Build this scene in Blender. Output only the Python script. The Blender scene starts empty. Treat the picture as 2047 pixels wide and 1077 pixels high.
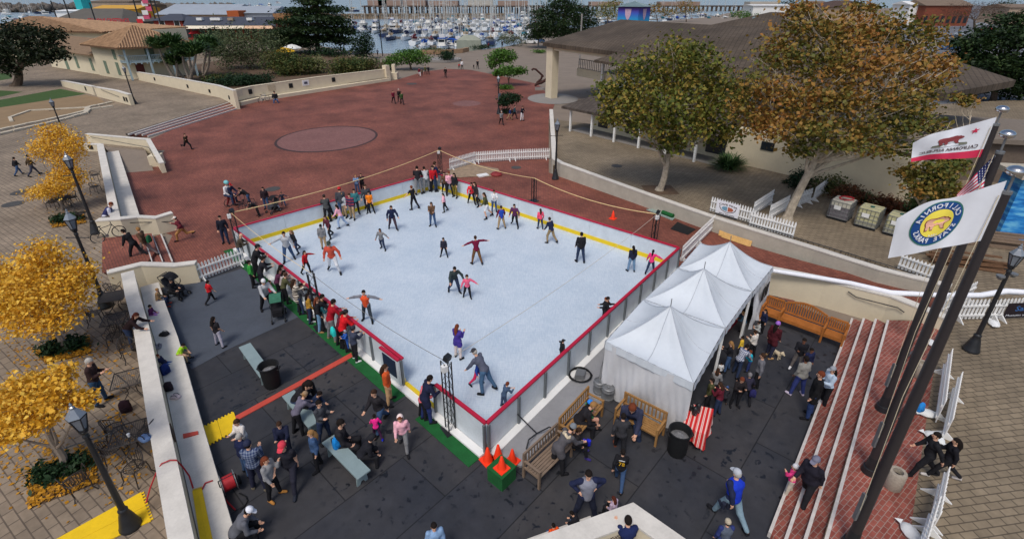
import bpy, bmesh, math, random
import numpy as np
from mathutils import Vector, Matrix, Euler
random.seed(7); RNG = np.random.default_rng(11)
S = bpy.context.scene; C = S.collection
R = math.radians; PI = math.pi
# ---------------------------------------------------------------- camera model
F, CY, CX, H = 1001., 470., 1023.5, 12.0
PT = math.atan(475/1001.)
def ray(px, py):
    x = (px-CX)/F; y = -(py-CY)/F
    return (x, math.cos(PT)+y*math.sin(PT), -math.sin(PT)+y*math.cos(PT))
def g(px, py, z=0.):                      # pixel of the photograph -> point on the level z
    d = ray(px, py); t = (z-H)/d[2]
    return Vector((t*d[0], t*d[1], z))
def proj(x, y, z):
    q = z-H; dep = y*math.cos(PT)-q*math.sin(PT); up = y*math.sin(PT)+q*math.cos(PT)
    return (CX+F*x/dep, CY-F*up/dep)
def zat(x, y, py):                        # height at which a vertical over (x, y) reaches row py
    lo, hi = -5., H+1.2*y
    for _ in range(50):
        m = (lo+hi)/2
        if proj(x, y, m)[1] > py: lo = m
        else: hi = m
    return lo
def gy(px, py, Y):                        # pixel -> point at the distance Y
    d = ray(px, py); t = Y/d[1]
    return Vector((t*d[0], Y, H+t*d[2]))
cam = bpy.data.cameras.new('camera'); co = bpy.data.objects.new('camera', cam); C.objects.link(co)
co.location = (0, 0, H); co.rotation_euler = (PI/2-PT, 0, 0)
cam.sensor_width = 36; cam.lens = 36*F/2047; cam.shift_y = -(538.5-CY)/2047; cam.clip_end = 30000; cam.clip_start = .1
S.camera = co
# ---------------------------------------------------------------- materials
def lin(c):
    return tuple((v/255/12.92 if v <= 10 else ((v/255+.055)/1.055)**2.4) for v in c[:3])
_mats = {}
class NT:
    def __init__(s, name):
        s.m = bpy.data.materials.new(name); s.m.use_nodes = True; s.n = s.m.node_tree; s.n.nodes.clear()
        s.out = s.N('ShaderNodeOutputMaterial'); s.b = s.N('ShaderNodeBsdfPrincipled')
        s.L(s.b.outputs[0], s.out.inputs[0])
    def N(s, t, **k):
        n = s.n.nodes.new(t)
        for a, v in k.items(): setattr(n, a, v)
        return n
    def L(s, a, b): s.n.links.new(a, b)
    def co(s, rot=0, scale=1, world=False):
        if world: src = s.N('ShaderNodeNewGeometry').outputs['Position']
        else: src = s.N('ShaderNodeTexCoord').outputs['Object']
        mp = s.N('ShaderNodeMapping'); mp.inputs['Rotation'].default_value = (0, 0, rot)
        mp.inputs['Scale'].default_value = (scale,)*3 if not isinstance(scale, tuple) else scale
        s.L(src, mp.inputs[0]); return mp.outputs[0]
    def noise(s, vec, scale, detail=4, rough=.55):
        n = s.N('ShaderNodeTexNoise'); n.inputs['Scale'].default_value = scale
        n.inputs['Detail'].default_value = detail; n.inputs['Roughness'].default_value = rough
        s.L(vec, n.inputs['Vector']); return n.outputs['Fac']
    def ramp(s, fac, stops):
        r = s.N('ShaderNodeValToRGB'); e = r.color_ramp.elements
        while len(e) < len(stops): e.new(.5)
        for i, (p, c) in enumerate(stops):
            e[i].position = p; e[i].color = (*c, 1) if len(c) == 3 else c
        s.L(fac, r.inputs[0]); return r.outputs[0]
    def mix(s, fac, a, b, mode='MIX'):
        m = s.N('ShaderNodeMix', data_type='RGBA', blend_type=mode)
        for v, i in ((fac, 0), (a, 6), (b, 7)):
            if isinstance(v, (int, float)): m.inputs[i].default_value = v
            elif isinstance(v, tuple): m.inputs[i].default_value = (*v, 1)
            else: s.L(v, m.inputs[i])
        return m.outputs[2]
    def bump(s, h, strength=.3, dist=.02):
        b = s.N('ShaderNodeBump'); b.inputs['Strength'].default_value = strength; b.inputs['Distance'].default_value = dist
        s.L(h, b.inputs['Height']); s.L(b.outputs[0], s.b.inputs['Normal'])
    def set(s, col=None, rough=.7, metal=0., spec=.4):
        if isinstance(col, tuple): s.b.inputs['Base Color'].default_value = (*col, 1)
        elif col is not None: s.L(col, s.b.inputs['Base Color'])
        s.b.inputs['Roughness'].default_value = rough; s.b.inputs['Metallic'].default_value = metal
        s.b.inputs['Specular IOR Level'].default_value = spec
        return s.m
def mul(c, k): return tuple(min(1, v*k) for v in c)
def M(name, rgb, rough=.7, var=.18, scale=6., bump=0., metal=0., spec=.35, world=False):
    key = name
    if key in _mats: return _mats[key]
    t = NT(name); c = lin(rgb); v = t.co(world=world)
    n = t.noise(v, scale); n2 = t.noise(v, scale*7.3, 3)
    a = t.ramp(n, [(.3, mul(c, 1-var)), (.7, mul(c, 1+var))])
    col = t.mix(.35, a, t.ramp(n2, [(.3, mul(c, 1-var)), (.7, mul(c, 1+var))]))
    if bump: t.bump(n2, bump, .02)
    _mats[key] = t.set(col, rough, metal, spec); return _mats[key]
def cloth(rgb):
    key = 'fabric_%d_%d_%d' % tuple(rgb)
    return M(key, rgb, .9, .22, 9., .25, 0, .15)
def plaid(name, a, b, c=None, s=28.):
    if name in _mats: return _mats[name]
    t = NT(name); v = t.co()
    w1 = t.N('ShaderNodeTexWave', bands_direction='X'); w2 = t.N('ShaderNodeTexWave', bands_direction='Z')
    for w in (w1, w2): w.inputs['Scale'].default_value = s/6.; t.L(v, w.inputs['Vector'])
    x = t.mix(t.ramp(w1.outputs['Fac'], [(.45, (0, 0, 0)), (.55, (1, 1, 1))]), lin(a), lin(b))
    y = t.mix(t.ramp(w2.outputs['Fac'], [(.45, (0, 0, 0)), (.55, (1, 1, 1))]), lin(c or a), lin(b))
    _mats[name] = t.set(t.mix(.5, x, y), .9, 0, .15); return _mats[name]
def stripes(name, a, b, s=5., d='Z'):
    if name in _mats: return _mats[name]
    t = NT(name); w = t.N('ShaderNodeTexWave', bands_direction=d); w.inputs['Scale'].default_value = s; t.L(t.co(), w.inputs['Vector'])
    _mats[name] = t.set(t.mix(t.ramp(w.outputs['Fac'], [(.42, (0, 0, 0)), (.58, (1, 1, 1))]), lin(a), lin(b)), .9, 0, .15); return _mats[name]
def foliage_mat(name, cols, patch=.35, pscale=.8, rough=.6):
    """every leaf has its own colour; whole sprays lean to one end of the range"""
    if name in _mats: return _mats[name]
    t = NT(name); v = t.co()
    geo = t.N('ShaderNodeNewGeometry').outputs['Random Per Island']
    n = t.noise(v, pscale, 2)
    f = t.N('ShaderNodeMix', data_type='FLOAT'); f.inputs[0].default_value = patch
    t.L(geo, f.inputs[2])
    rn = t.N('ShaderNodeMapRange'); rn.inputs[1].default_value = .3; rn.inputs[2].default_value = .7; t.L(n, rn.inputs[0]); t.L(rn.outputs[0], f.inputs[3])
    k = len(cols); col = t.ramp(f.outputs[0], [((i+.5)/k, lin(c)) for i, c in enumerate(cols)])
    t.set(col, rough, 0, .25)
    tr = t.N('ShaderNodeBsdfTranslucent'); t.L(col, tr.inputs[0]); ms = t.N('ShaderNodeMixShader'); ms.inputs[0].default_value = .16
    t.L(t.b.outputs[0], ms.inputs[1]); t.L(tr.outputs[0], ms.inputs[2]); t.L(ms.outputs[0], t.out.inputs[0])
    _mats[name] = t.m; return t.m
def brick_mat(name, c1, c2, mortar, bw, bh, rot=0, ms=.012, rough=.8, off=.5, stain=.25, bump=.3, nscale=.35, flat=.3):
    t = NT(name); v = t.co(rot)
    b = t.N('ShaderNodeTexBrick'); b.offset = off; b.inputs['Scale'].default_value = 1
    b.inputs['Color1'].default_value = (*lin(c1), 1); b.inputs['Color2'].default_value = (*lin(c2), 1); b.inputs['Mortar'].default_value = (*lin(mortar), 1)
    b.inputs['Brick Width'].default_value = bw; b.inputs['Row Height'].default_value = bh; b.inputs['Mortar Size'].default_value = ms
    b.inputs['Bias'].default_value = 0; b.inputs['Mortar Smooth'].default_value = .2; t.L(v, b.inputs['Vector'])
    n = t.noise(v, nscale, 5, .6); n2 = t.noise(v, 5., 4)
    st = t.ramp(n, [(.3, (1-stain,)*3), (.68, (1+stain*.55,)*3)])
    col = t.mix(1., b.outputs['Color'], st, 'MULTIPLY')
    st2 = t.ramp(n2, [(.3, (.86,)*3), (.7, (1.12,)*3)])
    col = t.mix(1., col, st2, 'MULTIPLY')
    if bump: t.bump(b.outputs['Fac'], -bump, .01)
    return t.set(col, rough, 0, .3)
# ---------------------------------------------------------------- mesh helpers
class MB:
    def __init__(s): s.v = []; s.f = []; s.mi = []; s.m = 0
    def add(s, vs, fs):
        k = len(s.v); s.v += [tuple(p) for p in vs]; s.f += [tuple(i+k for i in f) for f in fs]; s.mi += [s.m]*len(fs); return s
    def box(s, c, d, rz=0., rx=0., ry=0.):
        m = Euler((rx, ry, rz)).to_matrix(); c = Vector(c)
        vs = [c+m@Vector((x*d[0]/2, y*d[1]/2, z*d[2]/2)) for x in (-1, 1) for y in (-1, 1) for z in (-1, 1)]
        return s.add(vs, [(0, 1, 3, 2), (4, 6, 7, 5), (0, 4, 5, 1), (2, 3, 7, 6), (0, 2, 6, 4), (1, 5, 7, 3)])
    def beam(s, a, b, w, h, up=(0, 0, 1)):
        """rectangular bar from a to b"""
        a = Vector(a); b = Vector(b); d = (b-a).normalized(); u = Vector(up)
        if abs(d.dot(u)) > .98: u = Vector((0, 1, 0))
        x = d.cross(u).normalized(); u = x.cross(d)
        vs = [p+x*(i*w/2)+u*(j*h/2) for p in (a, b) for i, j in ((-1, -1), (1, -1), (1, 1), (-1, 1))]
        return s.add(vs, [(3, 2, 1, 0), (4, 5, 6, 7), (0, 1, 5, 4), (1, 2, 6, 5), (2, 3, 7, 6), (3, 0, 4, 7)])
    def prism(s, poly, z0, z1):
        """poly: xy outline; z0/z1 numbers or per-vertex lists"""
        n = len(poly); a = z0 if isinstance(z0, (list, tuple)) else [z0]*n; b = z1 if isinstance(z1, (list, tuple)) else [z1]*n
        ar = sum(poly[i][0]*poly[(i+1) % n][1]-poly[(i+1) % n][0]*poly[i][1] for i in range(n))
        if ar < 0: poly = poly[::-1]; a = list(a)[::-1]; b = list(b)[::-1]
        vs = [(p[0], p[1], h) for p, h in zip(poly, a)]+[(p[0], p[1], h) for p, h in zip(poly, b)]
        return s.add(vs, [tuple(range(n))[::-1], tuple(range(n, 2*n))]+[(i, (i+1) % n, (i+1) % n+n, i+n) for i in range(n)])
    def sheet(s, pts):
        n = len(pts)
        ar = sum(pts[i][0]*pts[(i+1) % n][1]-pts[(i+1) % n][0]*pts[i][1] for i in range(n))
        return s.add(pts if ar > 0 else pts[::-1], [tuple(range(n))])
    def quad(s, a, b, c, d): return s.add([a, b, c, d], [(0, 1, 2, 3)])
    def tube(s, pts, r, n=6, cap=True, sy=1.):
        pts = [Vector(p) for p in pts]; rs = r if isinstance(r, (list, tuple)) else [r]*len(pts); vs = []; fs = []
        t0 = (pts[1]-pts[0]).normalized(); u = Vector((0, 0, 1)) if abs(t0.z) < .9 else Vector((1, 0, 0))
        x = t0.cross(u).normalized()
        for i, p in enumerate(pts):
            t = (pts[min(i+1, len(pts)-1)]-pts[max(i-1, 0)]).normalized()
            x = (x-t*x.dot(t)).normalized(); y = t.cross(x)
            for k in range(n):
                a = 2*PI*k/n; vs.append(p+x*(math.cos(a)*rs[i])+y*(math.sin(a)*rs[i]*sy))
        for i in range(len(pts)-1):
            for k in range(n): fs.append((i*n+k, i*n+(k+1) % n, (i+1)*n+(k+1) % n, (i+1)*n+k))
        if cap: fs += [tuple(range(n))[::-1], tuple(range((len(pts)-1)*n, len(pts)*n))]
        return s.add(vs, fs)
    def lathe(s, prof, n=16, c=(0, 0, 0), sq=(1, 1), rot=0.):
        vs = []; fs = []
        for r, z in prof:
            for k in range(n):
                a = 2*PI*k/n+rot; vs.append((c[0]+r*math.cos(a)*sq[0], c[1]+r*math.sin(a)*sq[1], c[2]+z))
        for i in range(len(prof)-1):
            for k in range(n): fs.append((i*n+k, i*n+(k+1) % n, (i+1)*n+(k+1) % n, (i+1)*n+k))
        fs += [tuple(range(n))[::-1], tuple(range((len(prof)-1)*n, len(prof)*n))]
        return s.add(vs, fs)
    def ball(s, c, r, n=10, m=7):
        r = r if isinstance(r, (list, tuple)) else (r, r, r)
        vs = []; fs = []
        for j in range(1, m):
            b = PI*j/m
            for k in range(n): vs.append((c[0]+r[0]*math.sin(b)*math.cos(2*PI*k/n), c[1]+r[1]*math.sin(b)*math.sin(2*PI*k/n), c[2]+r[2]*math.cos(b)))
        t = len(vs); vs += [(c[0], c[1], c[2]+r[2]), (c[0], c[1], c[2]-r[2])]
        for j in range(m-2):
            for k in range(n): fs.append((j*n+k, (j+1)*n+k, (j+1)*n+(k+1) % n, j*n+(k+1) % n))
        for k in range(n): fs += [(t, k, (k+1) % n), (t+1, (m-2)*n+(k+1) % n, (m-2)*n+k)]
        return s.add(vs, fs)
    def mesh(s, name, mats, off=None, smooth=False):
        me = bpy.data.meshes.new(name)
        vs = s.v if off is None else [(a-off[0], b-off[1], c-off[2]) for a, b, c in s.v]
        me.from_pydata(vs, [], s.f)
        for m in (mats if isinstance(mats, (list, tuple)) else [mats]): me.materials.append(m)
        if any(s.mi): me.polygons.foreach_set('material_index', s.mi)
        if smooth:
            me.polygons.foreach_set('use_smooth', [True]*len(s.f)); me.set_sharp_from_angle(angle=R(42))
        me.update(); return me
    def build(s, name, mats, parent=None, world=False, smooth=False, loc=None):
        """local shape; world=True: the shape was made in world coordinates under an unrotated parent"""
        off = tuple(parent.location) if (world and parent) else loc
        o = bpy.data.objects.new(name, s.mesh(name, mats, off, smooth)); C.objects.link(o)
        if parent: o.parent = parent
        elif loc is not None: o.location = loc
        return o
def tag(o, label, cat, group=None, kind=None):
    if kind: o['kind'] = kind
    if label: o['label'] = label
    if cat: o['category'] = cat
    if group: o['group'] = group
    return o
def thing(name, label, cat, loc=(0, 0, 0), rz=0., group=None):
    o = bpy.data.objects.new(name, None); C.objects.link(o); o.location = loc; o.rotation_euler = (0, 0, rz)
    o.empty_display_size = .2
    return tag(o, label, cat, group)
def struct(name, mb, m, smooth=False): return tag(mb.build(name, m, smooth=smooth), None, None, kind='structure')
def dup(root, loc, rz, label=None, group=None, scale=None):
    kids = {}
    for o in list(root.children): kids[o] = list(o.children)
    r = root.copy(); C.objects.link(r); r.location = loc; r.rotation_euler = (0, 0, rz)
    if scale: r.scale = scale if isinstance(scale, tuple) else (scale,)*3
    if label: r['label'] = label
    if group: r['group'] = group
    for ch, gs in kids.items():
        c = ch.copy(); C.objects.link(c); c.parent = r
        for q in gs: d = q.copy(); C.objects.link(d); d.parent = c
    return r
def np_mesh(name, V, Fq, mats):
    """quads from numpy arrays"""
    me = bpy.data.meshes.new(name); n = len(Fq)
    me.vertices.add(len(V)); me.vertices.foreach_set('co', np.asarray(V, np.float32).ravel())
    me.loops.add(n*4); me.loops.foreach_set('vertex_index', np.asarray(Fq, np.int32).ravel())
    me.polygons.add(n); me.polygons.foreach_set('loop_start', np.arange(0, n*4, 4, dtype=np.int32))
    for m in (mats if isinstance(mats, list) else [mats]): me.materials.append(m)
    me.update(calc_edges=True); return me
def leaves(P, size, aspect=.55, up=.3, jit=.35):
    """one diamond per point, turned at random but leaning to the light"""
    n = len(P); a = RNG.normal(size=(n, 3)); a /= np.linalg.norm(a, axis=1)[:, None]
    nn = RNG.normal(size=(n, 3)); nn[:, 2] = np.abs(nn[:, 2])+up; nn /= np.linalg.norm(nn, axis=1)[:, None]
    a -= nn*(a*nn).sum(1)[:, None]; a /= np.linalg.norm(a, axis=1)[:, None]; b = np.cross(nn, a)
    s = (size*(1+jit*RNG.normal(size=n).clip(-2, 2)))[:, None]
    V = np.stack([P-a*s*.5, P+b*s*.5*aspect+nn*s*.08, P+a*s*.5, P-b*s*.5*aspect+nn*s*.08], 1).reshape(-1, 3)
    return V, np.arange(n*4).reshape(-1, 4)
def clump_points(clumps, n, shell=.55):
    """points in ellipsoids (c, r); density by volume, thicker to the outside"""
    w = np.array([c[1][0]*c[1][1]*c[1][2] for c in clumps])**(2/3.); w /= w.sum()
    out = []
    for (c, r), k in zip(clumps, (w*n).astype(int)+1):
        d = RNG.normal(size=(k, 3)); d /= np.linalg.norm(d, axis=1)[:, None]
        rad = (shell+(1-shell)*RNG.random(k))**.6*(1+.22*RNG.normal(size=k))
        out.append(np.array(c)+d*rad[:, None]*np.array(r))
    return np.concatenate(out)
def np_obj(name, V, Fq, mats, parent=None):
    o = bpy.data.objects.new(name, np_mesh(name, V, Fq, mats)); C.objects.link(o)
    if parent: o.parent = parent
    return o
# ================================================================ shapes along lines
def miter(pts, a):
    """polyline moved sideways by a (to its left)"""
    out = []; n = len(pts)
    for i in range(n):
        p = Vector(pts[i][:2]); ds = []
        if i > 0: ds.append((p-Vector(pts[i-1][:2])).normalized())
        if i < n-1: ds.append((Vector(pts[i+1][:2])-p).normalized())
        nn = sum((Vector((-d.y, d.x)) for d in ds), Vector((0, 0))).normalized()
        k = nn.dot(Vector((-ds[0].y, ds[0].x)))
        out.append(p+nn*(a/max(k, .3)))
    return out
def ribbon(mb, pts, a, b, z0, z1):
    """solid strip along a polyline between the side offsets a and b"""
    n = len(pts); A = miter(pts, a); B = miter(pts, b)
    if a < b: A, B = B, A                                  # A = left side
    z0 = z0 if isinstance(z0, (list, tuple)) else [z0]*n; z1 = z1 if isinstance(z1, (list, tuple)) else [z1]*n
    vs = []
    for i in range(n): vs += [(A[i].x, A[i].y, z0[i]), (B[i].x, B[i].y, z0[i]), (B[i].x, B[i].y, z1[i]), (A[i].x, A[i].y, z1[i])]
    fs = [(0, 3, 2, 1)[::-1], tuple(4*(n-1)+k for k in (0, 1, 2, 3))[::-1]]
    for i in range(n-1):
        q = 4*i
        for k in range(4): fs.append((q+k, q+(k+1) % 4, q+4+(k+1) % 4, q+4+k)[::-1])
    return mb.add(vs, [f[::-1] for f in fs])
def gl(l, z=0.): return [g(x, y, z) for x, y in l]
ZL, ZR = .5, .7                                            # left terrace, right terrace
ice_rot = R(51.4)
# ---------------------------------------------------------------- materials of the place
m_brick = brick_mat('red_brick_paving', (120, 68, 57), (142, 84, 68), (98, 64, 54), .23, .115, R(48), .014, .7, stain=.42, nscale=.3)
m_brick_near = brick_mat('red_brick_steps', (128, 66, 56), (150, 84, 72), (150, 128, 118), .22, .11, R(-35), .009, .75, stain=.42, nscale=.8)
m_paver_l = brick_mat('tan_pavers_left', (132, 118, 102), (145, 130, 112), (98, 87, 76), .46, .24, R(33), .017, .85, stain=.26, nscale=.3)
m_paver_r = brick_mat('tan_pavers_right', (127, 114, 95), (140, 126, 105), (88, 78, 66), .38, .19, R(-8), .016, .85, stain=.28, nscale=.3)
m_conc = M('grey_tan_concrete', (128, 116, 104), .85, .14, .35, .1, world=True)
m_wall = M('cream_plaster', (212, 200, 174), .85, .07, 1.3, .08, world=True)
m_wallgrey = M('weathered_grey_plaster', (178, 172, 158), .85, .14, 1.6, .1, world=True)
m_cap = M('weathered_white_cap', (206, 201, 192), .85, .14, 2.2, .1, world=True)
m_white = M('white_paint', (226, 226, 224), .5, .05, 3.)
m_black = M('black_iron', (30, 32, 36), .45, .2, 8., .05, 0, .5)
m_dark = M('black_rubber', (24, 25, 27), .7, .2, 8.)
m_steel = M('galvanised_steel', (128, 130, 132), .5, .15, 4., .05, .5)
m_red = M('red_rail_plastic', (178, 28, 58), .4, .08, 3.)
m_yel = M('yellow_kick_plastic', (228, 196, 30), .5, .08, 3.)
m_soil = M('bark_soil', (92, 74, 58), .95, .3, 3., .3, world=True)
m_lawn = M('green_lawn', (58, 82, 38), .95, .25, 2., .3, world=True)
m_turf = M('green_turf_carpet', (22, 88, 42), .95, .2, 4., .2, world=True)
m_yrubber = M('yellow_rubber_mat', (232, 192, 24), .7, .1, 3., .2, world=True)
m_redstrip = M('coral_ramp_strip', (190, 74, 60), .7, .1, 2., .1, world=True)
def water_mat():
    t = NT('harbour_water'); v = t.co(world=True)
    n = t.noise(v, .35, 6, .6); n2 = t.noise(v, .012, 3)
    col = t.ramp(n2, [(.3, lin((116, 136, 154))), (.7, lin((142, 160, 174)))])
    t.bump(n, .35, .3); return t.set(col, .22, 0, .5)
def pit_mat():
    """black rubber sheets: seams, scuffs, damp spots round the skate exit"""
    t = NT('black_rubber_floor'); v = t.co(R(-48)); 
    b = t.N('ShaderNodeTexBrick'); b.offset = .5; b.inputs['Scale'].default_value = 1
    b.inputs['Brick Width'].default_value = 3.7; b.inputs['Row Height'].default_value = 1.85; b.inputs['Mortar Size'].default_value = .018; b.inputs['Mortar Smooth'].default_value = .3
    b.inputs['Color1'].default_value = (*lin((52, 54, 60)), 1); b.inputs['Color2'].default_value = (*lin((62, 61, 62)), 1); b.inputs['Mortar'].default_value = (*lin((30, 31, 34)), 1)
    t.L(v, b.inputs['Vector'])
    n = t.noise(v, .45, 5, .6)
    col = t.mix(1., b.outputs['Color'], t.ramp(n, [(.32, (.68, .72, .80)), (.68, (1.2, 1.13, 1.07))]), 'MULTIPLY')
    n3 = t.noise(v, 2.3, 5, .62); col = t.mix(1., col, t.ramp(n3, [(.3, (.82,)*3), (.7, (1.15,)*3)]), 'MULTIPLY')
    spots = t.ramp(t.noise(v, 4.2, 3, .55), [(.60, (0, 0, 0)), (.64, (1, 1, 1))])
    area = t.ramp(t.noise(v, .28, 2), [(.42, (0, 0, 0)), (.55, (1, 1, 1))])
    wet = t.mix(1., spots, area, 'MULTIPLY')
    col = t.mix(wet, col, lin((30, 32, 37)))
    t.set(col, .7, 0, .35)
    r = t.ramp(wet, [(0, (.72,)*3), (1, (.3,)*3)]); t.L(r, t.b.inputs['Roughness'])
    t.bump(b.outputs['Fac'], -.4, .01); return t.m
def ice_mat():
    t = NT('skated_ice'); v = t.co(world=True)
    n = t.noise(v, .55, 8, .7); n2 = t.noise(t.co(R(30), (3, 22, 1), True), 1., 5, .7); n3 = t.noise(t.co(R(-40), (22, 3, 1), True), 1., 5, .7)
    c = t.ramp(n, [(.3, lin((166, 186, 205))), (.5, lin((198, 211, 223))), (.7, lin((220, 229, 238)))])
    c = t.mix(.5, c, t.ramp(n2, [(.42, (.40, .48, .57)), (.6, (.58, .65, .72))]))
    c = t.mix(.38, c, t.ramp(n3, [(.40, (.36, .46, .57)), (.62, (.62, .68, .74))]))
    t.bump(n2, .12, .01); t.set(c, .42, 0, .4)
    t.L(t.ramp(n, [(.3, (.30,)*3), (.7, (.6,)*3)]), t.b.inputs['Roughness']); return t.m
m_pit = pit_mat(); m_ice = ice_mat()
# ================================================================ ground and water
mb = MB(); mb.sheet([(-9000, 60, -2.2), (9000, 60, -2.2), (9000, 14000, -2.2), (-9000, 14000, -2.2)]); struct('water', mb, water_mat())
land = [(-4000, -60), (4000, -60)] + [tuple(g(*p)[:2]) for p in [(3200, 17), (1500, 17), (1420, 34), (1230, 52), (1100, 60), (1060, 84), (1000, 95), (935, 103), (860, 108), (760, 107), (690, 101), (640, 92), (575, 46), (540, 30), (430, 26), (330, 34), (250, 40), (150, 56), (-200, 62)]] + [(-4000, 330)]
mb = MB(); mb.prism(land, -3.5, -.03); struct('ground', mb, m_conc)
mb = MB(); mb.sheet(gl([(391, 640), (300, 560), (345, 470), (230, 436), (205, 300), (300, 338), (330, 300), (250, 300), (470, 205), (778, 163), (800, 158), (850, 143), (895, 138), (940, 140), (1000, 152), (1075, 168), (1110, 205), (1097, 240), (1097, 345), (1265, 405), (1500, 490), (1620, 535), (1570, 640), (1200, 800), (975, 980)])); struct('brick_plaza', mb, m_brick)
pit_poly = gl([(318, 560), (391, 562), (500, 518), (985, 925), (1215, 700), (1365, 542), (1530, 582), (1700, 655), (1690, 700), (1538, 1070)], .008)+[Vector((5.6, 3.5, .008)), Vector((-5, 3.5, .008))]+gl([(449, 1050), (385, 800)], .008)
mb = MB(); mb.sheet(pit_poly); struct('pit_floor', mb, m_pit)
m_carpet = M('blue_grey_carpet', (74, 80, 90), .95, .14, 1.2, .25, world=True)
mb = MB(); mb.sheet(gl([(326, 575), (391, 566), (482, 537), (520, 552), (613, 626), (452, 700), (383, 738), (345, 672)], .02)); mb.build('m', m_carpet).name = 'carpet_mat'; tag(bpy.data.objects['carpet_mat'], 'blue grey carpet laid in the upper left corner of the pit', 'carpet')
# left terrace and garden block
tl = gl([(352, 1110), (255, 573), (207, 546), (207, 478), (196, 446), (232, 436), (206, 292), (292, 301), (250, 268), (456, 203), (474, 203), (512, 194), (640, 174), (778, 155), (775, 122), (600, 92), (470, 80), (330, 88), (130, 92), (-700, 98)], ZL)+[Vector((-60, 2, ZL)), Vector((-6.5, 2, ZL))]
mb = MB(); mb.prism([p[:2] for p in tl], -.5, ZL); struct('left_terrace', mb, m_paver_l)
mb = MB(); mb.sheet(gl([(480, 196), (770, 152), (775, 128), (690, 112), (600, 105), (470, 100), (440, 120), (285, 152), (400, 172)], ZL+.006)); struct('garden_soil', mb, m_soil)
# right terrace block
tr = gl([(1098, 238), (1106, 332), (1116, 326), (1275, 384), (1415, 429), (1585, 474), (1700, 506), (1900, 578), (1906, 640), (1773, 639), (1646, 1077)], ZR)+[Vector((6.8, 3, ZR)), Vector((60, 3, ZR)), Vector((140, 60, ZR)), Vector((60, 62, ZR)), Vector((8.5, 49, ZR))]
mb = MB(); mb.prism([p[:2] for p in tr], -.5, ZR); struct('right_terrace', mb, m_paver_r)
mb = MB(); mb.sheet(gl([(1774, 640), (1882, 642), (1852, 837), (1816, 1090), (1644, 1090)], ZR+.006)); struct('brick_landing', mb, m_brick_near)
mb = MB(); mb.sheet([g(1548, 538, .005), g(1480, 485, .005), g(1600, 520, .2), g(1750, 560, .45), g(1885, 592, ZR+.01), g(1900, 640, ZR+.01), g(1770, 592, .42), g(1650, 565, .2)]); struct('brick_ramp', mb, m_brick)
mb = MB(); mb.sheet([g(209, 293, ZL+.005), g(291, 301, ZL+.005), g(307, 341, .006), g(246, 346, .006)]); struct('ramp', mb, m_conc)
mb = MB(); mb.prism([p.xy for p in gl([(204, 476), (303, 466), (312, 500), (296, 522), (204, 546)], ZL+.006)], -.2, ZL+.006); struct('brick_stair_landing', mb, m_brick)
m_lotgrey = M('car_park_asphalt', (104, 106, 112), .9, .14, .05, 0, world=True)
mb = MB(); mb.sheet([Vector((p.x, p.y, .0)) for p in gl([(1500, 130), (1850, 40), (1900, 12), (2700, 12), (2700, 60), (2300, 250), (1800, 260)])]); struct('car_park', mb, m_lotgrey)
m_slab = M('pale_concrete_slab', (136, 132, 128), .8, .1, .6, .05, world=True)
mb = MB()
c = g(1105, 197, .01); mb.add([(c.x+3.3*math.cos(a*PI/16), c.y+3.9*math.sin(a*PI/16), .012) for a in range(32)], [tuple(range(32))]); struct('concrete_apron', mb, m_slab)
# round emblem in the brick
m_ring = M('dark_ring_brick', (62, 46, 46), .85, .1, 2., world=True); m_disc = brick_mat('pale_circle_brick', (126, 86, 82), (138, 98, 93), (102, 72, 68), .23, .115, R(10), .014, .8, stain=.12)
c = (g(557, 277)+g(752, 277))/2; c = (g(655, 253)+g(655, 304)).xy/2; rx = (g(752, 277)-g(557, 277)).length/2*1.0
def disc(z, rx, ry, n=48): return [(c.x+rx*math.cos(2*PI*k/n), c.y+ry*math.sin(2*PI*k/n), z) for k in range(n)]
ry = (g(655, 252).y-g(655, 305).y)/2
mb = MB(); mb.add(disc(.004, rx, ry), [tuple(range(48))]); struct('plaza_circle_ring', mb, m_ring)
mb = MB(); mb.add(disc(.008, rx-.22, ry-.3), [tuple(range(48))]); struct('plaza_circle', mb, m_disc)
c = g(933, 207).xy; mb = MB(); mb.add(disc(.005, 1.75, 1.9), [tuple(range(48))]); struct('pale_patch', mb, m_disc)
# left lawn, dirt, kerb stones
mb = MB(); mb.sheet(gl([(-300, 238), (0, 200), (120, 178), (172, 188), (60, 206), (-300, 260)], ZL+.008)); mb.sheet(gl([(-300, 180), (0, 161), (24, 157), (20, 146), (-300, 160)], ZL+.008)); mb.sheet(gl([(-300, 205), (0, 181), (46, 184), (0, 194), (-300, 215)], ZL+.008)); struct('lawn', mb, m_lawn)
m_dirt = M('tan_decomposed_granite', (136, 114, 86), .95, .12, .8, .1, world=True)
mb = MB(); mb.sheet(gl([(-300, 262), (0, 212), (172, 190), (195, 195), (212, 206), (112, 243), (0, 262), (-300, 320)], ZL+.005)); struct('dirt_path', mb, m_dirt)
m_stone = M('pale_kerb_stone', (188, 178, 160), .9, .22, 2., .3, world=True)
mb = MB()
for off in (0, 8):
    pts = gl([(-120, 292+off), (0, 262+off), (112, 238+off*.8), (172, 224+off*.5), (178, 216+off*.6), (226, 206+off)], ZL)
    for a, b in zip(pts[:-1], pts[1:]):
        L = (b-a).length; k = max(1, int(L/.9)); d = (b-a)/k
        for i in range(k):
            p = a+d*(i+.5); mb.box((p.x, p.y, ZL+.08), (d.length*.93, .38+.08*random.random(), .2+.06*random.random()), math.atan2(d.y, d.x)+random.uniform(-.06, .06))
tag(mb.build('stone_edging', m_stone), 'two low rows of rough pale stones edging the dirt path at far left', 'stone edging')
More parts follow.
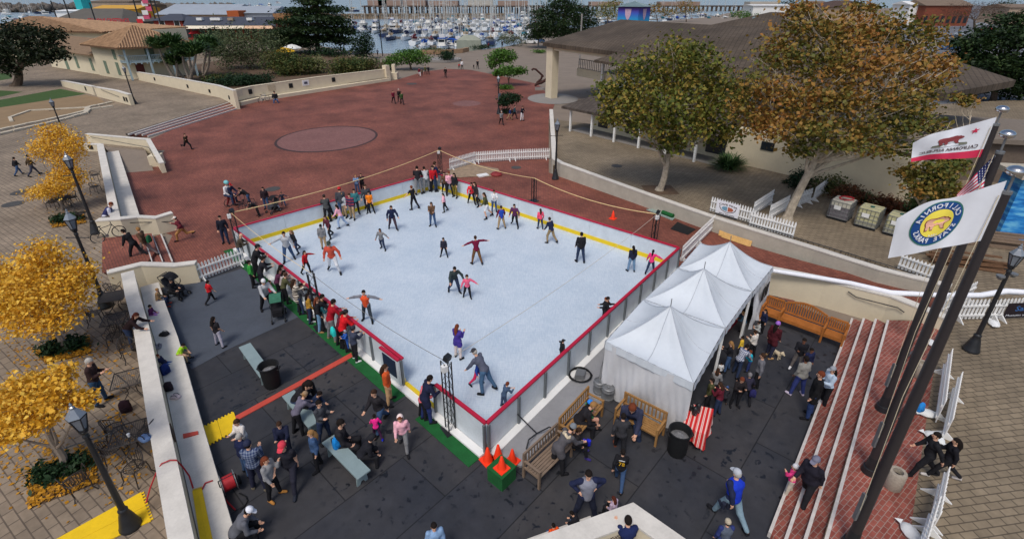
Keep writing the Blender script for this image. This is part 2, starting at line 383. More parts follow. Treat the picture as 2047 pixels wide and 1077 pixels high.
mb = MB(); ribbon(mb, gl([(24, 244), (20, 236), (60, 222), (172, 216), (176, 226)], ZL), -.15, .15, ZL, ZL+.12); tag(mb.build('kerb', m_stone), 'thin pale kerb round the paved plot beside the dirt path', 'kerb')
# ================================================================ steps
def stair(name, label, lines, z0, dz, m_tread, m_nose, w=.3, nose=.075):
    """lines: nosings, lowest first, each a pair of pixels on its own height"""
    T = thing(name, label, 'steps', g(*lines[0][0], z0)); mt = MB(); mn = MB()
    E_ = []
    for i, l in enumerate(lines): z = z0+dz*(i+1); E_.append([g(*p, z) for p in l])
    for i, (a, b) in enumerate(E_):
        z = z0+dz*(i+1); top_ = i+1 == len(E_)
        a2, b2 = (a+(a-E_[i-1][0])*.35, b+(b-E_[i-1][1])*.35) if top_ else E_[i+1]
        d = ((a2-a)+(b2-b)).xy.normalized()*nose; up = Vector((0, 0, z))
        A, B, A2, B2 = a.xy, b.xy, a2.xy, b2.xy; ins = [A+d, B+d]
        mn.prism([A, B, ins[1], ins[0]], z-dz-.02, z+(.012 if top_ else .006))
        if not top_: mt.prism([ins[0], ins[1], B2+d*.5, A2+d*.5], -.3, z)
    mt.build('brick_tread', m_tread, T, True); mn.build('nosing', m_nose, T, True)
    return T
m_nose = M('speckled_white_nosing', (196, 190, 184), .8, .2, 6., .1, world=True)
stair('entrance_steps', 'red brick steps with white nosings climbing from the dark pit to the flagpoles', [((1702, 635), (1536, 1062)), ((1725, 635), (1567, 1077)), ((1749, 636), (1605, 1080)), ((1773, 639), (1646, 1083))], 0, ZR/4, m_brick_near, m_nose)
stair('plaza_steps', 'long low flight of pale edged brick steps below the far left terrace', [((476, 216), (296, 272)), ((471, 212), (285, 269)), ((466, 208), (272, 268)), ((460, 204), (258, 268))], 0, ZL/4, m_brick, m_nose, nose=.16)
stair('short_steps', 'short brick stair with three pale nosings beside the leaning bicycle', [((323, 467), (346, 522)), ((305, 468), (326, 522)), ((290, 476), (305, 522))], 0, ZL/3, m_brick, m_nose)
# ================================================================ walls
def lamp_plate(mb, p, d, w=.3, h=.3):
    mb.box((p.x, p.y, p.z), (w, .05, h), math.atan2(d.y, d.x))
def wall(name, label, pts, a, b, z0, z1, m, cap=None, ledge=None, mcap=m_cap, holes=(), rail=None):
    """pts world polyline; ledge=(offset a, offset b, z top)"""
    T = thing(name, label, 'wall', (pts[0].x, pts[0].y, 0)); mb = MB(); ribbon(mb, pts, a, b, z0, [z-(.06 if cap else 0) for z in z1] if isinstance(z1, list) else z1-(.06 if cap else 0)); mb.build('wall_body', m, T, True)
    if cap:
        mb = MB(); s = .02 if a > b else -.02; ribbon(mb, pts, a+s, b-s, [z-.06 for z in z1] if isinstance(z1, list) else z1-.06, z1); mb.build('coping', mcap, T, True)
    if ledge:
        mb = MB(); ribbon(mb, pts, ledge[0], ledge[1], z0, ledge[2]); mb.build('ledge', mcap, T, True)
    return T
def on_line(pts, t, off, z):
    L = [(q-p).xy.length for p, q in zip(pts[:-1], pts[1:])]; s = t*sum(L)
    for (p, q), l in zip(zip(pts[:-1], pts[1:]), L):
        if s <= l or (q is pts[-1]):
            d = (q-p).xy.normalized(); r = p.xy+d*s; n = Vector((-d.y, d.x)); return Vector((r.x+n.x*off, r.y+n.y*off, z)), d
        s -= l
# W7 pit wall with bench ledge (left)
p7 = [g(266, 540, 1.3), g(276, 583, 1.3), g(296, 650, 1.3), g(328, 810, 1.3), g(386, 1077, 1.3)]
d7 = (p7[-1]-p7[-2]).normalized(); p7.append(p7[-1]+d7*4)
W7 = wall('pit_wall', 'long pale wall with a bench ledge between the cafe tables and the pit', p7, -.42, 0, -.1, 1.3, m_wall, True, (0.02, .72, .44))
mb = MB()
q, d = on_line(p7, .575, .01, .95); mb.box(q, (.5, .06, .3), math.atan2(d.y, d.x)); mb.build('vent_box', M('rusty_vent', (84, 70, 60), .8), W7, True)
# front return of W7
p7b = [g(213, 540, 1.25), g(283, 523, 1.25), g(351, 525, 1.0), g(393, 520, 1.0)]
wall('stair_wall', 'pale wall on the pit side of the short brick stair', p7b, 0, -.34, 0, [1.25, 1.25, 1.0, 1.0], m_wall, True)
p6 = [g(190, 441, 1.3), g(240, 438, 1.3), g(274, 434, 1.15), g(310, 436, 1.0), g(346, 427, 1.0)]
W6 = wall('stair_wall', 'pale wall with black handrail behind the leaning bicycle', p6, 0, .36, 0, [1.3, 1.3, 1.15, 1.0, 1.05], m_wall, True)
def handrail(T, pts, r=.022, drop=.08):
    mb = MB(); mb.tube(pts, r, 6)
    mb.build('handrail', m_black, T, True, True)
q = [on_line(p6, t, -.09, z) for t, z in ((.42, .98), (.48, .92), (.93, .62), (.98, .66))]; handrail(W6, [a[0] for a in q])
# W5 with bench ledge
p5 = [g(206, 288, 1.15), g(240, 436, 1.15)]
wall('bench_wall', 'pale wall with wide bench ledge facing the brick plaza, by the iron chairs', p5, 0, -.4, 0, 1.15, m_wall, True, (.02, .85, .45))
p4 = [g(170, 269, 1.2), g(292, 280, 1.2), g(318, 326, .8)]
W4 = wall('ramp_wall', 'cream wall with handrail along the sloping ramp', p4, 0, .3, 0, [1.25, 1.25, .8], m_wall, True)
mb = MB(); q = g(316, 330, 0); mb.box((q.x, q.y, .42), (.8, .9, .84), R(15)); mb.build('end_block', m_wall, W4, True)
q = [on_line(p4, t, -.08, z) for t, z in ((.05, 1.05), (.66, 1.02), (.95, .7))]; handrail(W4, [a[0] for a in q])
p4b = [g(166, 288, 1.1), g(200, 289, 1.1)]
W4b = wall('low_wall', 'stub of cream wall with a dark square light at the ramp top', p4b, 0, .3, 0, 1.1, m_wall, True)
mb = MB(); q, d = on_line(p4b, .4, -.02, .85); mb.box(q, (.36, .06, .3), math.atan2(d.y, d.x)); mb.build('wall_light', m_dark, W4b, True)
# W1 long mural wall
b1 = gl([(278, 163), (358, 181), (441, 199), (473, 214)], ZL*.6); z1 = [zat(b1[0].x, b1[0].y, 144), zat(b1[1].x, b1[1].y, 156), zat(b1[2].x, b1[2].y, 171), zat(b1[3].x, b1[3].y, 181)]
W1 = wall('garden_wall', 'cream stepped wall below the palms, climbing to the old adobe house', b1, 0, .35, 0, z1, m_wall, True)
mb = MB()
for t, dz in ((.2, .7), (.53, .65), (.72, .6), (.93, .6)):
    q, d = on_line(b1, t, -.02, ZL+dz); mb.box(q, (.42, .06, .42), math.atan2(d.y, d.x))
mb.build('wall_light', m_dark, W1, True)
b2 = gl([(474, 211), (512, 202), (640, 182), (776, 161)]); z2 = [zat(b2[0].x, b2[0].y, 180), zat(b2[1].x, b2[1].y, 172), zat(b2[2].x, b2[2].y, 154), zat(b2[3].x, b2[3].y, 138)]
W2 = wall('mural_wall', 'long cream wall with small square plaques and a seat ledge behind the brick plaza', b2, 0, .4, 0, z2, m_wall, True, (-.02, -.7, .42), mcap=m_wall)
mb = MB()
for t in (.1, .33, .60): q, d = on_line(b2, t, -.02, 1.25); mb.box(q, (.55, .06, .6), math.atan2(d.y, d.x))
mb.build('wall_light', m_dark, W2, True)
for t, w, mm in ((.42, 1., M('white_plaque', (224, 224, 226), .5)), (.22, 1., M('tan_plaque', (186, 172, 146), .7)), (.03, 1., M('faint_plaque', (200, 190, 168), .7))):
    mb = MB(); q, d = on_line(b2, t, -.02, 1.35); mb.box(q, (w, .06, .72), math.atan2(d.y, d.x)); pl = mb.build('plaque', mm, W2, True)
    if t == .42:
        mb = MB(); q, d = on_line(b2, t, -.06, 1.35); mb.box(q, (.5, .03, .3), math.atan2(d.y, d.x)); o = mb.build('plaque_panel', M('plaque_dark', (70, 74, 92), .5), None); o.parent = pl; o.location = (-W2.location.x, -W2.location.y, 0)
mb = MB(); q, d = on_line(b2, .995, .1, 0); mb.box((q.x, q.y, 1.15), (.75, .9, 2.3), math.atan2(d.y, d.x)); mb.build('end_pillar', m_wall, W2, True)
T = thing('gate_pillar', 'cream pillar on the far side of the garden gap at the end of the mural wall', 'pillar', g(790, 158)); mb = MB(); mb.prism([(-.5, -.8), (.5, -.8), (.5, .8), (-.5, .8)], 0, 1.0); mb.box((-.1, .1, 1.6), (.5, .8, 1.3)); mb.build('pillar_body', m_wall, T)
# far left low walls by the lawn
for nm, lab, ps, tops in (('lawn_wall', 'short cream wall with one dark light at the end of the lawn', [(125, 173), (190, 191)], [161, 173]), ('lawn_wall', 'stepped cream wall with bench and two dark lights beside the street lamp', [(194, 193), (236, 204), (262, 211)], [174, 181, 189])):
    b = gl(ps, ZL); T = wall(nm, lab, b, 0, .4, ZL, [zat(p.x, p.y, t) for p, t in zip(b, tops)], m_wall, True)
    mb = MB()
    for t in ((.78,) if len(ps) == 2 else (.86, .93)): q, d = on_line(b, t, -.02, ZL+.6); mb.box(q, (.4, .06, .5), math.atan2(d.y, d.x))
    mb.build('wall_light', m_dark, T, True)
    if len(ps) == 3: q = [on_line(b, t, -.1, ZL+z)[0] for t, z in ((.25, 1.1), (.75, .75))]; handrail(T, q)
# W9 right retaining wall
p9 = gl([(1098, 239), (1103, 345), (1118, 353), (1265, 405), (1400, 455), (1500, 489), (1620, 530)], 0)+[g(1750, 566, .4), g(1890, 598, ZR)]
z9 = [1.1, 1.1, 1.05, .88, .86, .86, .9, 1.1, 1.3]
W9 = wall('retaining_wall', 'long grey retaining wall between the brick strip and the right hand terrace', p9, 0, .34, -.1, z9, m_wallgrey, True)
q = [on_line(p9, t, .17, z)[0] for t, z in ((.74, 1.0), (.8, 1.05), (.9, 1.2), (.97, 1.32))]; handrail(W9, q, .02)
# W10 pit wall behind the carved benches
p10 = [g(1538, 538, 1.25), g(1650, 560, 1.25), g(1780, 594, 1.25), g(1905, 642, 1.25)]
W10 = wall('pit_wall', 'cream pit wall with black handrail behind the carved wooden benches', p10, 0, .34, -.1, [1.25, 1.25, 1.3, 1.25], m_wall, True)
q = [on_line(p10, t, -.08, z)[0] for t, z in ((.47, 1.05), (.52, .9), (.74, .98), (.78, .9))]; handrail(W10, q)
mb = MB(); pts = [g(1545, 541, 1.35), g(1640, 556, 1.35), g(1700, 566, 1.36), g(1780, 585, 1.36), g(1880, 590, 1.45), g(1960, 590, 1.55), g(2010, 582, 1.6), g(2080, 586, 1.6)]; mb.tube(pts, [.09, .1, .1, .11, .1, .11, .12, .1], 10); tag(mb.build('fabric_roll', M('white_fabric_tube', (228, 230, 236), .7, .08, 2., .3), None, smooth=True), 'white rolled tarpaulin lying along the pit wall towards the right fence', 'tarpaulin')
# W8 corner wall at the bottom
p8 = [g(1040, 1086, 1.4), g(1266, 1005, 1.4), g(1385, 1088, 1.4)]
wall('corner_wall', 'pale pointed corner wall at the bottom edge of the view', p8, 0, -.42, -.1, 1.4, m_wall, True)
mb = MB(); mb.prism([(p8[0].x+.5, 4.2), (p8[1].x, p8[1].y-.5), (p8[2].x-.4, 4.2)], -.1, .45); struct('cafe_terrace', mb, m_paver_l)
mb = MB(); q, d = on_line(p8, .40, .26, .44); mb.prism([(q.x-1.3, q.y-.62), (q.x+.4, q.y), (q.x+.25, q.y+.5), (q.x-1.5, q.y-.15)], 0, .45); tag(mb.build('seat_ledge', m_cap), 'pale seat ledge outside the pointed corner wall', 'ledge')
# ================================================================ rink
def ipt(px, py): return g(px, py, 1.2)
cF, cR, cB, cL = ipt(972, 843), ipt(1357, 494), ipt(868, 345), ipt(467, 455)
ctr = (cF+cR+cB+cL)/4
mb = MB(); mb.prism([p.xy for p in (cF, cR, cB, cL)], -.05, .1); struct('ice_surface', mb, m_ice)
m_panel = M('white_rink_panel', (202, 210, 216), .45, .12, 2.2); m_post = M('grey_rink_post', (108, 114, 118), .5, .1, 3., 0, .3)
def barrier(label, A, B, spans, posts, gate=None):
    """A->B with the ice on the left; spans = parts of the length that carry panels"""
    T = thing('rink_barrier', label, 'rink barrier', (A.x, A.y, 0)); d = (B-A).xy; L = d.length; d.normalize(); n = Vector((-d.y, d.x))
    at = lambda t, o, z: Vector((A.x+d.x*t*L+n.x*o, A.y+d.y*t*L+n.y*o, z))
    for a, b in spans:
        k = max(1, round((b-a)*L/2.4))
        for i in range(k):
            s, e = a+(b-a)*i/k, a+(b-a)*(i+1)/k; g_ = .006/L; mp = MB()
            P = [at(s+g_, -.05, 0), at(e-g_, -.05, 0), at(e-g_, 0, 0), at(s+g_, 0, 0)]; mp.prism([p.xy for p in P], .1, 1.14); mp.build('panel', m_panel, T, True)
        mk = MB(); P = [at(a, 0, 0), at(b, 0, 0), at(b, .02, 0), at(a, .02, 0)]; mk.prism([p.xy for p in P], .1, .32); mk.build('kick_strip', m_yel, T, True)
        mr = MB(); P = [at(a, -.075, 0), at(b, -.075, 0), at(b, .04, 0), at(a, .04, 0)]; mr.prism([p.xy for p in P], 1.14, 1.2); mr.build('top_rail', m_red, T, True)
    mq = MB(); mq.box((0, 0, .57), (.075, .07, 1.14)); pm = mq.mesh('post', m_post); ang = math.atan2(d.y, d.x)
    for a, b in spans:
        k = max(1, round((b-a)*L/posts))
        for i in range(k+1):
            o = bpy.data.objects.new('post', pm); C.objects.link(o); o.parent = T; q = at(a+(b-a)*i/k, -.087, 0); o.location = (q.x-T.location.x, q.y-T.location.y, 0); o.rotation_euler = (0, 0, ang)
    mb = MB(); P = [at(0, -.3, 0), at(1, -.3, 0), at(1, -.052, 0), at(0, -.052, 0)]; mb.prism([p.xy for p in P], 0, .09); mb.build('base_skirt', m_white, T, True)
    return T, at
Lg = lambda q: (q-cL).xy.length/(cF-cL).xy.length
t0, t1 = Lg(ipt(803, 716)), Lg(ipt(868, 768))
BL, atL = barrier('left rink barrier with red rail and an open gateway, lined with spectators', cL, cF, [(0, t0), (t1, 1)], 1.85)
barrier('right front rink barrier with grey posts beside the white tents', cF, cR, [(0, 1)], 1.35)
barrier('far right rink barrier with white panels and yellow kick strip, below the retaining wall', cR, cB, [(0, 1)], 2.4)
barrier('far left rink barrier with white panels and yellow kick strip, facing the plaza circle', cB, cL, [(0, 1)], 2.4)
mb = MB(); P = [atL(t0, -.05, 0), atL(t1, -.05, 0), atL(t1, .06, 0), atL(t0, .06, 0)]; mb.prism([p.xy for p in P], 0, .16); mb.build('threshold', m_yel, BL, True)
# gate door swung open along the boards
T = thing('rink_gate', 'red topped rink gate with a dark panel, swung open against the left barrier', 'gate', atL(t0, -.16, 0)); A_ = atL(t0+.0, -.17, 0); B_ = atL(t0-.055, -.2, 0)
mb = MB(); mb.beam(A_+Vector((0, 0, .65)), B_+Vector((0, 0, .65)), .06, 1.0); mb.build('gate_panel', m_panel, T, True)
mb = MB(); mb.beam(A_+Vector((0, 0, 1.19)), B_+Vector((0, 0, 1.19)), .11, .06); mb.build('gate_rail', m_red, T, True)
nn = (B_-A_).cross(Vector((0, 0, 1))).normalized(); s_ = -1 if nn.y > 0 else 1
mb = MB(); mb.beam(A_+(B_-A_)*.15+nn*.04*s_+Vector((0, 0, .72)), A_+(B_-A_)*.85+nn*.04*s_+Vector((0, 0, .72)), .02, .7); mb.build('notice_panel', M('dark_blue_notice', (32, 40, 66), .5), T, True)
# green turf strips outside the left barrier
for lab, a, b in (('green turf strip under the spectators along the left rink barrier', -.01, t0+.02), ('short green turf strip between the gateway and the traffic cones', t1-.015, 1.0)):
    mb = MB(); P = [atL(a, -.30, 0), atL(b, -.30, 0), atL(b, -.72, 0), atL(a, -.70, 0)]; mb.prism([p.xy for p in P], .0, .03); tag(mb.build('turf_strip', m_turf), lab, 'turf strip')
mb = MB(); mb.prism([g(*p).xy for p in ((470, 833), (702, 706), (705, 714), (474, 841))], .0, .035); tag(mb.build('ramp_strip', m_redstrip), 'coral red cover strip crossing the black floor to the green turf', 'floor strip')
mb = MB(); mb.prism([g(*p, .44).xy for p in ((366, 868), (396, 862), (397, 868), (367, 876))], .44, .47); tag(mb.build('ramp_strip', m_redstrip), 'short dark red strip across the bench ledge', 'floor strip')
# grey steel deck beside the right front barrier
mb = MB(); mb.prism([p.xy for p in gl([(968, 905), (1228, 672), (1262, 720), (1216, 800), (1120, 850), (1042, 935)])], 0, .07)
m_deck = M('diamond_plate_deck', (150, 150, 152), .55, .12, 1.2, .4, .2, world=True); tag(mb.build('steel_deck', m_deck), 'grey steel deck between the rink barrier and the wooden benches', 'deck')
# yellow mats
def mat_tiles(lab, corners, z, n, zt=.03):
    a, b, c_, d_ = [g(*p, z) for p in corners]; T = thing('rubber_mat', lab, 'mat', (a.x, a.y, z))
    for i in range(n):
        s, e = i/n+.004, (i+1)/n-.004; mb = MB(); P = [a.lerp(b, s), a.lerp(b, e), d_.lerp(c_, e), d_.lerp(c_, s)]
        mb.prism([p.xy for p in P], z+.004, z+zt)
        for side in ((P[0], P[1]), (P[3], P[2])):
            for k in range(5):
                q = side[0].lerp(side[1], (k+.5)/5); dd = (side[1]-side[0]); mb.box((q.x, q.y, z+zt/2), (dd.length*.09, .12, zt*.8), math.atan2(dd.y, dd.x))
        mb.build('mat_tile', m_yrubber, T, True)
mat_tiles('yellow interlocking mats on the pit floor at the end of the coral strip', [(400, 858), (468, 824), (478, 856), (409, 893)], .01, 2)
mat_tiles('yellow mats lying on the bench ledge by the red hose', [(385, 982), (404, 976), (428, 1090), (402, 1090)], .44, 2)
mat_tiles('large yellow mats spread on the cafe pavers at bottom left', [(282, 984), (302, 1042), (130, 1120), (100, 1085)], ZL, 2)
# ================================================================ text and curved marks
def text_mesh(s, size, m, name='lettering', bold=0.):
    """letters as (verts, faces) centred on the origin in the xy plane"""
    cu = bpy.data.curves.new('t', 'FONT'); cu.body = s; cu.size = size; cu.align_x = 'CENTER'; cu.align_y = 'CENTER'; cu.resolution_u = 2; cu.offset = bold
    o = bpy.data.objects.new('t', cu); me = bpy.data.meshes.new_from_object(o)
    v = [tuple(p.co) for p in me.vertices]; f = [tuple(p.vertices) for p in me.polygons]
    bpy.data.objects.remove(o); bpy.data.meshes.remove(me); bpy.data.curves.remove(cu)
    return v, f
def put_text(mb, s, size, fn, bold=0.):
    v, f = text_mesh(s, size, None, bold=bold); mb.add([fn(x, y) for x, y, z in v], f)
# ================================================================ street lamps
m_glass = M('smoky_lamp_glass', (120, 128, 138), .12, .1, 3., 0, 0, .8)
m_bulb = M('frosted_bulb', (214, 214, 208), .4)
def make_lamp(bar=True):
    r = thing('street_lamp', 'lamp', 'street lamp', (0, 0, 0))
    mb = MB(); mb.lathe([(.26, 0), (.27, .06), (.25, .1), (.2, .3), (.15, .5), (.11, .62), (.12, .66), (.12, .7), (.085, .74)], 12); mb.build('base', m_black, r, smooth=True)
    mb = MB(); mb.lathe([(.082, .74), (.07, 2.0), (.056, 3.3), (.075, 3.32), (.075, 3.38), (.05, 3.42), (.10, 3.5), (.10, 3.53), (.06, 3.56)], 12); mb.build('pole', m_black, r, smooth=True)
    if bar:
        mb = MB(); mb.tube([(-.42, 0, 3.2), (.42, 0, 3.2)], .018); mb.ball((-.42, 0, 3.2), .03); mb.ball((.42, 0, 3.2), .03); mb.build('ladder_bar', m_black, r)
    gl_ = MB(); gl_.lathe([(.10, 3.60), (.19, 3.98)], 6); gl_.build('lantern_glass', m_glass, r)
    fr = MB()
    for k in range(6):
        a = PI/3*k; fr.tube([(.105*math.cos(a), .105*math.sin(a), 3.58), (.2*math.cos(a), .2*math.sin(a), 4.0)], .014, 4)
    fr.lathe([(.12, 3.56), (.12, 3.60)], 6); fr.lathe([(.215, 3.98), (.215, 4.01)], 6); fr.build('lantern_frame', m_black, r)
    rf = MB(); rf.lathe([(.21, 4.01), (.10, 4.17), (.06, 4.22), (.06, 4.27), (.02, 4.3), (.035, 4.34), (.01, 4.4)], 6); rf.build('lantern_roof', m_glass, r)
    return r
lamp0 = make_lamp()
LAMPS = [((262, 1052), 805, ZL, 'nearest street lamp, beside the large yellow mats at bottom left', 30), ((212, 613), 418, ZL, 'street lamp rising between two yellow trees, by the upper cafe table', 0), ((193, 466), 303, ZL, 'street lamp with its foot behind the leaning bicycle', 20), ((270, 208), 130, ZL, 'street lamp in front of the white adobe house', 10), ((134, 284), 196, ZL, 'street lamp half hidden by the farthest yellow tree', 40), ((1110, 358), 237, 0, 'street lamp standing against the corner of the grey retaining wall', 10), ((997, 228), 150, 0, 'street lamp with small signs beside the plaza shrubs', 60), ((1940, 700), 487, ZR, 'street lamp with round floodlights on the right hand plaza', 15)]
for i, (b, ty, z, lab, rz) in enumerate(LAMPS):
    p = g(*b, z); s = (zat(p.x, p.y, ty)-z)/4.4
    if i == 0: lamp0.location = p; lamp0.rotation_euler.z = R(rz); lamp0.scale = (s,)*3; lamp0['label'] = lab; lamp0['group'] = 'black lantern street lamps'; L_ = lamp0
    else: L_ = dup(lamp0, p, R(rz), lab, scale=s)
    if i == 6:
        mb = MB(); mb.box((.05, -.12, 2.0), (.5, .04, .7)); mb.build('sign_plate', M('grey_sign_plate', (120, 126, 134), .5), L_)
    if i == 7:
        for sx in (-.3, .3): mb = MB(); mb.lathe([(.05, -.1), (.13, 0), (.13, .05)], 10, (sx, 0, 3.18)); mb.build('floodlight', m_steel, L_)
# ================================================================ flagpoles and flags
m_pole = M('dark_bronze_pole', (46, 42, 44), .45, .12, 2., .05, 0, .5); m_ball = M('silver_ball', (205, 205, 205), .12, .03, 2., 0, 1.)
POLES = []
for (b, top, lab) in (((1763, 818), (2006, 213), 'rear flagpole, flying the flag with the red stripe'), ((1737, 942), (2017, 262), 'middle flagpole, with the drooping starred flag'), ((1698, 1090), (2035, 334), 'front flagpole, flying the white flag with the round emblem')):
    p = g(*b, ZR); zt = zat(p.x, p.y, top[1]); tp = gy(top[0], top[1], p.y); tp = g(top[0], top[1], zt)
    T = thing('flagpole', lab, 'flagpole', p, 0, 'dark flagpoles'); ax = (tp-p)
    mb = MB(); mb.tube([(0, 0, 0), ax*.02, ax*.021, ax*.06], [.2, .17, .14, .115], 14); mb.build('base_collar', m_black, T, smooth=True)
    mb = MB(); mb.tube([ax*.04, ax*.5, ax*.955], [.112, .095, .062], 14); mb.build('pole', m_pole, T, smooth=True)
    mb = MB(); mb.tube([ax*.955, ax*.985], .02); mb.lathe([(.07, 0), (.07, .05)], 10, ax*.952); mb.build('truck', m_steel, T)
    mb = MB(); mb.ball(ax*.993, (.13, .13, .085), 14, 10); mb.build('finial_ball', m_ball, T, smooth=True)
    mb = MB(); mb.tube([ax*.95+Vector((-.12, -.02, 0)), ax*.5+Vector((-.3, -.05, 0)), ax*.14+Vector((-.14, -.03, 0))], .008, 4); mb.build('halyard', M('pale_rope', (196, 184, 158), .9), T)
    mb = MB(); mb.beam(ax*.10+Vector((-.14, .02, 0)), ax*.19+Vector((-.14, .02, 0)), .05, .09); mb.build('cleat_box', m_steel, T)
    POLES.append((p, ax))
def crom(P, t):
    n = len(P)-1; x = min(max(t, 0), 1)*n; i = min(int(x), n-1); f = x-i
    p0, p1, p2, p3 = P[max(i-1, 0)], P[i], P[i+1], P[min(i+2, n)]
    return tuple(.5*((2*b)+(-a+c)*f+(2*a-5*b+4*c-d)*f*f+(-a+3*b-3*c+d)*f**3) for a, b, c, d in zip(p0, p1, p2, p3))
def flag_fn(pole, top, bot, k, amp, ph=0., off=0.):
    """(u, v) on the cloth -> point; u from the hoist, v down; the cloth hangs in an upright plane through the pole and ripples"""
    p, ax = pole
    def fn(u, v, lift=0.):
        a = crom(top, u); b = crom(bot, u); px, py = a[0]+(b[0]-a[0])*v, a[1]+(b[1]-a[1])*v
        d = ray(px, py); q = p+ax*.9; nx, ny = k, 1.                              # plane k*x + y = c
        t = (k*q.x+q.y)/(k*d[0]+d[1])
        w = amp*math.sin(u*9+v*2.2+ph)*min(1, u*2.5)+amp*.5*math.sin(u*17-v*3+ph*2)*min(1, u*2)
        t *= 1-(w+lift)/8.
        return Vector((t*d[0], t*d[1], H+t*d[2]))
    return fn
def flag_cloth(fn, n=40, m=20):
    vs = [fn(i/n, j/m) for i in range(n+1) for j in range(m+1)]
    return vs, [(i*(m+1)+j, (i+1)*(m+1)+j, (i+1)*(m+1)+j+1, i*(m+1)+j+1) for i in range(n) for j in range(m)]
m_flagw = M('white_flag_nylon', (224, 228, 236), .7, .05, 1.5); m_flagr = M('crimson_flag_nylon', (206, 48, 84), .7, .06, 2.); m_navy = M('navy_flag_nylon', (30, 40, 92), .7, .08, 2.)
m_emb = M('emblem_blue', (24, 74, 140), .7, .05, 3.); m_emby = M('emblem_yellow', (238, 220, 84), .7, .05, 3.); m_bearp = M('pinkish_bear', (224, 172, 148), .7, .05, 3.); m_bearb = M('dark_red_bear', (128, 48, 52), .7, .1, 3.); m_sea = M('emblem_green_rim', (60, 120, 110), .7)
BEAR = [(-.50, .10), (-.46, .02), (-.36, -.02), (-.30, -.06), (-.30, -.2), (-.34, -.33), (-.24, -.33), (-.17, -.22), (-.13, -.10), (0, -.10), (.08, -.14), (.10, -.33), (.2, -.33), (.2, -.2), (.25, -.12), (.29, -.33), (.4, -.33), (.4, -.1), (.44, .06), (.4, .2), (.26, .26), (.08, .25), (-.08, .28), (-.2, .3), (-.3, .24), (-.36, .25), (-.38, .2), (-.44, .17)]
def poly_on(mb, pts, fn, lift):
    from mathutils.geometry import tessellate_polygon
    tri = tessellate_polygon([[Vector((x, y, 0)) for x, y in pts]])
    mb.add([fn(x, y, lift) for x, y in pts], [tuple(t) for t in tri])
def bear_at(cx, cy, sx, sy): return [(cx+x*sx, cy-y*sy) for x, y in BEAR]
# -- white flag with round emblem
fp = flag_fn(POLES[2], [(2013, 361), (1962, 377), (1910, 394), (1852, 405), (1793, 437)], [(1966, 480), (1915, 490), (1868, 498), (1822, 508), (1775, 516)], .12, .035)
T = thing('flag', 'white flag with a round blue and yellow bear emblem on the front pole', 'flag', fp(0, .5), 0, None)
mb = MB(); mb.add(*flag_cloth(fp)); mb.build('cloth', m_flagw, T, True, smooth=True)
ec = (.585, .47); eu, ev = .235, .40
def ering(r0, r1, lift, mb, n=56, seg=4):
    vs = []; fs = []
    for j in range(seg+1):
        r = r0+(r1-r0)*j/seg
        for k in range(n): a = 2*PI*k/n; vs.append(fp(ec[0]+eu*r*math.cos(a), ec[1]+ev*r*math.sin(a), lift))
    for j in range(seg):
        for k in range(n): fs.append((j*n+k, (j+1)*n+k, (j+1)*n+(k+1) % n, j*n+(k+1) % n))
    mb.add(vs, fs)
mb = MB(); ering(.02, 1.06, .008, mb); mb.build('emblem_rim', m_sea, T, True)
mb = MB(); ering(.03, 1.0, .014, mb); mb.build('emblem_ring', m_emb, T, True)
mb = MB(); ering(.04, .66, .02, mb); mb.build('emblem_disc', m_emby, T, True)
mb = MB(); poly_on(mb, bear_at(ec[0], ec[1], eu*1.14, ev*.98), fp, .026); mb.build('bear_outline', m_bearb, T, True)
mb = MB(); poly_on(mb, bear_at(ec[0]+.002, ec[1], eu*1.03, ev*.86), fp, .032); mb.build('bear', m_bearp, T, True)
mb = MB()
def arc_text(s, a0, a1, flip):
    for i, ch in enumerate(s):
        if ch == ' ': continue
        a = a0+(a1-a0)*(i+.5)/len(s)
        def fn(x, y, a=a):
            if not flip: r = .83+y; b = a+x/.83
            else: r = .83-y; b = a-x/.83
            return fp(ec[0]+eu*r*math.sin(b), ec[1]-ev*r*math.cos(b), .03)
        put_text(mb, ch, .3, fn, .008)
arc_text('CALIFORNIA', R(-78), R(78), False); arc_text('STATE PARKS', R(258), R(102), True)
def f1864(x, y): return fp(ec[0]+x*eu, ec[1]+.235-y*ev*.9, .03)
put_text(mb, '1864', .2, f1864); mb.build('lettering', m_flagw, T, True)
# -- flag with red stripe
fc = flag_fn(POLES[0], [(1993, 234), (1950, 246), (1905, 258), (1860, 269), (1825, 286)], [(1961, 314), (1927, 317), (1893, 318), (1858, 319), (1821, 324)], .1, .03, 1.)
T = thing('flag', 'white flag with red star, bear and broad crimson stripe on the rear pole', 'flag', fc(0, .5))
vs, fs = flag_cloth(fc, 40, 20); mb = MB(); mb.add(vs, [f for i, f in enumerate(fs) if i % 20 < 16]); mb.build('cloth', m_flagw, T, True, smooth=True)
mb = MB(); mb.add(vs, [f for i, f in enumerate(fs) if i % 20 >= 16]); mb.build('stripe', m_flagr, T, True, smooth=True)
mb = MB(); poly_on(mb, [(.22+(.055 if k % 2 == 0 else .022)*math.sin(k*PI/5), .24-(.085 if k % 2 == 0 else .034)*math.cos(k*PI/5)) for k in range(10)], fc, .01); mb.build('star', m_flagr, T, True)
mb = MB(); poly_on(mb, bear_at(.5, .38, .34, .40), fc, .012); mb.build('bear', M('red_brown_bear', (136, 62, 66), .7), T, True)
mb = MB(); poly_on(mb, [(.28, .52), (.5, .47), (.72, .5), (.74, .56), (.5, .58), (.27, .58)], fc, .008); mb.build('grass_patch', M('grey_green_patch', (120, 122, 108), .7), T, True)
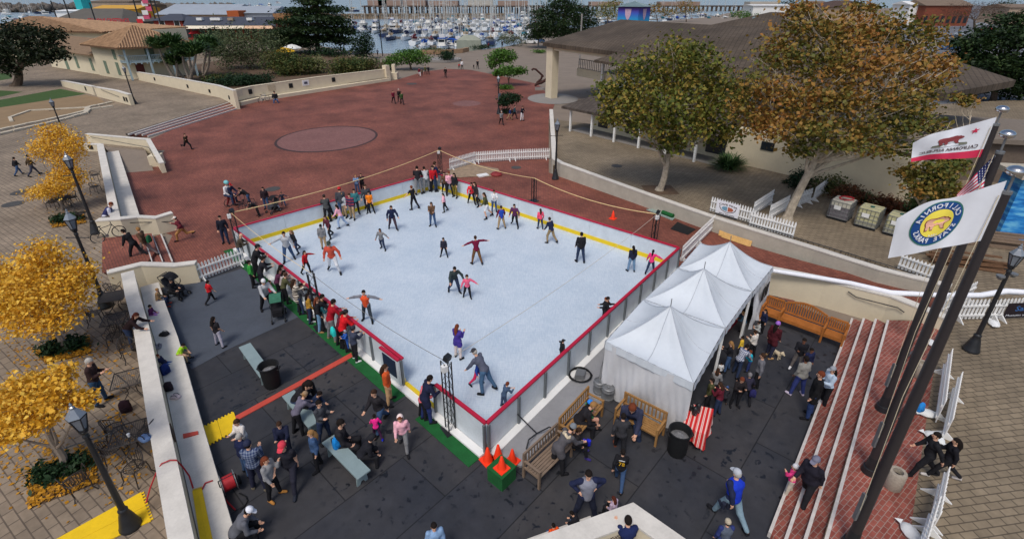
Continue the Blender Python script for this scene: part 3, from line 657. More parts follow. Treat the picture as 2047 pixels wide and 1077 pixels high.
mb = MB(); put_text(mb, 'CALIFORNIA REPUBLIC', .105, lambda x, y: fc(.5+x*.70, .69-y*1.25, .012), .002); mb.build('lettering', M('dark_lettering', (74, 58, 60), .7), T, True)
# -- drooping starred flag
fu = flag_fn(POLES[1], [(1993, 306), (1968, 330), (1944, 355), (1912, 390)], [(1972, 372), (1966, 384), (1948, 392), (1920, 402)], .3, .05, 2.)
T = thing('flag', 'drooping flag of red and white stripes with a starred navy corner, on the middle pole', 'flag', fu(0, .5))
vs, fs = flag_cloth(fu, 26, 13); can = lambda i: (i//13) < 14 and (i % 13) < 7
for nm, m, sel in (('canton', m_navy, can), ('white_stripes', m_flagw, lambda i: not can(i) and i % 2 == 1 and True), ('red_stripes', m_flagr, lambda i: not can(i) and i % 2 == 0)):
    mb = MB(); mb.add(vs, [f for i, f in enumerate(fs) if (sel(i) if nm == 'canton' else (not can(i) and ((i % 13) % 2 == (1 if nm[0] == 'w' else 0))))]); mb.build(nm, m, T, True, smooth=True)
mb = MB()
for r in range(5):
    for q in range(6): poly_on(mb, [(.05+q*.085+(.02 if k % 2 == 0 else .009)*math.sin(k*PI/5), .06+r*.1-(.034 if k % 2 == 0 else .014)*math.cos(k*PI/5)) for k in range(10)], fu, .01)
mb.build('stars', m_flagw, T, True)
# ================================================================ picket fences
def picket(label, pts, h=.95, gap=.145, w=.085, feet=True, bottom=.06):
    """pts: world points on the ground (z = level)"""
    T = thing('picket_fence', label, 'picket fence', pts[0], 0, 'white picket fence sections'); mp = MB(); mr = MB(); feet_ = []
    for a, b in zip(pts[:-1], pts[1:]):
        d = (b-a); L = d.xy.length; u = Vector((d.x, d.y, 0)).normalized(); n = Vector((-u.y, u.x, 0)); k = max(2, int(L/gap))
        for i in range(k+1):
            p = a.lerp(b, i/k); P = []
            for o in (-.012, .012):
                for x, z in ((-w/2, bottom), (w/2, bottom), (w/2, h-.09), (0, h), (-w/2, h-.09)): P.append(p+u*x+n*o+Vector((0, 0, z)))
            mp.add(P, [(0, 1, 2, 3, 4), (9, 8, 7, 6, 5), (0, 5, 6, 1), (1, 6, 7, 2), (2, 7, 8, 3), (3, 8, 9, 4), (4, 9, 5, 0)])
        for z in (.24, .66):
            rr = MB(); rr.beam(a-u*.04-n*.034+Vector((0, 0, z)), b+u*.04-n*.034+Vector((0, 0, z)), .038, .075); rr.build('rail', m_white, T, True)
        feet_ += [a.lerp(b, .08), a.lerp(b, .92)] if feet else []
        if feet:
            for q in feet_[-2:]:
                f = MB(); f.add([q+n*x+u*y+Vector((0, 0, z)) for y in (-.02, .02) for x, z in ((-.32, .005), (.32, .005), (.05, .22), (-.05, .22))], [(3, 2, 1, 0), (4, 5, 6, 7), (0, 1, 5, 4), (1, 2, 6, 5), (2, 3, 7, 6), (3, 0, 4, 7)])
                f.build('foot', m_white, T, True)
    mp.build('pickets', m_white, T, True); return T
picket('picket fence between the pit carpet and the brick plaza at left', [g(400, 563), g(488, 529)])
picket('curved picket fence behind the far corner of the rink', [g(900, 341), g(950, 326), g(1024, 321), g(1097, 318)])
picket('picket fence from the right rink corner towards the retaining wall', [g(1361, 524), g(1393, 491), g(1425, 459)])
FF = picket('picket fence with the white restaurant banner above the retaining wall', [g(1420, 423, ZR), g(1500, 447, ZR)], feet=False)
picket('picket fence above the retaining wall, just right of the restaurant banner', [g(1498, 452, ZR), g(1583, 477, ZR)], feet=False)
picket('picket fence slanting back towards the base of the bigger autumn tree', [g(1503, 434, ZR), g(1541, 408, ZR)])
picket('picket fence leading up to the left side of the bigger autumn tree trunk', [g(1535, 441, ZR), g(1572, 420, ZR)])
picket('short picket fence just right of the bigger autumn tree trunk', [g(1592, 413, ZR), g(1617, 405, ZR)])
picket('short picket fence between the autumn tree and the first caged tank', [g(1624, 403, ZR), g(1648, 384, ZR)])
picket('picket fence on the wall top under the round emblem flag', [g(1795, 538, ZR), g(1870, 566, ZR)], .8, feet=False)
picket('short slanting picket fence behind the flagpoles', [g(1880, 628, ZR), g(1936, 602, ZR)])
FS = picket('picket fence with a dark museum banner on the right hand plaza', [g(1905, 640, ZR), g(1990, 638, ZR), g(2075, 634, ZR)])
picket('picket fence seen end on beside the brick landing', [g(1884, 742, ZR), g(1869, 845, ZR)])
picket('picket fence seen end on, just outside the one along the brick landing', [g(1902, 790, ZR), g(1882, 882, ZR)])
picket('picket fence below the walking couple', [g(1872, 985, ZR), g(1853, 1075, ZR)])
picket('picket fence at the bottom right edge of the view', [g(1853, 1045, ZR), g(1826, 1130, ZR)])
# banner on the cafe fence
A, B = g(1432, 426, ZR), g(1476, 439, ZR); u = (B-A).normalized(); n = Vector((u.y, -u.x, 0)); n = n if n.y < 0 else -n
bn = lambda x, y, lift=.03: A+(B-A)*x+Vector((0, 0, .10+.78*y))+n*(lift+.13)
BT = thing('banner', 'white restaurant banner with a lobster emblem tied to the picket fence', 'banner', A)
mb = MB(); mb.quad(bn(0, 0), bn(1, 0), bn(1, 1), bn(0, 1)); mb.quad(bn(0, 0, .026), bn(0, 1, .026), bn(1, 1, .026), bn(1, 0, .026)); mb.build('banner_sheet', M('white_vinyl', (232, 232, 238), .5, .04), BT, True)
mb = MB(); put_text(mb, 'CAFE FINA', .2, lambda x, y: bn(.5+x*.86, .79+y*.95-(x*x)*.32, .036), .004); mb.build('lettering', M('brown_lettering', (74, 44, 50), .6), BT, True)
mb = MB()
vs = []; fs = []
for k in range(21):
    a = PI+PI*k/20
    for r in (.34, .375): vs.append(bn(.5+r*math.cos(a), .62+r*1.1*math.sin(a), .035))
mb.add(vs, [(2*k, 2*k+1, 2*k+3, 2*k+2) for k in range(20)]); mb.build('emblem_arc', M('brown_lettering', (74, 44, 50), .6), BT, True)
for nm, s, c in (('emblem_fish', -1, (120, 160, 184)), ('emblem_shellfish', 1, (176, 96, 70))):
    mb = MB(); mb.add([bn(.5+s*.015, .3, .034), bn(.5+s*.2, .36, .034), bn(.5+s*.27, .5, .034), bn(.5+s*.2, .62, .034), bn(.5+s*.015, .66, .034)], [(0, 1, 2, 3, 4) if s > 0 else (4, 3, 2, 1, 0)]); mb.build(nm, M('emblem_%d' % c[0], c, .6), BT, True)
mb = MB(); put_text(mb, '(831) 372-5200', .115, lambda x, y: bn(.5+x*.98, .07+y*1., .035), .003); mb.build('phone_number', M('black_lettering', (40, 40, 46), .6), BT, True)
# dark banner
A, B = g(1998, 638, ZR), g(2072, 634.5, ZR); u = (B-A).normalized(); n = Vector((u.y, -u.x, 0))
bn = lambda x, y, lift=.05: A+(B-A)*x+Vector((0, 0, .10+.66*y))+n*lift
BT = thing('banner', 'dark museum banner hanging on the right hand picket fence', 'banner', A)
mb = MB(); mb.quad(bn(0, 0), bn(1, 0), bn(1, 1), bn(0, 1)); mb.quad(bn(0, 0, .046), bn(0, 1, .046), bn(1, 1, .046), bn(1, 0, .046)); mb.build('banner_sheet', M('black_vinyl', (34, 26, 34), .5), BT, True)
mb = MB(); put_text(mb, 'Salve', .4, lambda x, y: bn(.5+x*.62, .6+y*1.2, .056), .004); mb.build('title_lettering', M('blue_lettering', (58, 108, 170), .6), BT, True)
mb = MB(); put_text(mb, 'Museums and History', .2, lambda x, y: bn(.55+x*.55, .16+y, .056)); mb.build('small_lettering', m_flagw, BT, True)
# sandbags on the fence feet
for lab, px, py in (('white sandbag on a fence foot near the museum banner', 1985, 650), ('white sandbag pair on the edge of the brick landing', 1862, 690), ('white sandbag on the fence foot beside the brick landing', 1852, 830), ('white sandbag beside the walking couple', 1866, 878), ('white sandbag on the fence foot at the bottom right corner', 1818, 1068), ('small white sandbag halfway along the brick landing', 1848, 735)):
    p = g(px, py, ZR); mb = MB(); mb.ball((0, 0, .09), (.26, .18, .1), 10, 6); mb.add([(.2, .1, .1), (.34, .16, .12), (.3, -.02, .12)], [(0, 1, 2)]); mb.add([(-.2, .1, .1), (-.3, -.02, .12), (-.34, .16, .12)], [(0, 1, 2)])
    o = mb.build('sandbag', M('white_sandbag', (218, 220, 220), .9, .1, 6., .4), smooth=True); o.location = p; o.rotation_euler.z = random.random()*3; tag(o, lab, 'sandbag', 'white sandbags on the fence feet')
# ================================================================ truss masts and light strings
def truss(label, base, topy, z0=0., lamp=True):
    p = g(*base, z0); zt = zat(p.x, p.y, topy); T = thing('truss_mast', label, 'truss mast', p, R(35), 'black truss masts round the rink'); h = zt-z0; mb = MB(); s = .11
    mb2 = MB()
    for x in (-s, s):
        for y in (-s, s): mb.tube([(x, y, 0), (x, y, h)], .022, 5)
    k = int(h/.35)
    for i in range(k):
        z, z2 = h*i/k, h*(i+1)/k
        for (x, y, x2, y2) in ((-s, -s, s, -s), (s, -s, s, s), (s, s, -s, s), (-s, s, -s, -s)): mb2.tube([(x, y, z), (x2, y2, z2)], .009, 4)
    mb.build('chords', m_black, T); mb2.build('lacing', m_black, T)
    mb = MB(); mb.box((0, 0, .02), (.5, .5, .04)); mb.build('base_plate', m_black, T)
    if lamp:
        mb = MB(); mb.box((.05, 0, h+.1), (.2, .16, .18), .4, .3); mb.build('spotlight', m_black, T); mb = MB(); mb.box((-.12, -.12, h-.12), (.16, .14, .2)); mb.build('junction_box', m_white, T)
    return Vector((p.x, p.y, zt))
tF = truss('truss mast at the near corner of the rink, beside the gateway', (901, 858), 722); tL = truss('truss mast at the left corner of the rink', (483, 508), 425); tB = truss('truss mast at the far corner of the rink', (881, 350), 300)
tM = truss('truss mast behind the middle of the far right barrier', (1067, 402), 356, lamp=False); tR = truss('truss mast near the right corner of the rink', (1306, 486), 428); tC = truss('truss mast standing among the spectators at the left barrier', (642, 655), 545, lamp=False)
m_string = M('warm_rope_light', (236, 206, 150), .5); m_wire = M('grey_wire', (120, 118, 116), .6)
for lab, a, b, sag, m, r in (('rope light sagging from the left to the far corner mast', tL, tB, .35, m_string, .022), ('rope light from the far corner mast to the middle mast', tB, tM, .3, m_string, .018), ('rope light draped from the middle mast to the right mast', tM, tR, .35, m_string, .024), ('rope light crossing the ice between the right and the near mast', tR, tF, .25, M('faint_rope', (196, 190, 176), .6), .009), ('thin wire from the left mast to the mast among the spectators', tL, tC, .15, m_string, .01), ('thin wire from the mast among the spectators to the near mast', tC, tF, .2, m_wire, .009)):
    mb = MB(); mb.tube([a.lerp(b, t)-Vector((0, 0, sag*4*t*(1-t))) for t in [i/16 for i in range(17)]], r, 5); tag(mb.build('rope_light' if m is m_string else 'wire', m), lab, 'rope light' if m is m_string else 'wire', 'strings between the masts')
# ================================================================ tents
m_tent = M('white_tent_vinyl', (200, 207, 214), .55, .06, 1.2, .18, world=True); m_tentwall = M('white_tent_wall', (196, 197, 200), .65, .06, 1.6, .15, world=True)
ZE = 2.1
def tent(label, q, peak, walls=()):
    P = [g(x, y, ZE) for x, y in q]; c = sum(P, Vector())/4; T = thing('marquee_tent', label, 'tent', (c.x, c.y, 0), 0, 'white peaked tents beside the rink'); zp = zat(c.x, c.y, peak[1]); mb = MB(); n = 14; m = 14
    for i in range(4):
        a, b = P[i], P[(i+1) % 4]; vs = []; fs = []
        for j in range(m+1):
            t = j/m; sc = (1-t); z = ZE+(zp-ZE)*(t**1.55*.82+t*.18)
            for k in range(n+1):
                s = k/n; e = a.lerp(b, s); x = c.x+(e.x-c.x)*sc; y = c.y+(e.y-c.y)*sc
                belly = -.14*math.sin(PI*s)*math.sin(PI*min(t*1.3, 1))+.012*math.sin(s*23+i)*math.sin(PI*t)
                vs.append((x, y, z+belly))
        for j in range(m):
            for k in range(n): fs.append((j*(n+1)+k, j*(n+1)+k+1, (j+1)*(n+1)+k+1, (j+1)*(n+1)+k))
        mb.add(vs, fs)
    mb.build('canopy', m_tent, T, True, smooth=True); mb = MB()
    for i in range(4):
        for s, bl in ((0, 0), (.5, .14)): e = P[i].lerp(P[(i+1) % 4], s); mb.tube([(c.x+(e.x-c.x)*(1-t), c.y+(e.y-c.y)*(1-t), ZE+(zp-ZE)*(t**1.55*.82+t*.18)-bl*math.sin(PI*min(t*1.3, 1))+.006) for t in [k/10 for k in range(11)]], .011, 4)
    mb.build('seam', M('grey_seam_tape', (176, 182, 190), .7), T, True)
    mb = MB()
    for i in range(4):
        a, b = P[i].copy(), P[(i+1) % 4].copy(); o = ((a+b)/2-c); o.z = 0; o.normalize(); k = 24; vs = []
        for j in range(k+1):
            e = a.lerp(b, j/k)+o*(.015+.012*math.sin(j*1.9)); vs += [(e.x, e.y, ZE+.01), (e.x+o.x*.015, e.y+o.y*.015, ZE-.26)]
        mb.add(vs, [(2*j, 2*j+1, 2*j+3, 2*j+2) for j in range(k)])
    mb.build('valance', m_tent, T, True)
    mb = MB(); mb.tube([(c.x, c.y, zp-.05), (c.x, c.y, zp+.28)], .014); mb.build('peak_pin', m_steel, T, True)
    for p in P:
        mb = MB(); e = p+(c-p)*.02; mb.tube([(e.x, e.y, 0), (e.x, e.y, ZE)], .03, 8); mb.build('pole', m_white, T, True)
    for i, s0, s1, zb in walls:
        a, b = P[i], P[(i+1) % 4]; mb = MB(); n2 = 44; m2 = 16; vs = []; o = ((a+b)/2-c); o.z = 0; o.normalize()
        for j in range(n2+1):
            s = s0+(s1-s0)*j/n2; e = a.lerp(b, s)
            for k in range(m2+1):
                t = k/m2; z = (ZE-.05)*(1-t)+zb*t
                w = (.05*math.sin(s*19+t*2.)+.035*math.sin(s*41+2+t*5)+.02*math.sin(s*77-t*9))*(.25+t*.9)+.05*t+.05*math.sin(t*7+s*9)*max(0, math.sin(PI*s))**2
                vs.append((e.x+o.x*w, e.y+o.y*w, z))
        mb.add(vs, [(j*(m2+1)+k, j*(m2+1)+k+1, (j+1)*(m2+1)+k+1, (j+1)*(m2+1)+k) for j in range(n2) for k in range(m2)]); mb.build('side_wall', m_tentwall, T, True, smooth=True)
    return T, P, c
T1, P1, c1 = tent('nearest peaked white tent, its pale front wall hanging in folds', [(1211, 682), (1387, 766), (1449, 656), (1286, 599)], (1338, 612), [(0, 0, 1, .03), (3, 0, 1, .03)])
T2, P2, c2 = tent('middle peaked white tent over the counter with the dark red cloth', [(1289, 598), (1451, 655), (1503, 583), (1355, 536)], (1407, 537), [(3, 0, 1, .03)])
T3, P3, c3 = tent('farthest peaked white tent, with a windowed wall panel', [(1357, 535), (1505, 582), (1545, 533), (1400, 486)], (1455, 484), [(3, 0, 1, .03), (1, .25, 1, .03), (2, 0, 1, .03)])
mb = MB(); a, b = P3[1], P3[2]; o = ((a+b)/2-c3).normalized(); o.z = 0
for s in (.42, .62): e = a.lerp(b, s)+o*.14; f = a.lerp(b, s+.13)+o*.14; mb.beam((e.x, e.y, 1.45), (f.x, f.y, 1.45), .02, .6)
mb.build('window_panel', m_dark, T3, True)
# counter inside the middle tent, striped table
mb = MB(); A, B = g(1420, 700, .0), g(1475, 645, .0); d = (B-A).normalized(); n = Vector((-d.y, d.x, 0)); m_rcloth = M('dark_red_tablecloth', (138, 24, 44), .85, .12, 4.)
T = thing('counter_table', 'counter with a dark red cloth under the middle tent', 'table', (A+B)/2); mb.beam(A+n*.3+Vector((0, 0, .4)), B+n*.3+Vector((0, 0, .4)), .55, .8); mb.build('cloth', m_rcloth, T, True)
mb = MB()
for k in range(6): p = A.lerp(B, .12+k*.15)+n*.3; mb.box((p.x, p.y, .83), (.22, .16, .06+.05*(k % 3)), k)
mb.build('papers', m_white, T, True)
def drape_table(label, corners, z, m):
    P = [g(x, y, z) for x, y in corners]; c = sum(P, Vector())/4; T = thing('draped_table', label, 'table', (c.x, c.y, 0)); vs = []; fs = []; n = 40; per = []
    for i in range(4):
        for j in range(n//4): per.append(P[i].lerp(P[(i+1) % 4], j/(n//4)))
    mb = MB(); mb.sheet(P)
    for j, p in enumerate(per):
        o = (p-c); o.z = 0; o.normalize(); r = .07+.05*math.sin(j*1.57); dz = .5+.08*math.cos(j*PI/5)
        vs += [(p.x, p.y, z), (p.x+o.x*r*.5, p.y+o.y*r*.5, z-dz*.5), (p.x+o.x*r, p.y+o.y*r, z-dz)]
    for j in range(n):
        k = (j+1) % n
        for q in (0, 1): fs.append((j*3+q, j*3+q+1, k*3+q+1, k*3+q))
    mb.add(vs, fs); mb.build('tablecloth', m, T, True)
    for p in P:
        e = p+(c-p)*.1; mb = MB(); mb.tube([(e.x, e.y, 0), (e.x, e.y, z-.02)], .02); mb.build('leg', m_steel, T, True)
    return T
def stripe_mat():
    t = NT('red_white_stripes'); v = t.co(R(28), 1, True); w = t.N('ShaderNodeTexWave', bands_direction='X'); w.inputs['Scale'].default_value = 2.6; t.L(v, w.inputs['Vector'])
    w2 = t.N('ShaderNodeTexWave', bands_direction='X'); w2.inputs['Scale'].default_value = 7.; t.L(v, w2.inputs['Vector'])
    c = t.mix(t.ramp(w.outputs['Fac'], [(.5, (0, 0, 0)), (.6, (1, 1, 1))]), lin((206, 44, 44)), t.mix(t.ramp(w2.outputs['Fac'], [(.4, (0, 0, 0)), (.6, (1, 1, 1))]), lin((226, 130, 120)), lin((230, 214, 206))))
    return t.set(c, .85, 0, .2)
drape_table('small table under a red and white striped cloth by the nearest tent', [(1364, 850), (1380, 806), (1427, 817), (1410, 868)], .75, stripe_mat())
p = g(1388, 828, .75)
for k, (dx, dy, h) in enumerate(((0, 0, .3), (.12, .1, .34), (-.05, .2, .22))):
    T = thing('drink_dispenser', 'black drink dispenser on the striped table, '+('nearest the bin', 'tallest', 'smallest of the three')[k], 'dispenser', (p.x+dx, p.y+dy, .75)); mb = MB(); mb.lathe([(.07, 0), (.08, .03), (.075, h*.8), (.05, h*.95), (.02, h)], 10); mb.build('flask', m_black, T, smooth=True); mb = MB(); mb.tube([(0, -.07, h*.3), (0, -.12, h*.3)], .012); mb.build('tap', m_steel, T)
# ================================================================ benches
m_benchg = M('blue_grey_bench_paint', (132, 150, 152), .6, .1, 3., .1); m_wood = M('weathered_teak', (126, 108, 92), .8, .2, 5., .2); m_woodb = M('honey_teak', (150, 112, 66), .7, .2, 5., .2); m_woodo = M('orange_cedar', (168, 104, 48), .6, .22, 4., .15)
def plank_bench(label, a, b):
    a, b = g(*a, .45), g(*b, .45); d = (b-a); L = d.length; T = thing('plank_bench', label, 'bench', ((a.x+b.x)/2, (a.y+b.y)/2, .01), math.atan2(d.y, d.x), 'blue grey plank benches in the pit')
    mb = MB(); mb.box((0, 0, .44), (L, .40, .045)); mb.build('seat', m_benchg, T)
    for s in (-1, 1):
        x = s*(L/2-.18); mb = MB(); prof = [(-.17, 0), (-.08, 0), (-.03, .1), (.03, .1), (.08, 0), (.17, 0), (.14, .417), (-.14, .417)]
        n = 8; vs = [(x+o, y, z) for o in (-.02, .02) for y, z in prof]; mb.add(vs, [tuple(range(n))[::-1], tuple(range(n, 2*n))]+[(i, (i+1) % n, (i+1) % n+n, i+n) for i in range(n)]); mb.build('leg', m_benchg, T)
    mb = MB(); mb.box((0, 0, .38), (L-.42, .03, .08)); mb.build('stretcher', m_benchg, T)
plank_bench('empty blue grey plank bench beside the round black bin in the pit', (489, 690), (532, 750)); plank_bench('blue grey plank bench where a group leans over below the coral strip', (576, 786), (629, 848)); plank_bench('longest blue grey plank bench with a blue backpack on it', (656, 877), (728, 949))
def slat_bench(label, a, b, m, side):
    """a, b: ends of the back's top edge; side = which side the seat lies on"""
    a, b = g(*a, .9), g(*b, .9); d = b-a; L = d.length; ang = math.atan2(d.y, d.x)+(0 if side > 0 else PI); T = thing('slatted_bench', label, 'bench', ((a.x+b.x)/2, (a.y+b.y)/2, .01), ang)
    mb = MB()
    for k in range(6): mb.box((0, -.12-.085*k, .43), (L-.08, .07, .025))
    mb.build('seat', m, T)
    mb = MB(); mb.box((0, 0, .88), (L, .05, .07)); mb.box((0, -.03, .5), (L-.08, .04, .05)); n = int(L/.12)
    for k in range(n): mb.box((-L/2+.1+(L-.2)*k/(n-1), -.015, .69), (.045, .02, .34))
    mb.build('backrest', m, T)
    for s in (-1, 1):
        x = s*(L/2-.03); mb = MB(); mb.box((x, -.29, .64), (.07, .58, .035)); mb.build('armrest', m, T)
        for y, h in ((0, .86), (-.55, .625)): mb = MB(); mb.box((x, y, h/2), (.06, .06, h)); mb.build('leg', m, T)
        mb = MB(); mb.box((x, -.28, .39), (.04, .5, .06)); mb.build('side_rail', m, T)
    mb = MB(); mb.box((0, -.54, .39), (L-.1, .03, .07)); mb.build('front_rail', m, T)
slat_bench('grey weathered slatted bench with its back to the rink, behind the traffic cones', (1046, 908), (1115, 845), m_wood, 1)
slat_bench('brown slatted bench with its back to the rink, nearest the metal kegs', (1118, 836), (1177, 772), m_woodb, 1)
slat_bench('brown slatted bench backed against the nearest tent wall', (1249, 783), (1335, 826), m_woodb, 1)
a, b = g(1536, 590, .95), g(1699, 646, .95); d = b-a; L = d.length; T = thing('carved_bench', 'long orange wooden bench in three bays with an arched middle back', 'bench', ((a.x+b.x)/2, (a.y+b.y)/2, .01), math.atan2(d.y, d.x))
bays = [(-.5, -.27), (-.26, .26), (.27, .5)]
for i, (s, e) in enumerate(bays):
    x0, x1 = s*L+.03, e*L-.03; w = x1-x0; n = max(8, int(w/.085)); mb = MB(); P = []
    top = lambda t: .92+(.2*math.sin(PI*t)**1.2 if i == 1 else 0.)
    for k in range(n): t = k/(n-1); mb.box((x0+.04+(w-.08)*t, 0, (.5+top(t))/2), (.05, .02, top(t)-.5))
    for k in range(16): t, t2 = k/16, (k+1)/16; mb.beam((x0+w*t, 0, top(t)), (x0+w*t2, 0, top(t2)), .06, .07)
    mb.box((x0+w/2, 0, .5), (w, .05, .06)); mb.build('backrest', m_woodo, T)
    mb = MB()
    for k in range(5): mb.box((x0+w/2, -.1-.09*k, .43), (w, .075, .025))
    mb.build('seat', m_woodo, T)
    mb = MB(); mb.box((x0+w/2, -.5, .36), (w, .03, .1)); mb.build('front_rail', m_woodo, T)
for x in (-.5, -.265, .265, .5):
    mb = MB(); mb.box((x*L, -.26, .64), (.07, .54, .04)); mb.build('armrest', m_woodo, T)
    for y, h in ((0, .9), (-.5, .62)): mb = MB(); mb.box((x*L, y, h/2), (.07, .07, h)); mb.build('leg', m_woodo, T)
# ================================================================ bins, cones, kegs, totes
def trash(label, p):
    T = thing('trash_can', label, 'bin', p); mb = MB(); mb.lathe([(.24, 0), (.27, .1), (.3, .82), (.335, .84), (.335, .88), (.30, .88), (.28, .8), (.26, .55)], 20); mb.build('bin_body', m_dark, T, smooth=True)
    mb = MB(); mb.lathe([(.285, .62), (.2, .66), (.1, .70), (.02, .68)], 12); mb.build('bin_liner', M('grey_litter', (120, 120, 122), .6, .4, 9., .5), T)
    for s in (-1, 1): mb = MB(); mb.tube([(s*.31, -.09, .74), (s*.37, -.07, .76), (s*.37, .07, .76), (s*.31, .09, .74)], .018, 5); mb.build('handle', m_dark, T)
trash('round black bin at the end of the empty plank bench', g(546, 770)); trash('round black bin full of litter beside the striped table', g(1352, 904))
m_cone = M('orange_cone_plastic', (244, 62, 28), .5, .05, 2.)
def cone(label, p, s=1.):
    T = thing('traffic_cone', label, 'traffic cone', p, random.random(), 'orange traffic cones'); mb = MB(); mb.lathe([(.15*s, .03), (.12*s, .12*s), (.035*s, .5*s), (.025*s, .51*s)], 14); mb.build('cone_body', m_cone, T, smooth=True); mb = MB(); mb.box((0, 0, .016), (.38*s, .38*s, .032)); mb.build('cone_base', m_cone, T)
cone('traffic cone standing at the very tip of the near rink corner', g(975, 920)); cone('tall traffic cone on the steel deck behind the green box', g(996, 914)); cone('traffic cone on the steel deck nearest the grey slatted bench', g(1024, 922, .07), .95); cone('traffic cone on top of the green box', g(1003, 936, .5), .9); cone('lone traffic cone on the bricks below the retaining wall', g(1225, 437))
mb = MB(); p = g(1003, 958); mb.box((0, 0, .245), (.55, .55, .49)); mb.box((0, 0, .5), (.58, .58, .02)); o = mb.build('carpeted_box', m_turf); o.location = p; o.rotation_euler.z = R(48); tag(o, 'green carpeted box holding a cone at the near rink corner', 'box')
for lab, px in (('metal keg closer to the rink behind the brown bench', (1197, 785)), ('metal keg closer to the tent wall', (1214, 798))):
    T = thing('metal_keg', lab, 'keg', g(*px), 0, 'metal kegs'); mb = MB(); mb.lathe([(.19, 0), (.2, .03), (.2, .12), (.215, .14), (.2, .16), (.2, .4), (.215, .42), (.2, .44), (.2, .52), (.17, .54), (.17, .5)], 16); mb.build('keg_body', m_steel, T, smooth=True); mb = MB(); mb.lathe([(.05, .5), (.05, .55), (.02, .56)], 8); mb.build('keg_valve', m_steel, T)
m_totew = M('milky_tote_plastic', (196, 192, 176), .4, .1, 2.); m_totey = M('yellowish_tote_plastic', (186, 182, 142), .4, .1, 2.)
def tote(label, p, rz, m, fill):
    T = thing('caged_tank', label, 'tank', p, rz, 'caged plastic tanks'); mb = MB(); mb.prism([(-.48, -.42), (-.42, -.48), (.42, -.48), (.48, -.42), (.48, .42), (.42, .48), (-.42, .48), (-.48, .42)], .16, 1.12); mb.build('tank', m, T)
    mb = MB(); mb.prism([(-.485, -.425), (-.425, -.485), (.425, -.485), (.485, -.425), (.485, .425), (.425, .485), (-.425, .485), (-.485, .425)], .17, .17+fill); mb.build('liquid_level', M('tote_liquid_%d' % int(fill*100), (112, 108, 112) if fill > .5 else (150, 148, 130), .4), T)
    cg = MB()
    for k in range(6):
        t = -.5+k*.2
        for (a, b) in (((t, -.505), 0), ((t, .505), 0), ((-.505, t), 0), ((.505, t), 0)): cg.tube([(a[0], a[1], .14), (a[0], a[1], 1.1)] if not isinstance(a, float) else 0, .012, 4)
    for z in (.15, .35, .58, .82, 1.08):
        q = [(-.505, -.505, z), (.505, -.505, z), (.505, .505, z), (-.505, .505, z), (-.505, -.505, z)]
        for a, b in zip(q[:-1], q[1:]): cg.tube([a, b], .013, 4)
    for y in (-.2, .2): cg.tube([(-.5, y, 1.13), (.5, y, 1.13)], .012, 4)
    cg.build('cage', m_steel, T)
    mb = MB(); mb.box((0, 0, .12), (1.0, 1.0, .03))
    for y in (-.44, 0, .44): mb.box((0, y, .05), (1.0, .1, .1))
    mb.build('pallet', m_dark, T)
    mb = MB(); mb.lathe([(.11, 1.12), (.11, 1.16)], 14); mb.build('lid', M('green_cap', (40, 90, 76), .5), T); mb = MB(); mb.box((-.1, -.515, .75), (.34, .01, .22)); mb.build('label_plate', m_white, T)
q0, q1 = g(1677, 436, ZR), g(1789, 466, ZR); rt = math.atan2((q1-q0).y, (q1-q0).x)
tote('caged white tank with red hose coiled over it, first of the row', g(1677, 436, ZR), rt, m_totew, .62); tote('caged yellowish tank in the middle of the row', g(1732, 452, ZR), rt, m_totey, .25); tote('caged yellowish tank partly behind the round emblem flag', g(1790, 468, ZR), rt, m_totey, .3)
p = g(1677, 432, ZR); mb = MB(); mb.tube([(p.x+.35*math.cos(k*.55)+.05*math.sin(k*1.7), p.y-.2+.3*math.sin(k*.55), ZR+1.17+.02*math.sin(k)) for k in range(40)], .022, 5)
mb.tube([(p.x+.2, p.y-.5, ZR+1.15), (p.x+.15, p.y-.57, ZR+.8), (p.x-.1, p.y-.6, ZR+.4), (p.x-.2, p.y-.58, ZR+.9), (p.x-.3, p.y-.5, ZR+1.15)], .022, 5); tag(mb.build('hose', M('red_hose', (172, 36, 44), .5)), 'red hose coiled over the first caged tank', 'hose')
mb = MB(); q = [(292, 1004, ZL+.03), (300, 975, ZL+.25), (312, 945, ZL+.7), (323, 926, 1.33), (340, 919, 1.34), (352, 919, 1.33), (365, 932, 1.0), (378, 950, .7), (386, 975, .47)]; mb.tube([g(*a) for a in q], .02, 6); q = [(404, 977, .47), (410, 965, .47), (424, 960, .46), (433, 963, .3), (440, 985, .05), (455, 1003, .03), (470, 1018, .03)]; mb.tube([g(*a) for a in q], .02, 6); tag(mb.build('hose', M('red_hose', (172, 36, 44), .5), None, smooth=True), 'red hose running over the pit wall between the yellow mats', 'hose')
# hose reel
p = g(462, 980); T = thing('hose_reel', 'red and black hose reel on wheels beside the bench ledge', 'hose reel', p, R(40)); mb = MB()
mb.tube([(-.14, 0, .32), (.14, 0, .32)], [.2, .2], 14); mb.build('drum', M('red_hose', (172, 36, 44), .5), T, smooth=True)
for x in (-.16, .16): mb = MB(); mb.tube([(x, 0, .32), (x+.02, 0, .32)], [.27, .27], 16); mb.build('flange', m_steel, T)
for x in (-.24, .24): mb = MB(); mb.tube([(x, .12, .12), (x+.05*(1 if x > 0 else -1), .12, .12)], [.12, .12], 12); mb.build('wheel', m_dark, T)
mb = MB(); mb.tube([(-.2, .15, .1), (-.2, -.1, .3), (-.2, -.3, .8), (.2, -.3, .8), (.2, -.1, .3), (.2, .15, .1)], .018, 5); mb.build('frame', m_black, T)
mb = MB(); mb.tube([g(478, 985, .05), g(492, 992, .03), g(495, 1000, .03), g(488, 1012, .03), g(480, 1018, .1)], .018, 5); tag(mb.build('cable', m_dark), 'black cable looping from the hose reel to the seated man', 'cable')
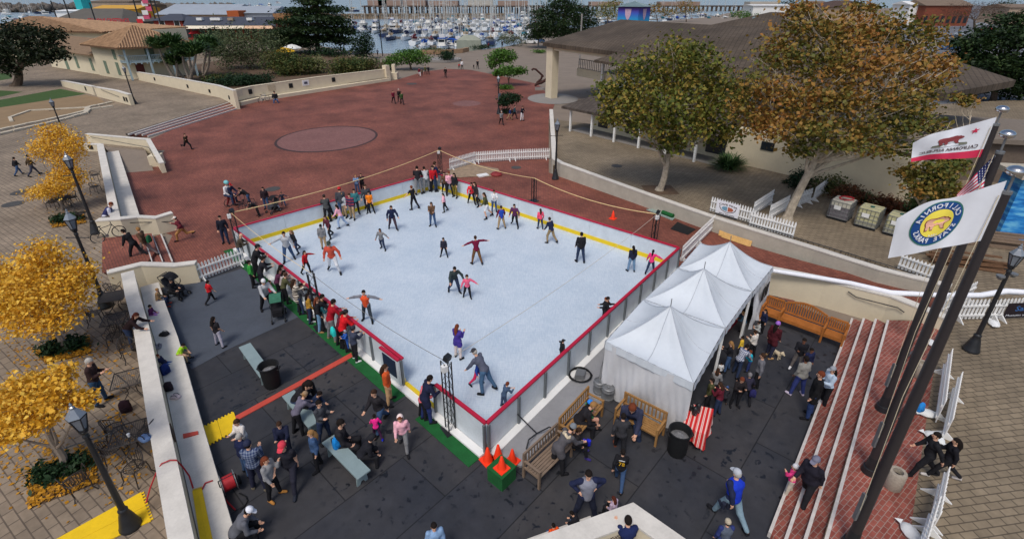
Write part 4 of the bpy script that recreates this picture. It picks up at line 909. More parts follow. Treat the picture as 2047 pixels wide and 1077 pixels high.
# concrete receptacles on the landing
for lab, px in (('round concrete bin between the front and middle flagpole', (1782, 972)), ('round concrete bin beside the upper end of the brick landing', (1836, 752))):
    T = thing('concrete_bin', lab, 'bin', g(*px, ZR), 0, 'concrete bins on the brick landing'); T.scale = (.68,)*3; mb = MB(); mb.lathe([(.27, 0), (.3, .05), (.3, .78), (.27, .82), (.17, .82), (.16, .6)], 20); mb.build('bin_body', M('exposed_aggregate', (160, 150, 136), .9, .25, 14., .4), T, smooth=True); mb = MB(); mb.lathe([(.16, .61), (.02, .62)], 12); mb.build('opening', m_dark, T)
# misc sheets along the brick strip
def slab(name, label, cat, corners, z, th, m):
    mb = MB(); mb.prism([p.xy for p in gl(corners, z)], z+.004, z+th); return tag(mb.build(name, m), label, cat)
m_osb = M('oriented_strand_board', (196, 156, 96), .85, .22, 12., .3)
def lean_sheet(label, bl, br, tl_, tr_, zt):
    q = [g(*bl, .01), g(*br, .01), g(*tr_, zt), g(*tl_, zt)]; n = (q[1]-q[0]).cross(q[3]-q[0]).normalized()*.02; mb = MB(); mb.add(q+[p+n for p in q], [(3, 2, 1, 0), (4, 5, 6, 7), (0, 1, 5, 4), (1, 2, 6, 5), (2, 3, 7, 6), (3, 0, 4, 7)]); tag(mb.build('plywood_sheet', m_osb), label, 'board')
lean_sheet('upper sheet of pale chipboard leaning on the wall below the restaurant banner', (1436, 470), (1474, 483), (1441, 450), (1478, 461), .45); lean_sheet('lower sheet of pale chipboard overlapping the upper one', (1442, 474), (1500, 494), (1447, 464), (1504, 482), .25)
slab('rubber_mat', 'black rubber mat on the bricks near the right rink corner', 'mat', [(1340, 458), (1354, 444), (1391, 459), (1375, 470)], 0, .02, m_dark)
m_gsheet = M('grey_green_sheet', (140, 158, 152), .6, .1, 2.)
slab('plastic_sheet', 'pale green plastic sheet leaning along the foot of the retaining wall', 'sheet', [(1269, 405), (1283, 402), (1372, 434), (1366, 440)], 0, .08, m_gsheet); slab('plastic_sheet', 'pale green plastic sheet nearest the right truss mast', 'sheet', [(1292, 420), (1310, 418), (1352, 434), (1344, 441)], 0, .06, m_gsheet)
mb = MB(); a, b = g(1324, 424, .16), g(1346, 432, .16); mb.tube([a, b], .13, 12); tag(mb.build('turf_roll', m_turf), 'rolled green turf on the plastic sheets', 'turf roll')
mb = MB(); c = g(946, 343); mb.add([(c.x+2.0*math.cos(k*PI/8)*(1+.15*math.sin(k*3)), c.y+1.6*math.sin(k*PI/8)*(1+.2*math.cos(k*5)), .03) for k in range(16)]+[(c.x, c.y, .12)], [(k, (k+1) % 16, 16) for k in range(16)]); tag(mb.build('tarpaulin', M('crumpled_tan_tarp', (148, 128, 106), .8, .3, 3., .8)), 'crumpled tan tarpaulin on the bricks behind the far rink corner', 'tarpaulin')
mb = MB(); mb.lathe([(.42, 0), (.45, .08), (.3, .2), (.12, .22), (.1, .26), (.02, .27)], 14); o = mb.build('hydrant_cover', M('dull_red_paint', (130, 44, 44), .6)); o.location = g(992, 350); tag(o, 'low dull red cover on the bricks by the far right barrier', 'cover')
mb = MB(); a = g(965, 352); mb.box((0, 0, .06), (.8, .5, .1), .5); o = mb.build('white_crate', m_white); o.location = a; tag(o, 'small white crate beside the tan tarpaulin', 'crate')
# coil and scraper on the deck
p = g(1160, 752, .08); T = thing('hose_coil', 'black hose coil and grey pump lying on the steel deck', 'hose', p); mb = MB(); mb.tube([(.42*math.cos(k*.35)*(1-.004*k), .36*math.sin(k*.35), .03+.002*k) for k in range(44)], .022, 5); mb.build('coil', m_dark, T); mb = MB(); mb.prism([(-.22, -.16), (.1, -.2), (.2, .1), (-.1, .2)], 0, .2); mb.build('pump', m_steel, T)
p = g(1073, 868, .08); T = thing('ice_scraper', 'black ice scraper frame leaning on the steel deck by the grey bench', 'scraper', p); mb = MB(); e = [g(1034, 827, .5)-p, Vector((0, 0, .05))]; mb.tube(e, .022, 6); mb.build('handle', m_black, T); mb = MB(); mb.tube([g(1052, 897, .1)-p, g(1057, 878, .3)-p, Vector((0, 0, .05)), g(1098, 853, .35)-p, g(1106, 856, .1)-p], .022, 6); mb.build('frame', m_black, T)
# manhole covers
for lab, px, z, r in (('oval dark manhole cover nearest the second yellow tree', (26, 408), ZL, .55), ('dark manhole cover left of the middle yellow tree', (42, 385), ZL, .55), ('dark manhole cover on the bricks by the retaining wall', (1032, 335), 0, .4), ('manhole cover on the bricks left of the rink', (545, 378), 0, .5), ('dark drain cover on the right terrace by the tree', (1233, 332), ZR, .4), ('dark manhole cover on the bricks near the mural wall', (823, 168), 0, .8)):
    mb = MB(); mb.lathe([(r, 0), (r, .014), (r*.9, .016), (.02, .016)], 20); o = mb.build('manhole_cover', M('iron_cover', (72, 70, 68), .7, .2, 5., .3)); o.location = g(*px, z); tag(o, lab, 'manhole cover', 'manhole covers')
# ================================================================ buildings
m_tile = M('terracotta_tiles', (158, 126, 96), .85, .42, 1.3, .3, world=True); m_tileb = M('terracotta_under', (104, 78, 58), .9, .2, 3., world=True)
m_adobe = M('white_adobe', (216, 206, 180), .9, .06, .8, .1, world=True); m_green = M('sage_green_trim', (112, 130, 112), .7); m_bluegrey = M('pale_blue_trim', (150, 170, 178), .7)
m_win = M('dark_window_glass', (34, 40, 46), .15, .2, 1., 0, 0, .6); m_door = M('dark_red_door', (96, 40, 40), .6)
def shingle_mat(name, c, rot):
    t = NT(name); v = t.co(rot, 1, True); b = t.N('ShaderNodeTexBrick'); b.inputs['Scale'].default_value = 1; b.inputs['Brick Width'].default_value = .7; b.inputs['Row Height'].default_value = .42; b.inputs['Mortar Size'].default_value = .035
    b.inputs['Color1'].default_value = (*mul(lin(c), .92), 1); b.inputs['Color2'].default_value = (*mul(lin(c), 1.12), 1); b.inputs['Mortar'].default_value = (*mul(lin(c), .62), 1); t.L(v, b.inputs['Vector'])
    n = t.noise(v, .25, 5); col = t.mix(1., b.outputs['Color'], t.ramp(n, [(.3, (.7,)*3), (.7, (1.25,)*3)]), 'MULTIPLY'); t.bump(b.outputs['Fac'], -.5, .05); return t.set(col, .85, 0, .2)
def rfaces(P, z0, r0, r1, z1):
    """hip roof over 4 eave corners P (ccw, first edge = front); ridge points r0->r1"""
    A = [Vector((p[0], p[1], z0)) for p in P]; a = Vector((r0[0], r0[1], z1)); b = Vector((r1[0], r1[1], z1))
    return A, a, b
def hip_roof(T, P, z0, r0, r1, z1, m, ribs=None, th=.18, mu=None):
    A, a, b = rfaces(P, z0, r0, r1, z1); mb = MB()
    fs = [(A[0], A[1], b, a), (A[1], A[2], b), (A[2], A[3], a, b), (A[3], A[0], a)]
    for f in fs: mb.add(f, [tuple(range(len(f)))])
    lo = [p-Vector((0, 0, th)) for p in A]
    for i in range(4): mb.add([A[i], lo[i], lo[(i+1) % 4], A[(i+1) % 4]], [(0, 1, 2, 3)])
    mb.add(lo, [(3, 2, 1, 0)])
    o = mb.build('roof', mu or m, T, True)
    if ribs:
        rb = MB()
        for f in fs:
            e0, e1 = f[0], f[1]; t1 = f[2]; t0 = f[-1]; d = (e1-e0); L = d.length; d.normalize(); n = int(L/ribs)
            x0 = (t0-e0).dot(d); x1 = (t1-e0).dot(d); up = ((t0-e0)-d*x0)
            for k in range(1, n):
                x = L*k/n; h = min(1, x/max(x0, .01), (L-x)/max(L-x1, .01))
                if h > .04: rb.tube([e0+d*x, e0+d*x+up*h], ribs*.33, 5, False)
        for p, q in ((A[0], a), (A[1], b), (A[2], b), (A[3], a), (a, b)): rb.tube([p, q], .12, 6)
        c = rb.build('tile_rows', m, None, smooth=True); c.parent = o; c.location = (-T.location.x, -T.location.y, -T.location.z)
    return o
def wins(T, A, d, n, lst, m=m_win, frame=None, name='window'):
    """openings on a wall through A along d: (distance, z centre, w, h)"""
    for s, z, w, h in lst:
        q = A+d*s+n*.03; ang = math.atan2(d.y, d.x); mb = MB(); mb.box((q.x, q.y, z), (w, .06, h), ang); o = mb.build(name, m, T, True)
        if frame:
            f = MB()
            for dx, dz, ww, hh in ((0, h/2+.06, w+.24, .12), (0, -h/2-.06, w+.24, .12), (-w/2-.06, 0, .12, h), (w/2+.06, 0, .12, h)):
                r = q+d*dx+n*.03; f.box((r.x, r.y, z+dz), (ww, .1, hh), ang)
            c = f.build('frame', frame, None); c.parent = o; c.location = (-T.location.x, -T.location.y, -T.location.z)
# ---- white adobe house
A = g(255, 160, ZL); u = (g(395, 150, ZL)-A); W_ = u.length*.92; u.normalize(); v = Vector((-u.y, u.x, 0)); vB = (g(100, 134, ZL)-A); 
v = vB.normalized(); D_ = 9.5; ze = zat(A.x, A.y, 94)
T = thing('adobe_house', 'white two storey adobe house with tiled hip roof and pale blue balcony', 'house', A)
X = lambda a, b: A+u*a+v*b
mb = MB(); mb.prism([X(.0, .0).xy, X(.01, D_).xy, X(W_, D_).xy, X(W_, 2.0).xy, X(.4, 2.0).xy, X(.4, 0).xy], ZL-.3, ze-.05); 
mb = MB(); mb.prism([X(0, .5).xy, X(W_, .5).xy, X(W_, D_).xy, X(0, D_).xy], ZL-.3, ze-.02); mb.build('wall', m_adobe, T, True)
ov = .9
P = [X(-ov, -2.4), X(W_+ov, -2.4), X(W_+ov, D_+ov), X(-ov, D_+ov)]; mid = D_/2-.6
zr = 8.0
hip_roof(T, P, ze-.05, X(4.2, mid), X(W_-4.2, mid), zr, m_tile, .36, mu=m_tileb)
n_ = -u; wins(T, X(0, 0), v, -u, [(1.8, ze-1.2, .9, 1.4), (1.9, ZL+1.5, .9, 1.9), (6.0, ZL+1.5, .9, 1.9)], m_green, None, 'shutter')
wins(T, X(0, .5), u, -v, [(2.2, ZL+1.15, 1.1, 2.2)], m_door, m_adobe, 'door'); wins(T, X(0, .5), u, -v, [(4.0, ZL+3.7, 1.2, 1.8), (6.8, ZL+3.7, 1., 1.8)], m_green, None, 'shutter')
mb = MB(); zb = ZL+2.5; mb.prism([X(0, -1.7).xy, X(W_, -1.7).xy, X(W_, .5).xy, X(0, .5).xy], zb, zb+.2)
for k in range(12): p = X(W_*(k+.5)/12, -1.6); mb.box((p.x, p.y, zb-.1), (.15, .5, .18), math.atan2(u.y, u.x))
mb.build('balcony_floor', m_bluegrey, T, True)
mb = MB()
for k in range(41): p = X(W_*k/40, -1.65); mb.box((p.x, p.y, zb+.6), (.06, .06, .8), math.atan2(u.y, u.x))
for z in (.3, 1.02): a, b = X(0, -1.65), X(W_, -1.65); mb.beam((a.x, a.y, zb+z), (b.x, b.y, zb+z), .09, .09)
for z in (.3, 1.02): a, b = X(0, -1.65), X(0, .5); mb.beam((a.x, a.y, zb+z), (b.x, b.y, zb+z), .09, .09)
mb.build('balcony_rail', m_bluegrey, T, True)
for k in range(4): mb = MB(); p = X(W_*k/3, -1.75); mb.box((p.x, p.y, (ZL+ze)/2), (.28, .28, ze-ZL-.1), math.atan2(u.y, u.x)); mb.build('post', m_bluegrey, T, True)
# ---- long single storey wing
Bw = g(100, 134, ZL); Lw = (Bw-A).length; T = thing('adobe_wing', 'long low white wing with plain tiled roof, running back from the two storey adobe house', 'house', X(0, D_)); zw = zat(X(0, D_+1).x, X(0, D_+1).y, 109)
mb = MB(); mb.prism([X(.3, D_).xy, X(7.5, D_).xy, X(7.5, Lw).xy, X(.3, Lw).xy], ZL-.3, zw); mb.build('wall', m_adobe, T, True)
P = [X(-.5, Lw+.4), X(-.5, D_+.02), X(8.3, D_+.02), X(8.3, Lw+.4)]; hip_roof(T, P, zw, X(4., Lw-.5), X(4., D_+.5), zw+2.0, M('brown_flat_tiles', (126, 104, 82), .9, .2, 2., .3, world=True))
wins(T, X(.3, 0), v, -u, [(D_+2.6, ZL+1.5, .9, 1.9), (D_+8.4, ZL+1.5, .9, 1.9), (D_+13, ZL+1.2, 1.1, 2.3)], m_green, None, 'shutter')
# ---- far tiled block
c = gy(110, 70, 118); T = thing('adobe_block', 'farther tiled adobe block rising behind the dark oak', 'house', (c.x, c.y, 0)); q = [gy(20, 60, 118), gy(212, 64, 105)]
Q0 = Vector((q[0].x, 112, 0)); e = 6.2
P = [(q[0].x, 112), (q[1].x, 104), (q[1].x+6, 122), (q[0].x+2, 130)]; zt = lambda p, py: zat(p[0], p[1], py)
hip_roof(T, P, 5.9, (gy(78, 38, 118).x-2, 118), (gy(90, 38, 118).x, 117), 8.2, m_tile, .55, mu=m_tileb)
mb = MB(); mb.prism([(p[0]*.985, p[1]+.8) for p in P[:2]]+[(P[2][0], P[2][1]-1), (P[3][0], P[3][1]-1)], 0, 5.8); mb.build('wall', m_adobe, T, True)
# ---- conference hall with shingle roof
m_sh = shingle_mat('weathered_shingles', (84, 74, 64), R(-60)); m_fascia = M('dark_fascia', (52, 46, 42), .8)
P0 = g(1085, 85, 6.8); P1 = g(1890, 187, 6.8); d = (P1-P0); Lh = d.length; d.normalize(); n = Vector((-d.y, d.x, 0)); n = n if n.x > 0 else -n
Y = lambda a, b: P0+d*a+n*b
T = thing('conference_hall', 'large hall with broad weathered shingle roof, tall cream column and painted cupola', 'building', (P0.x, P0.y, 0))
hip_roof(T, [Y(0, 0), Y(Lh, 0), Y(Lh, 10.5), Y(0, 19.5)], 6.8, Y(2.2, 10.8), Y(Lh-9, 8.2), 9.35, m_sh, th=.45)
mb = MB(); e1, e2 = [Vector((p.x, p.y, z)) for p, z in ((Y(14.5, .6), 6.95), (Y(Lh-.5, .6), 6.95))]; l1, l2 = [Vector((p.x, p.y, 6.0)) for p in (Y(13.2, -2.2), Y(Lh-.5, -2.2))]
mb.quad(l1, l2, e2, e1); mb.quad(l1-Vector((0, 0, .2)), l1, e1, e1-Vector((0, 0, .2))); mb.quad(l2-Vector((0, 0, .25)), l2, l1, l1-Vector((0, 0, .25))); mb.build('lower_roof', m_sh, T, True)
hip_roof(T, [Y(8, 14), Y(Lh-16, 14), Y(Lh-16, 30), Y(8, 30)], 7.8, Y(16, 22), Y(Lh-24, 22), 10.4, m_sh, th=.4)
cb = g(1102, 195, .02); ad = math.atan2(d.y, d.x)
mb = MB(); mb.box((cb.x, cb.y, 3.35), (1.35, 1.0, 6.7), ad); mb.build('column', m_wall, T, True)
mb = MB(); a, b = Y(1.2, .7), Y(15, .7); mb.beam((a.x, a.y, 6.2), (b.x, b.y, 6.2), .5, .5); mb.build('beam', m_wall, T, True)
mb = MB(); a, b = Y(1.8, 4.5), Y(16, 4.5); mb.beam((a.x, a.y, 3.1), (b.x, b.y, 3.1), .4, 1.0); mb.prism([Y(1.8, 4.7).xy, Y(16, 4.7).xy, Y(16, 14).xy, Y(1.8, 14).xy], 2.6, 2.9); mb.build('gallery', m_wall, T, True)
mb = MB()
for k in range(40): p = Y(1.8+14.2*k/39, 4.6); mb.box((p.x, p.y, 4.15), (.05, .05, 1.1), ad)
a, b = Y(1.8, 4.6), Y(16, 4.6); mb.beam((a.x, a.y, 4.7), (b.x, b.y, 4.7), .08, .08); mb.build('gallery_rail', m_black, T, True)
for q in ((7.5, 3.9), (14.4, 1.5), (16, 8), (2, 12)): mb = MB(); p = Y(*q); mb.box((p.x, p.y, 3.3), (.3, .3, 6.6), ad); mb.build('post', m_white, T, True)
mb = MB(); mb.prism([Y(17, 2.5).xy, Y(Lh-4, 2.5).xy, Y(Lh-4, 9).xy, Y(17, 14).xy], 0, 6.5); mb.build('wall', m_wall, T, True)
wins(T, Y(0, 2.5), d, -n, [(19+3.2*k, 4.9, 2.2, 2.0) for k in range(6)]+[(19+3.2*k, 1.9, 2., 1.8) for k in range(6)], m_win)
for k in range(7): mb = MB(); p = Y(17.5+3.6*k, -1.2); mb.box((p.x, p.y, 3.4), (.2, .2, 5.4), ad); mb.build('post', m_white, T, True)
mb = MB(); a, b = Y(17, -1.2), Y(Lh-4, -1.2); mb.beam((a.x, a.y, 3.5), (b.x, b.y, 3.5), 2.4, .25)
mb.build('balcony_floor', m_fascia, T, True); mb = MB()
for k in range(60): p = a.lerp(b, k/59); mb.box((p.x, p.y, 4.1), (.05, .05, 1.0), ad)
mb.beam((a.x, a.y, 4.65), (b.x, b.y, 4.65), .08, .08); mb.build('balcony_rail', m_bluegrey, T, True)
# cupola
c = g(1266, 41, 9.1); zc1, zc2 = zat(c.x, c.y, 14), zat(c.x, c.y, 3); t = NT('painted_cupola'); pos = t.N('ShaderNodeNewGeometry').outputs['Position']; sx = t.N('ShaderNodeSeparateXYZ'); t.L(pos, sx.inputs[0]); mr = t.N('ShaderNodeMapRange'); mr.inputs[1].default_value = 9.1; mr.inputs[2].default_value = zc1; t.L(sx.outputs[2], mr.inputs[0])
t.set(t.ramp(mr.outputs[0], [(0, lin((30, 158, 206))), (.5, lin((62, 98, 196))), (.8, lin((84, 56, 158))), (.95, lin((70, 44, 120)))]), .6)
w_ = 3.2; a45 = R(48); mb = MB(); mb.box((c.x, c.y, (8.4+zc1)/2), (w_, w_, zc1-8.4), a45); cu = mb.build('cupola', t.m, T, True)
mb = MB()
def cup_pt(side, x, z):  # on the two visible faces
    q = Matrix.Rotation(a45+side*PI/2, 3, 'Z')@Vector((x, -w_/2-.03, 0)); return Vector((c.x+q.x, c.y+q.y, z))
for side in (0, 3):
    P = [(-.5, zc1-.25), (.5, zc1-.25), (.42, zc1-1.), (.2, zc1-1.5), (0, zc1-1.65), (-.2, zc1-1.5), (-.42, zc1-1.)]; vs = [cup_pt(side, *p) for p in P]; mb.add(vs, [tuple(range(7))[::-1]])
pp = mb.build('shield', M('pale_pink_shield', (198, 168, 190), .7), None); pp.parent = cu; pp.location = (-T.location.x, -T.location.y, 0)
mb = MB(); Rm = Matrix.Rotation(a45, 3, 'Z'); q = [Vector((c.x, c.y, zc1+.02))+Rm@Vector((x, y, 0)) for x, y in ((-1.9, -1.9), (1.9, -1.9), (1.9, 1.9), (-1.9, 1.9))]; ap = Vector((c.x, c.y, zc2)); mb.add(q+[ap], [(0, 1, 4), (1, 2, 4), (2, 3, 4), (3, 0, 4), (3, 2, 1, 0)])
for i in range(4):
    for k in range(9): e = q[i].lerp(q[(i+1) % 4], k/8); mb.tube([e, e.lerp(ap, 1-abs(k/4-1)*.98)], .035, 4)
mb.build('cupola_roof', M('verdigris_metal', (120, 140, 142), .5, .2, 1., 0, .3), T, True)
c2 = g(1505, 50, 9.0); mb = MB(); q = [Vector((c2.x+x, c2.y+y, 8.9)) for x, y in ((-1.5, -1.5), (1.5, -1.5), (1.5, 1.5), (-1.5, 1.5))]; mb.add(q+[Vector((c2.x, c2.y, 9.9))], [(0, 1, 4), (1, 2, 4), (2, 3, 4), (3, 0, 4)]); mb.build('skylight_roof', M('verdigris_metal', (120, 140, 142), .5), T, True)
# ---- verandah range in front of it
V0 = Vector((5.4, 46.6, 0)); vd = Vector((.66, -.751, 0)); vn = Vector((.751, .66, 0)); Z = lambda a, b: V0+vd*a+vn*b; av = math.atan2(vd.y, vd.x)
T = thing('verandah_building', 'low white building with dark windows and a shingled verandah on white posts', 'building', (V0.x, V0.y, 0)); m_sh2 = shingle_mat('dark_shingles', (82, 74, 68), R(-48))
mb = MB(); mb.prism([Z(.8, 2.0).xy, Z(26, 2.0).xy, Z(26, 8).xy, Z(.8, 8).xy], 0, 3.3); mb.build('wall', m_wall, T, True)
mb = MB(); l = [Z(-.7, -.5), Z(14.5, -.5), Z(14.5, 3.0), Z(1.6, 3.4)]; zz = [2.95, 2.95, 4.1, 4.2]; top = [Vector((p.x, p.y, z)) for p, z in zip(l, zz)]; back = Vector((Z(-.7, 8).x, Z(-.7, 8).y, 2.95))
mb.quad(*top); mb.add([top[0], top[3], Vector((Z(1.6, 8).x, Z(1.6, 8).y, 4.2)), back], [(0, 1, 2, 3)]); lo = [p-Vector((0, 0, .22)) for p in top]; mb.quad(lo[0], lo[1], top[1], top[0]); mb.quad(lo[3], lo[2], lo[1], lo[0]); mb.quad(back-Vector((0, 0, .22)), lo[0], top[0], back); mb.build('verandah_roof', m_sh2, T, True)
hip_roof(T, [Z(.5, 2.6), Z(26.4, 2.6), Z(26.4, 9), Z(.5, 9)], 3.5, Z(4, 5.8), Z(23, 5.8), 4.5, m_sh2, th=.2)
for k in range(6): mb = MB(); p = Z(.15+2.55*k, -.1); mb.box((p.x, p.y, 1.8), (.16, .16, 2.2), av); mb.build('post', m_white, T, True)
wins(T, Z(0, 2.0), vd, -vn, [(2.3, 1.75, 1.1, 1.3), (5.6, 1.75, 1.3, 1.3), (8.9, 1.7, 1.5, 1.6), (13.4, 1.75, 1.6, 1.4), (17.2, 2.4, .9, .6)], m_win)
mb = MB(); mb.prism([Z(0, .2).xy, Z(15, .2).xy, Z(15, 1.98).xy, Z(0, 1.98).xy], ZR, ZR+.06); mb.build('verandah_floor', m_slab, T, True)
# ---- blue mural building & shed at the right edge
p = g(1992, 478, ZR); e = g(2150, 490, ZR); t = NT('painted_sea_mural'); v_ = t.co(0, (1.2, 1.2, 6.), True); nn = t.noise(v_, .8, 5, .6)
t.set(t.ramp(nn, [(.35, lin((20, 96, 172))), (.5, lin((44, 136, 208))), (.62, lin((110, 186, 226)))]), .5)
T = thing('mural_building', 'low building painted with a blue sea mural at the right edge', 'building', p); dd = (e-p).normalized(); nn_ = Vector((-dd.y, dd.x, 0)); mb = MB(); mb.prism([p.xy, (p+dd*9).xy, (p+dd*9+nn_*1.5).xy, (p+nn_*1.5).xy], ZR, ZR+3.3); mb.build('wall', t.m, T, True)
mb = MB(); mb.prism([(p-dd*.3-nn_*.3).xy, (p+dd*9-nn_*.3).xy, (p+dd*9+nn_*1.8).xy, (p-dd*.3+nn_*1.8).xy], ZR+3.3, ZR+3.55); mb.build('roof', M('pale_roof_membrane', (176, 168, 152), .8), T, True)
mb = MB(); q = p+dd*2.-nn_*.03; mb.box((q.x, q.y, ZR+1.0), (1.5, .05, 2.0), math.atan2(dd.y, dd.x)); mb.build('door', M('plain_blue_door', (24, 112, 190), .5), T, True)
T = thing('brown_shed', 'brown flat roofed shed behind the flag with the red stripe', 'shed', (31, 34.5, 0)); mb = MB(); mb.prism([(29.5, 33), (40, 30), (42, 36), (31, 40)], 0, 3.4); mb.build('wall', M('brown_boards', (104, 92, 82), .8), T, True); mb = MB(); mb.prism([(29.2, 32.6), (40.4, 29.6), (42.4, 36.3), (30.8, 40.4)], 3.4, 3.7); mb.build('roof', M('grey_brown_roof', (120, 110, 100), .9), T, True)
# stacked pallets and timber
for k, (lab, px, w) in enumerate((('stack of grey timber rails beside the mural building', (1975, 488), 3.2), ('untidy pile of brown planks on the pavers behind the flagpoles', (1930, 528), 3.4), ('pale pallet stack against the mural building', (1965, 462), 1.4))):
    p = g(*px, ZR); T = thing('timber_stack' if k < 2 else 'pallet_stack', lab, 'timber stack' if k < 2 else 'pallets', p, R(-20)); mb = MB()
    for i in range(14 if k < 2 else 8): mb.box((random.uniform(-.15, .15), random.uniform(-.45, .45) if k < 2 else 0, .06+.085*(i//2 if k == 0 else i//3 if k == 1 else i*1.2)), (w*random.uniform(.75, 1), .12 if k < 2 else 1.0, .07), random.uniform(-.12, .12)*(1 if k else .3))
    mb.build('planks', [m_wood, M('brown_planks', (108, 80, 58), .85, .3, 3.), M('pale_planks', (170, 142, 108), .85)][k], T)
# ================================================================ wharf and far buildings
m_pile = M('dark_piles', (74, 62, 54), .9, .3, .2, world=True)
def block(name, label, cat, x0, x1, yt, yb, Yd, dep, m, roof=None, rz=0, zbase=None, wn=None, gable=0.):
    """box whose near face fills the pixel rectangle at the distance Yd"""
    a, b = gy(x0, yb, Yd), gy(x1, yb, Yd); zt = gy(x0, yt, Yd).z; zb = min(a.z, 0) if zbase is None else zbase; T = thing(name, label, cat, ((a.x+b.x)/2, Yd, 0))
    mb = MB(); mb.prism([(a.x, Yd), (b.x, Yd), (b.x, Yd+dep), (a.x, Yd+dep)], zb, zt); mb.build('wall', m, T, True)
    if roof:
        mr, rise = roof; mb = MB(); o = .6; q = [Vector((a.x-o, Yd-o, zt)), Vector((b.x+o, Yd-o, zt)), Vector((b.x+o, Yd+dep+o, zt)), Vector((a.x-o, Yd+dep+o, zt))]; r0 = Vector((a.x-o+gable, Yd+dep/2, zt+rise)); r1 = Vector((b.x+o-gable, Yd+dep/2, zt+rise))
        q = [p+Vector((0, 0, .03)) for p in q]; mb.add(q+[r0, r1], [(0, 1, 5, 4), (1, 2, 5), (2, 3, 4, 5), (3, 0, 4), (3, 2, 1, 0)]); mb.build('roof', mr, T, True)
    if wn:
        for k in range(wn[0]):
            s = (k+.5)/wn[0]; x = a.x+(b.x-a.x)*s; w = (b.x-a.x)/wn[0]*wn[3]; z0 = zb+(zt-zb)*wn[1]; z1 = zb+(zt-zb)*wn[2]; mb = MB(); mb.box((x, Yd-.04, (z0+z1)/2), (w, .1, z1-z0)); mb.build('window', m_win, T, True)
    return T, a, b, zt
m_slate = M('dark_slate_roof', (66, 70, 82), .85, .12, .4, .1, world=True); m_metal = M('grey_metal_roof', (150, 158, 168), .7, .08, .3, world=True); m_redw = M('barn_red_boards', (136, 52, 40), .8, .12, .6, world=True); m_brown = M('brown_roofing', (118, 102, 88), .9, .12, .4, world=True)
m_sageroof = M('grey_brown_shingle_roof', (92, 88, 82), .9, .12, .4, world=True); m_mustard = M('mustard_boards', (206, 158, 54), .8, .08, .4, world=True); m_beige = M('beige_boards', (158, 138, 118), .85, .08, .4, world=True)
block('beige_warehouse', 'flat beige warehouse at the far end of the old wharf', 'warehouse', 177, 262, 4, 24, 330, 30, m_beige, (m_brown, 1.))
block('white_shed', 'long white shed by the teal tower on the wharf', 'shed', 112, 188, 23, 34, 255, 14, m_white, (m_white, .6))
block('teal_tower', 'slim teal painted tower on the wharf', 'tower', 154, 168, -6, 22, 262, 6, M('teal_paint', (34, 160, 166), .6))
block('yellow_shop', 'mustard yellow shop building on the wharf', 'shop', 189, 278, 19, 40, 235, 16, m_mustard, (M('mustard_roof', (196, 150, 60), .8), 1.5))
block('brown_shop', 'brown roofed shop behind the mustard yellow shop', 'shop', 216, 300, 12, 26, 262, 14, m_brown, (m_brown, 1.), wn=(4, .3, .7, .5))
T, a, b, zt = block('grey_roof_restaurant', 'low restaurant with a wide grey roof and red lettering', 'restaurant', 96, 246, 47, 62, 178, 22, m_sageroof, (m_sageroof, 4.2), gable=6., wn=(8, .2, .8, .4))
for s, px in (('SEASONS', 194), ('GREETINGS', 236)):
    mb = MB(); q = gy(px, 43, 177.); put_text(mb, s, 2.1, lambda x, y, q=q: Vector((q.x+x*.68, 177., q.z+y)), .05); mb.build('lettering', M('red_letter_paint', (178, 26, 40), .6), T, True)
T, a, b, zt = block('red_shop', 'barn red wharf shop with two white framed windows and dark roof', 'shop', 311, 368, 42, 59, 165, 10, m_redw, (m_slate, 1.8), gable=3.)
for px in (324, 354): q = gy(px, 47, 165); wins(T, Vector((q.x, 165, 0)), Vector((1, 0, 0)), Vector((0, -1, 0)), [(0, q.z, 1.5, 1.5)], m_win, m_white)
mb = MB(); q, r = gy(308, 60, 163.5), gy(370, 60, 163.5); mb.box(((q.x+r.x)/2, 163.5, q.z), (r.x-q.x, 3, .25))
mb.build('porch_roof', m_slate, T, True)
for px in (312, 340, 366): q = gy(px, 60, 162.3); mb = MB(); mb.box((q.x, 162.3, q.z/2), (.3, .3, q.z)); mb.build('porch_post', m_bluegrey, T, True)
T, a, b, zt = block('restaurant_row', 'long dark roofed restaurant row with a cream awning', 'restaurant', 370, 548, 50, 74, 160, 12, m_redw, None, wn=(12, .25, .75, .7))
q = [gy(366, 51, 158.5), gy(551, 51, 158.5), gy(548, 34, 168), gy(372, 34, 168)]; mb = MB(); mb.quad(*q); mb.quad(q[0]-Vector((0, 0, .4)), q[1]-Vector((0, 0, .4)), q[1], q[0]); mb.quad(q[3], q[2], q[2]-Vector((0, 0, 4)), q[3]-Vector((0, 0, 4))); mb.build('roof', m_slate, T, True)
q = [gy(372, 58, 156), gy(545, 58, 156), gy(548, 52, 158.4), gy(370, 52, 158.4)]
for k in range(3): s, e = k/3+.004, (k+1)/3-.004; mb = MB(); mb.quad(q[0].lerp(q[1], s), q[0].lerp(q[1], e), q[3].lerp(q[2], e), q[3].lerp(q[2], s)); mb.build('awning', M('awning_%d' % k, ((226, 214, 190), (222, 208, 182), (214, 176, 142))[k], .8), T, True)
for px in (400, 432, 462, 500): q = gy(px, 40, 163); mb = MB(); mb.box((q.x, 163, q.z+.2), (1.6 if px != 432 else 3, 1.2, .7)); mb.build('roof_vent', m_white if px != 462 else m_beige, T, True)
T, a, b, zt = block('metal_warehouse', 'large pale grey metal roofed warehouse on the wharf', 'warehouse', 314, 456, 30, 40, 215, 30, m_beige, (m_metal, 3.6), gable=0.)
block('gabled_warehouse', 'grey gabled warehouse with yellow end wall beside the metal roof', 'warehouse', 456, 545, 27, 38, 200, 20, m_metal, (m_metal, 2.2), gable=.5)
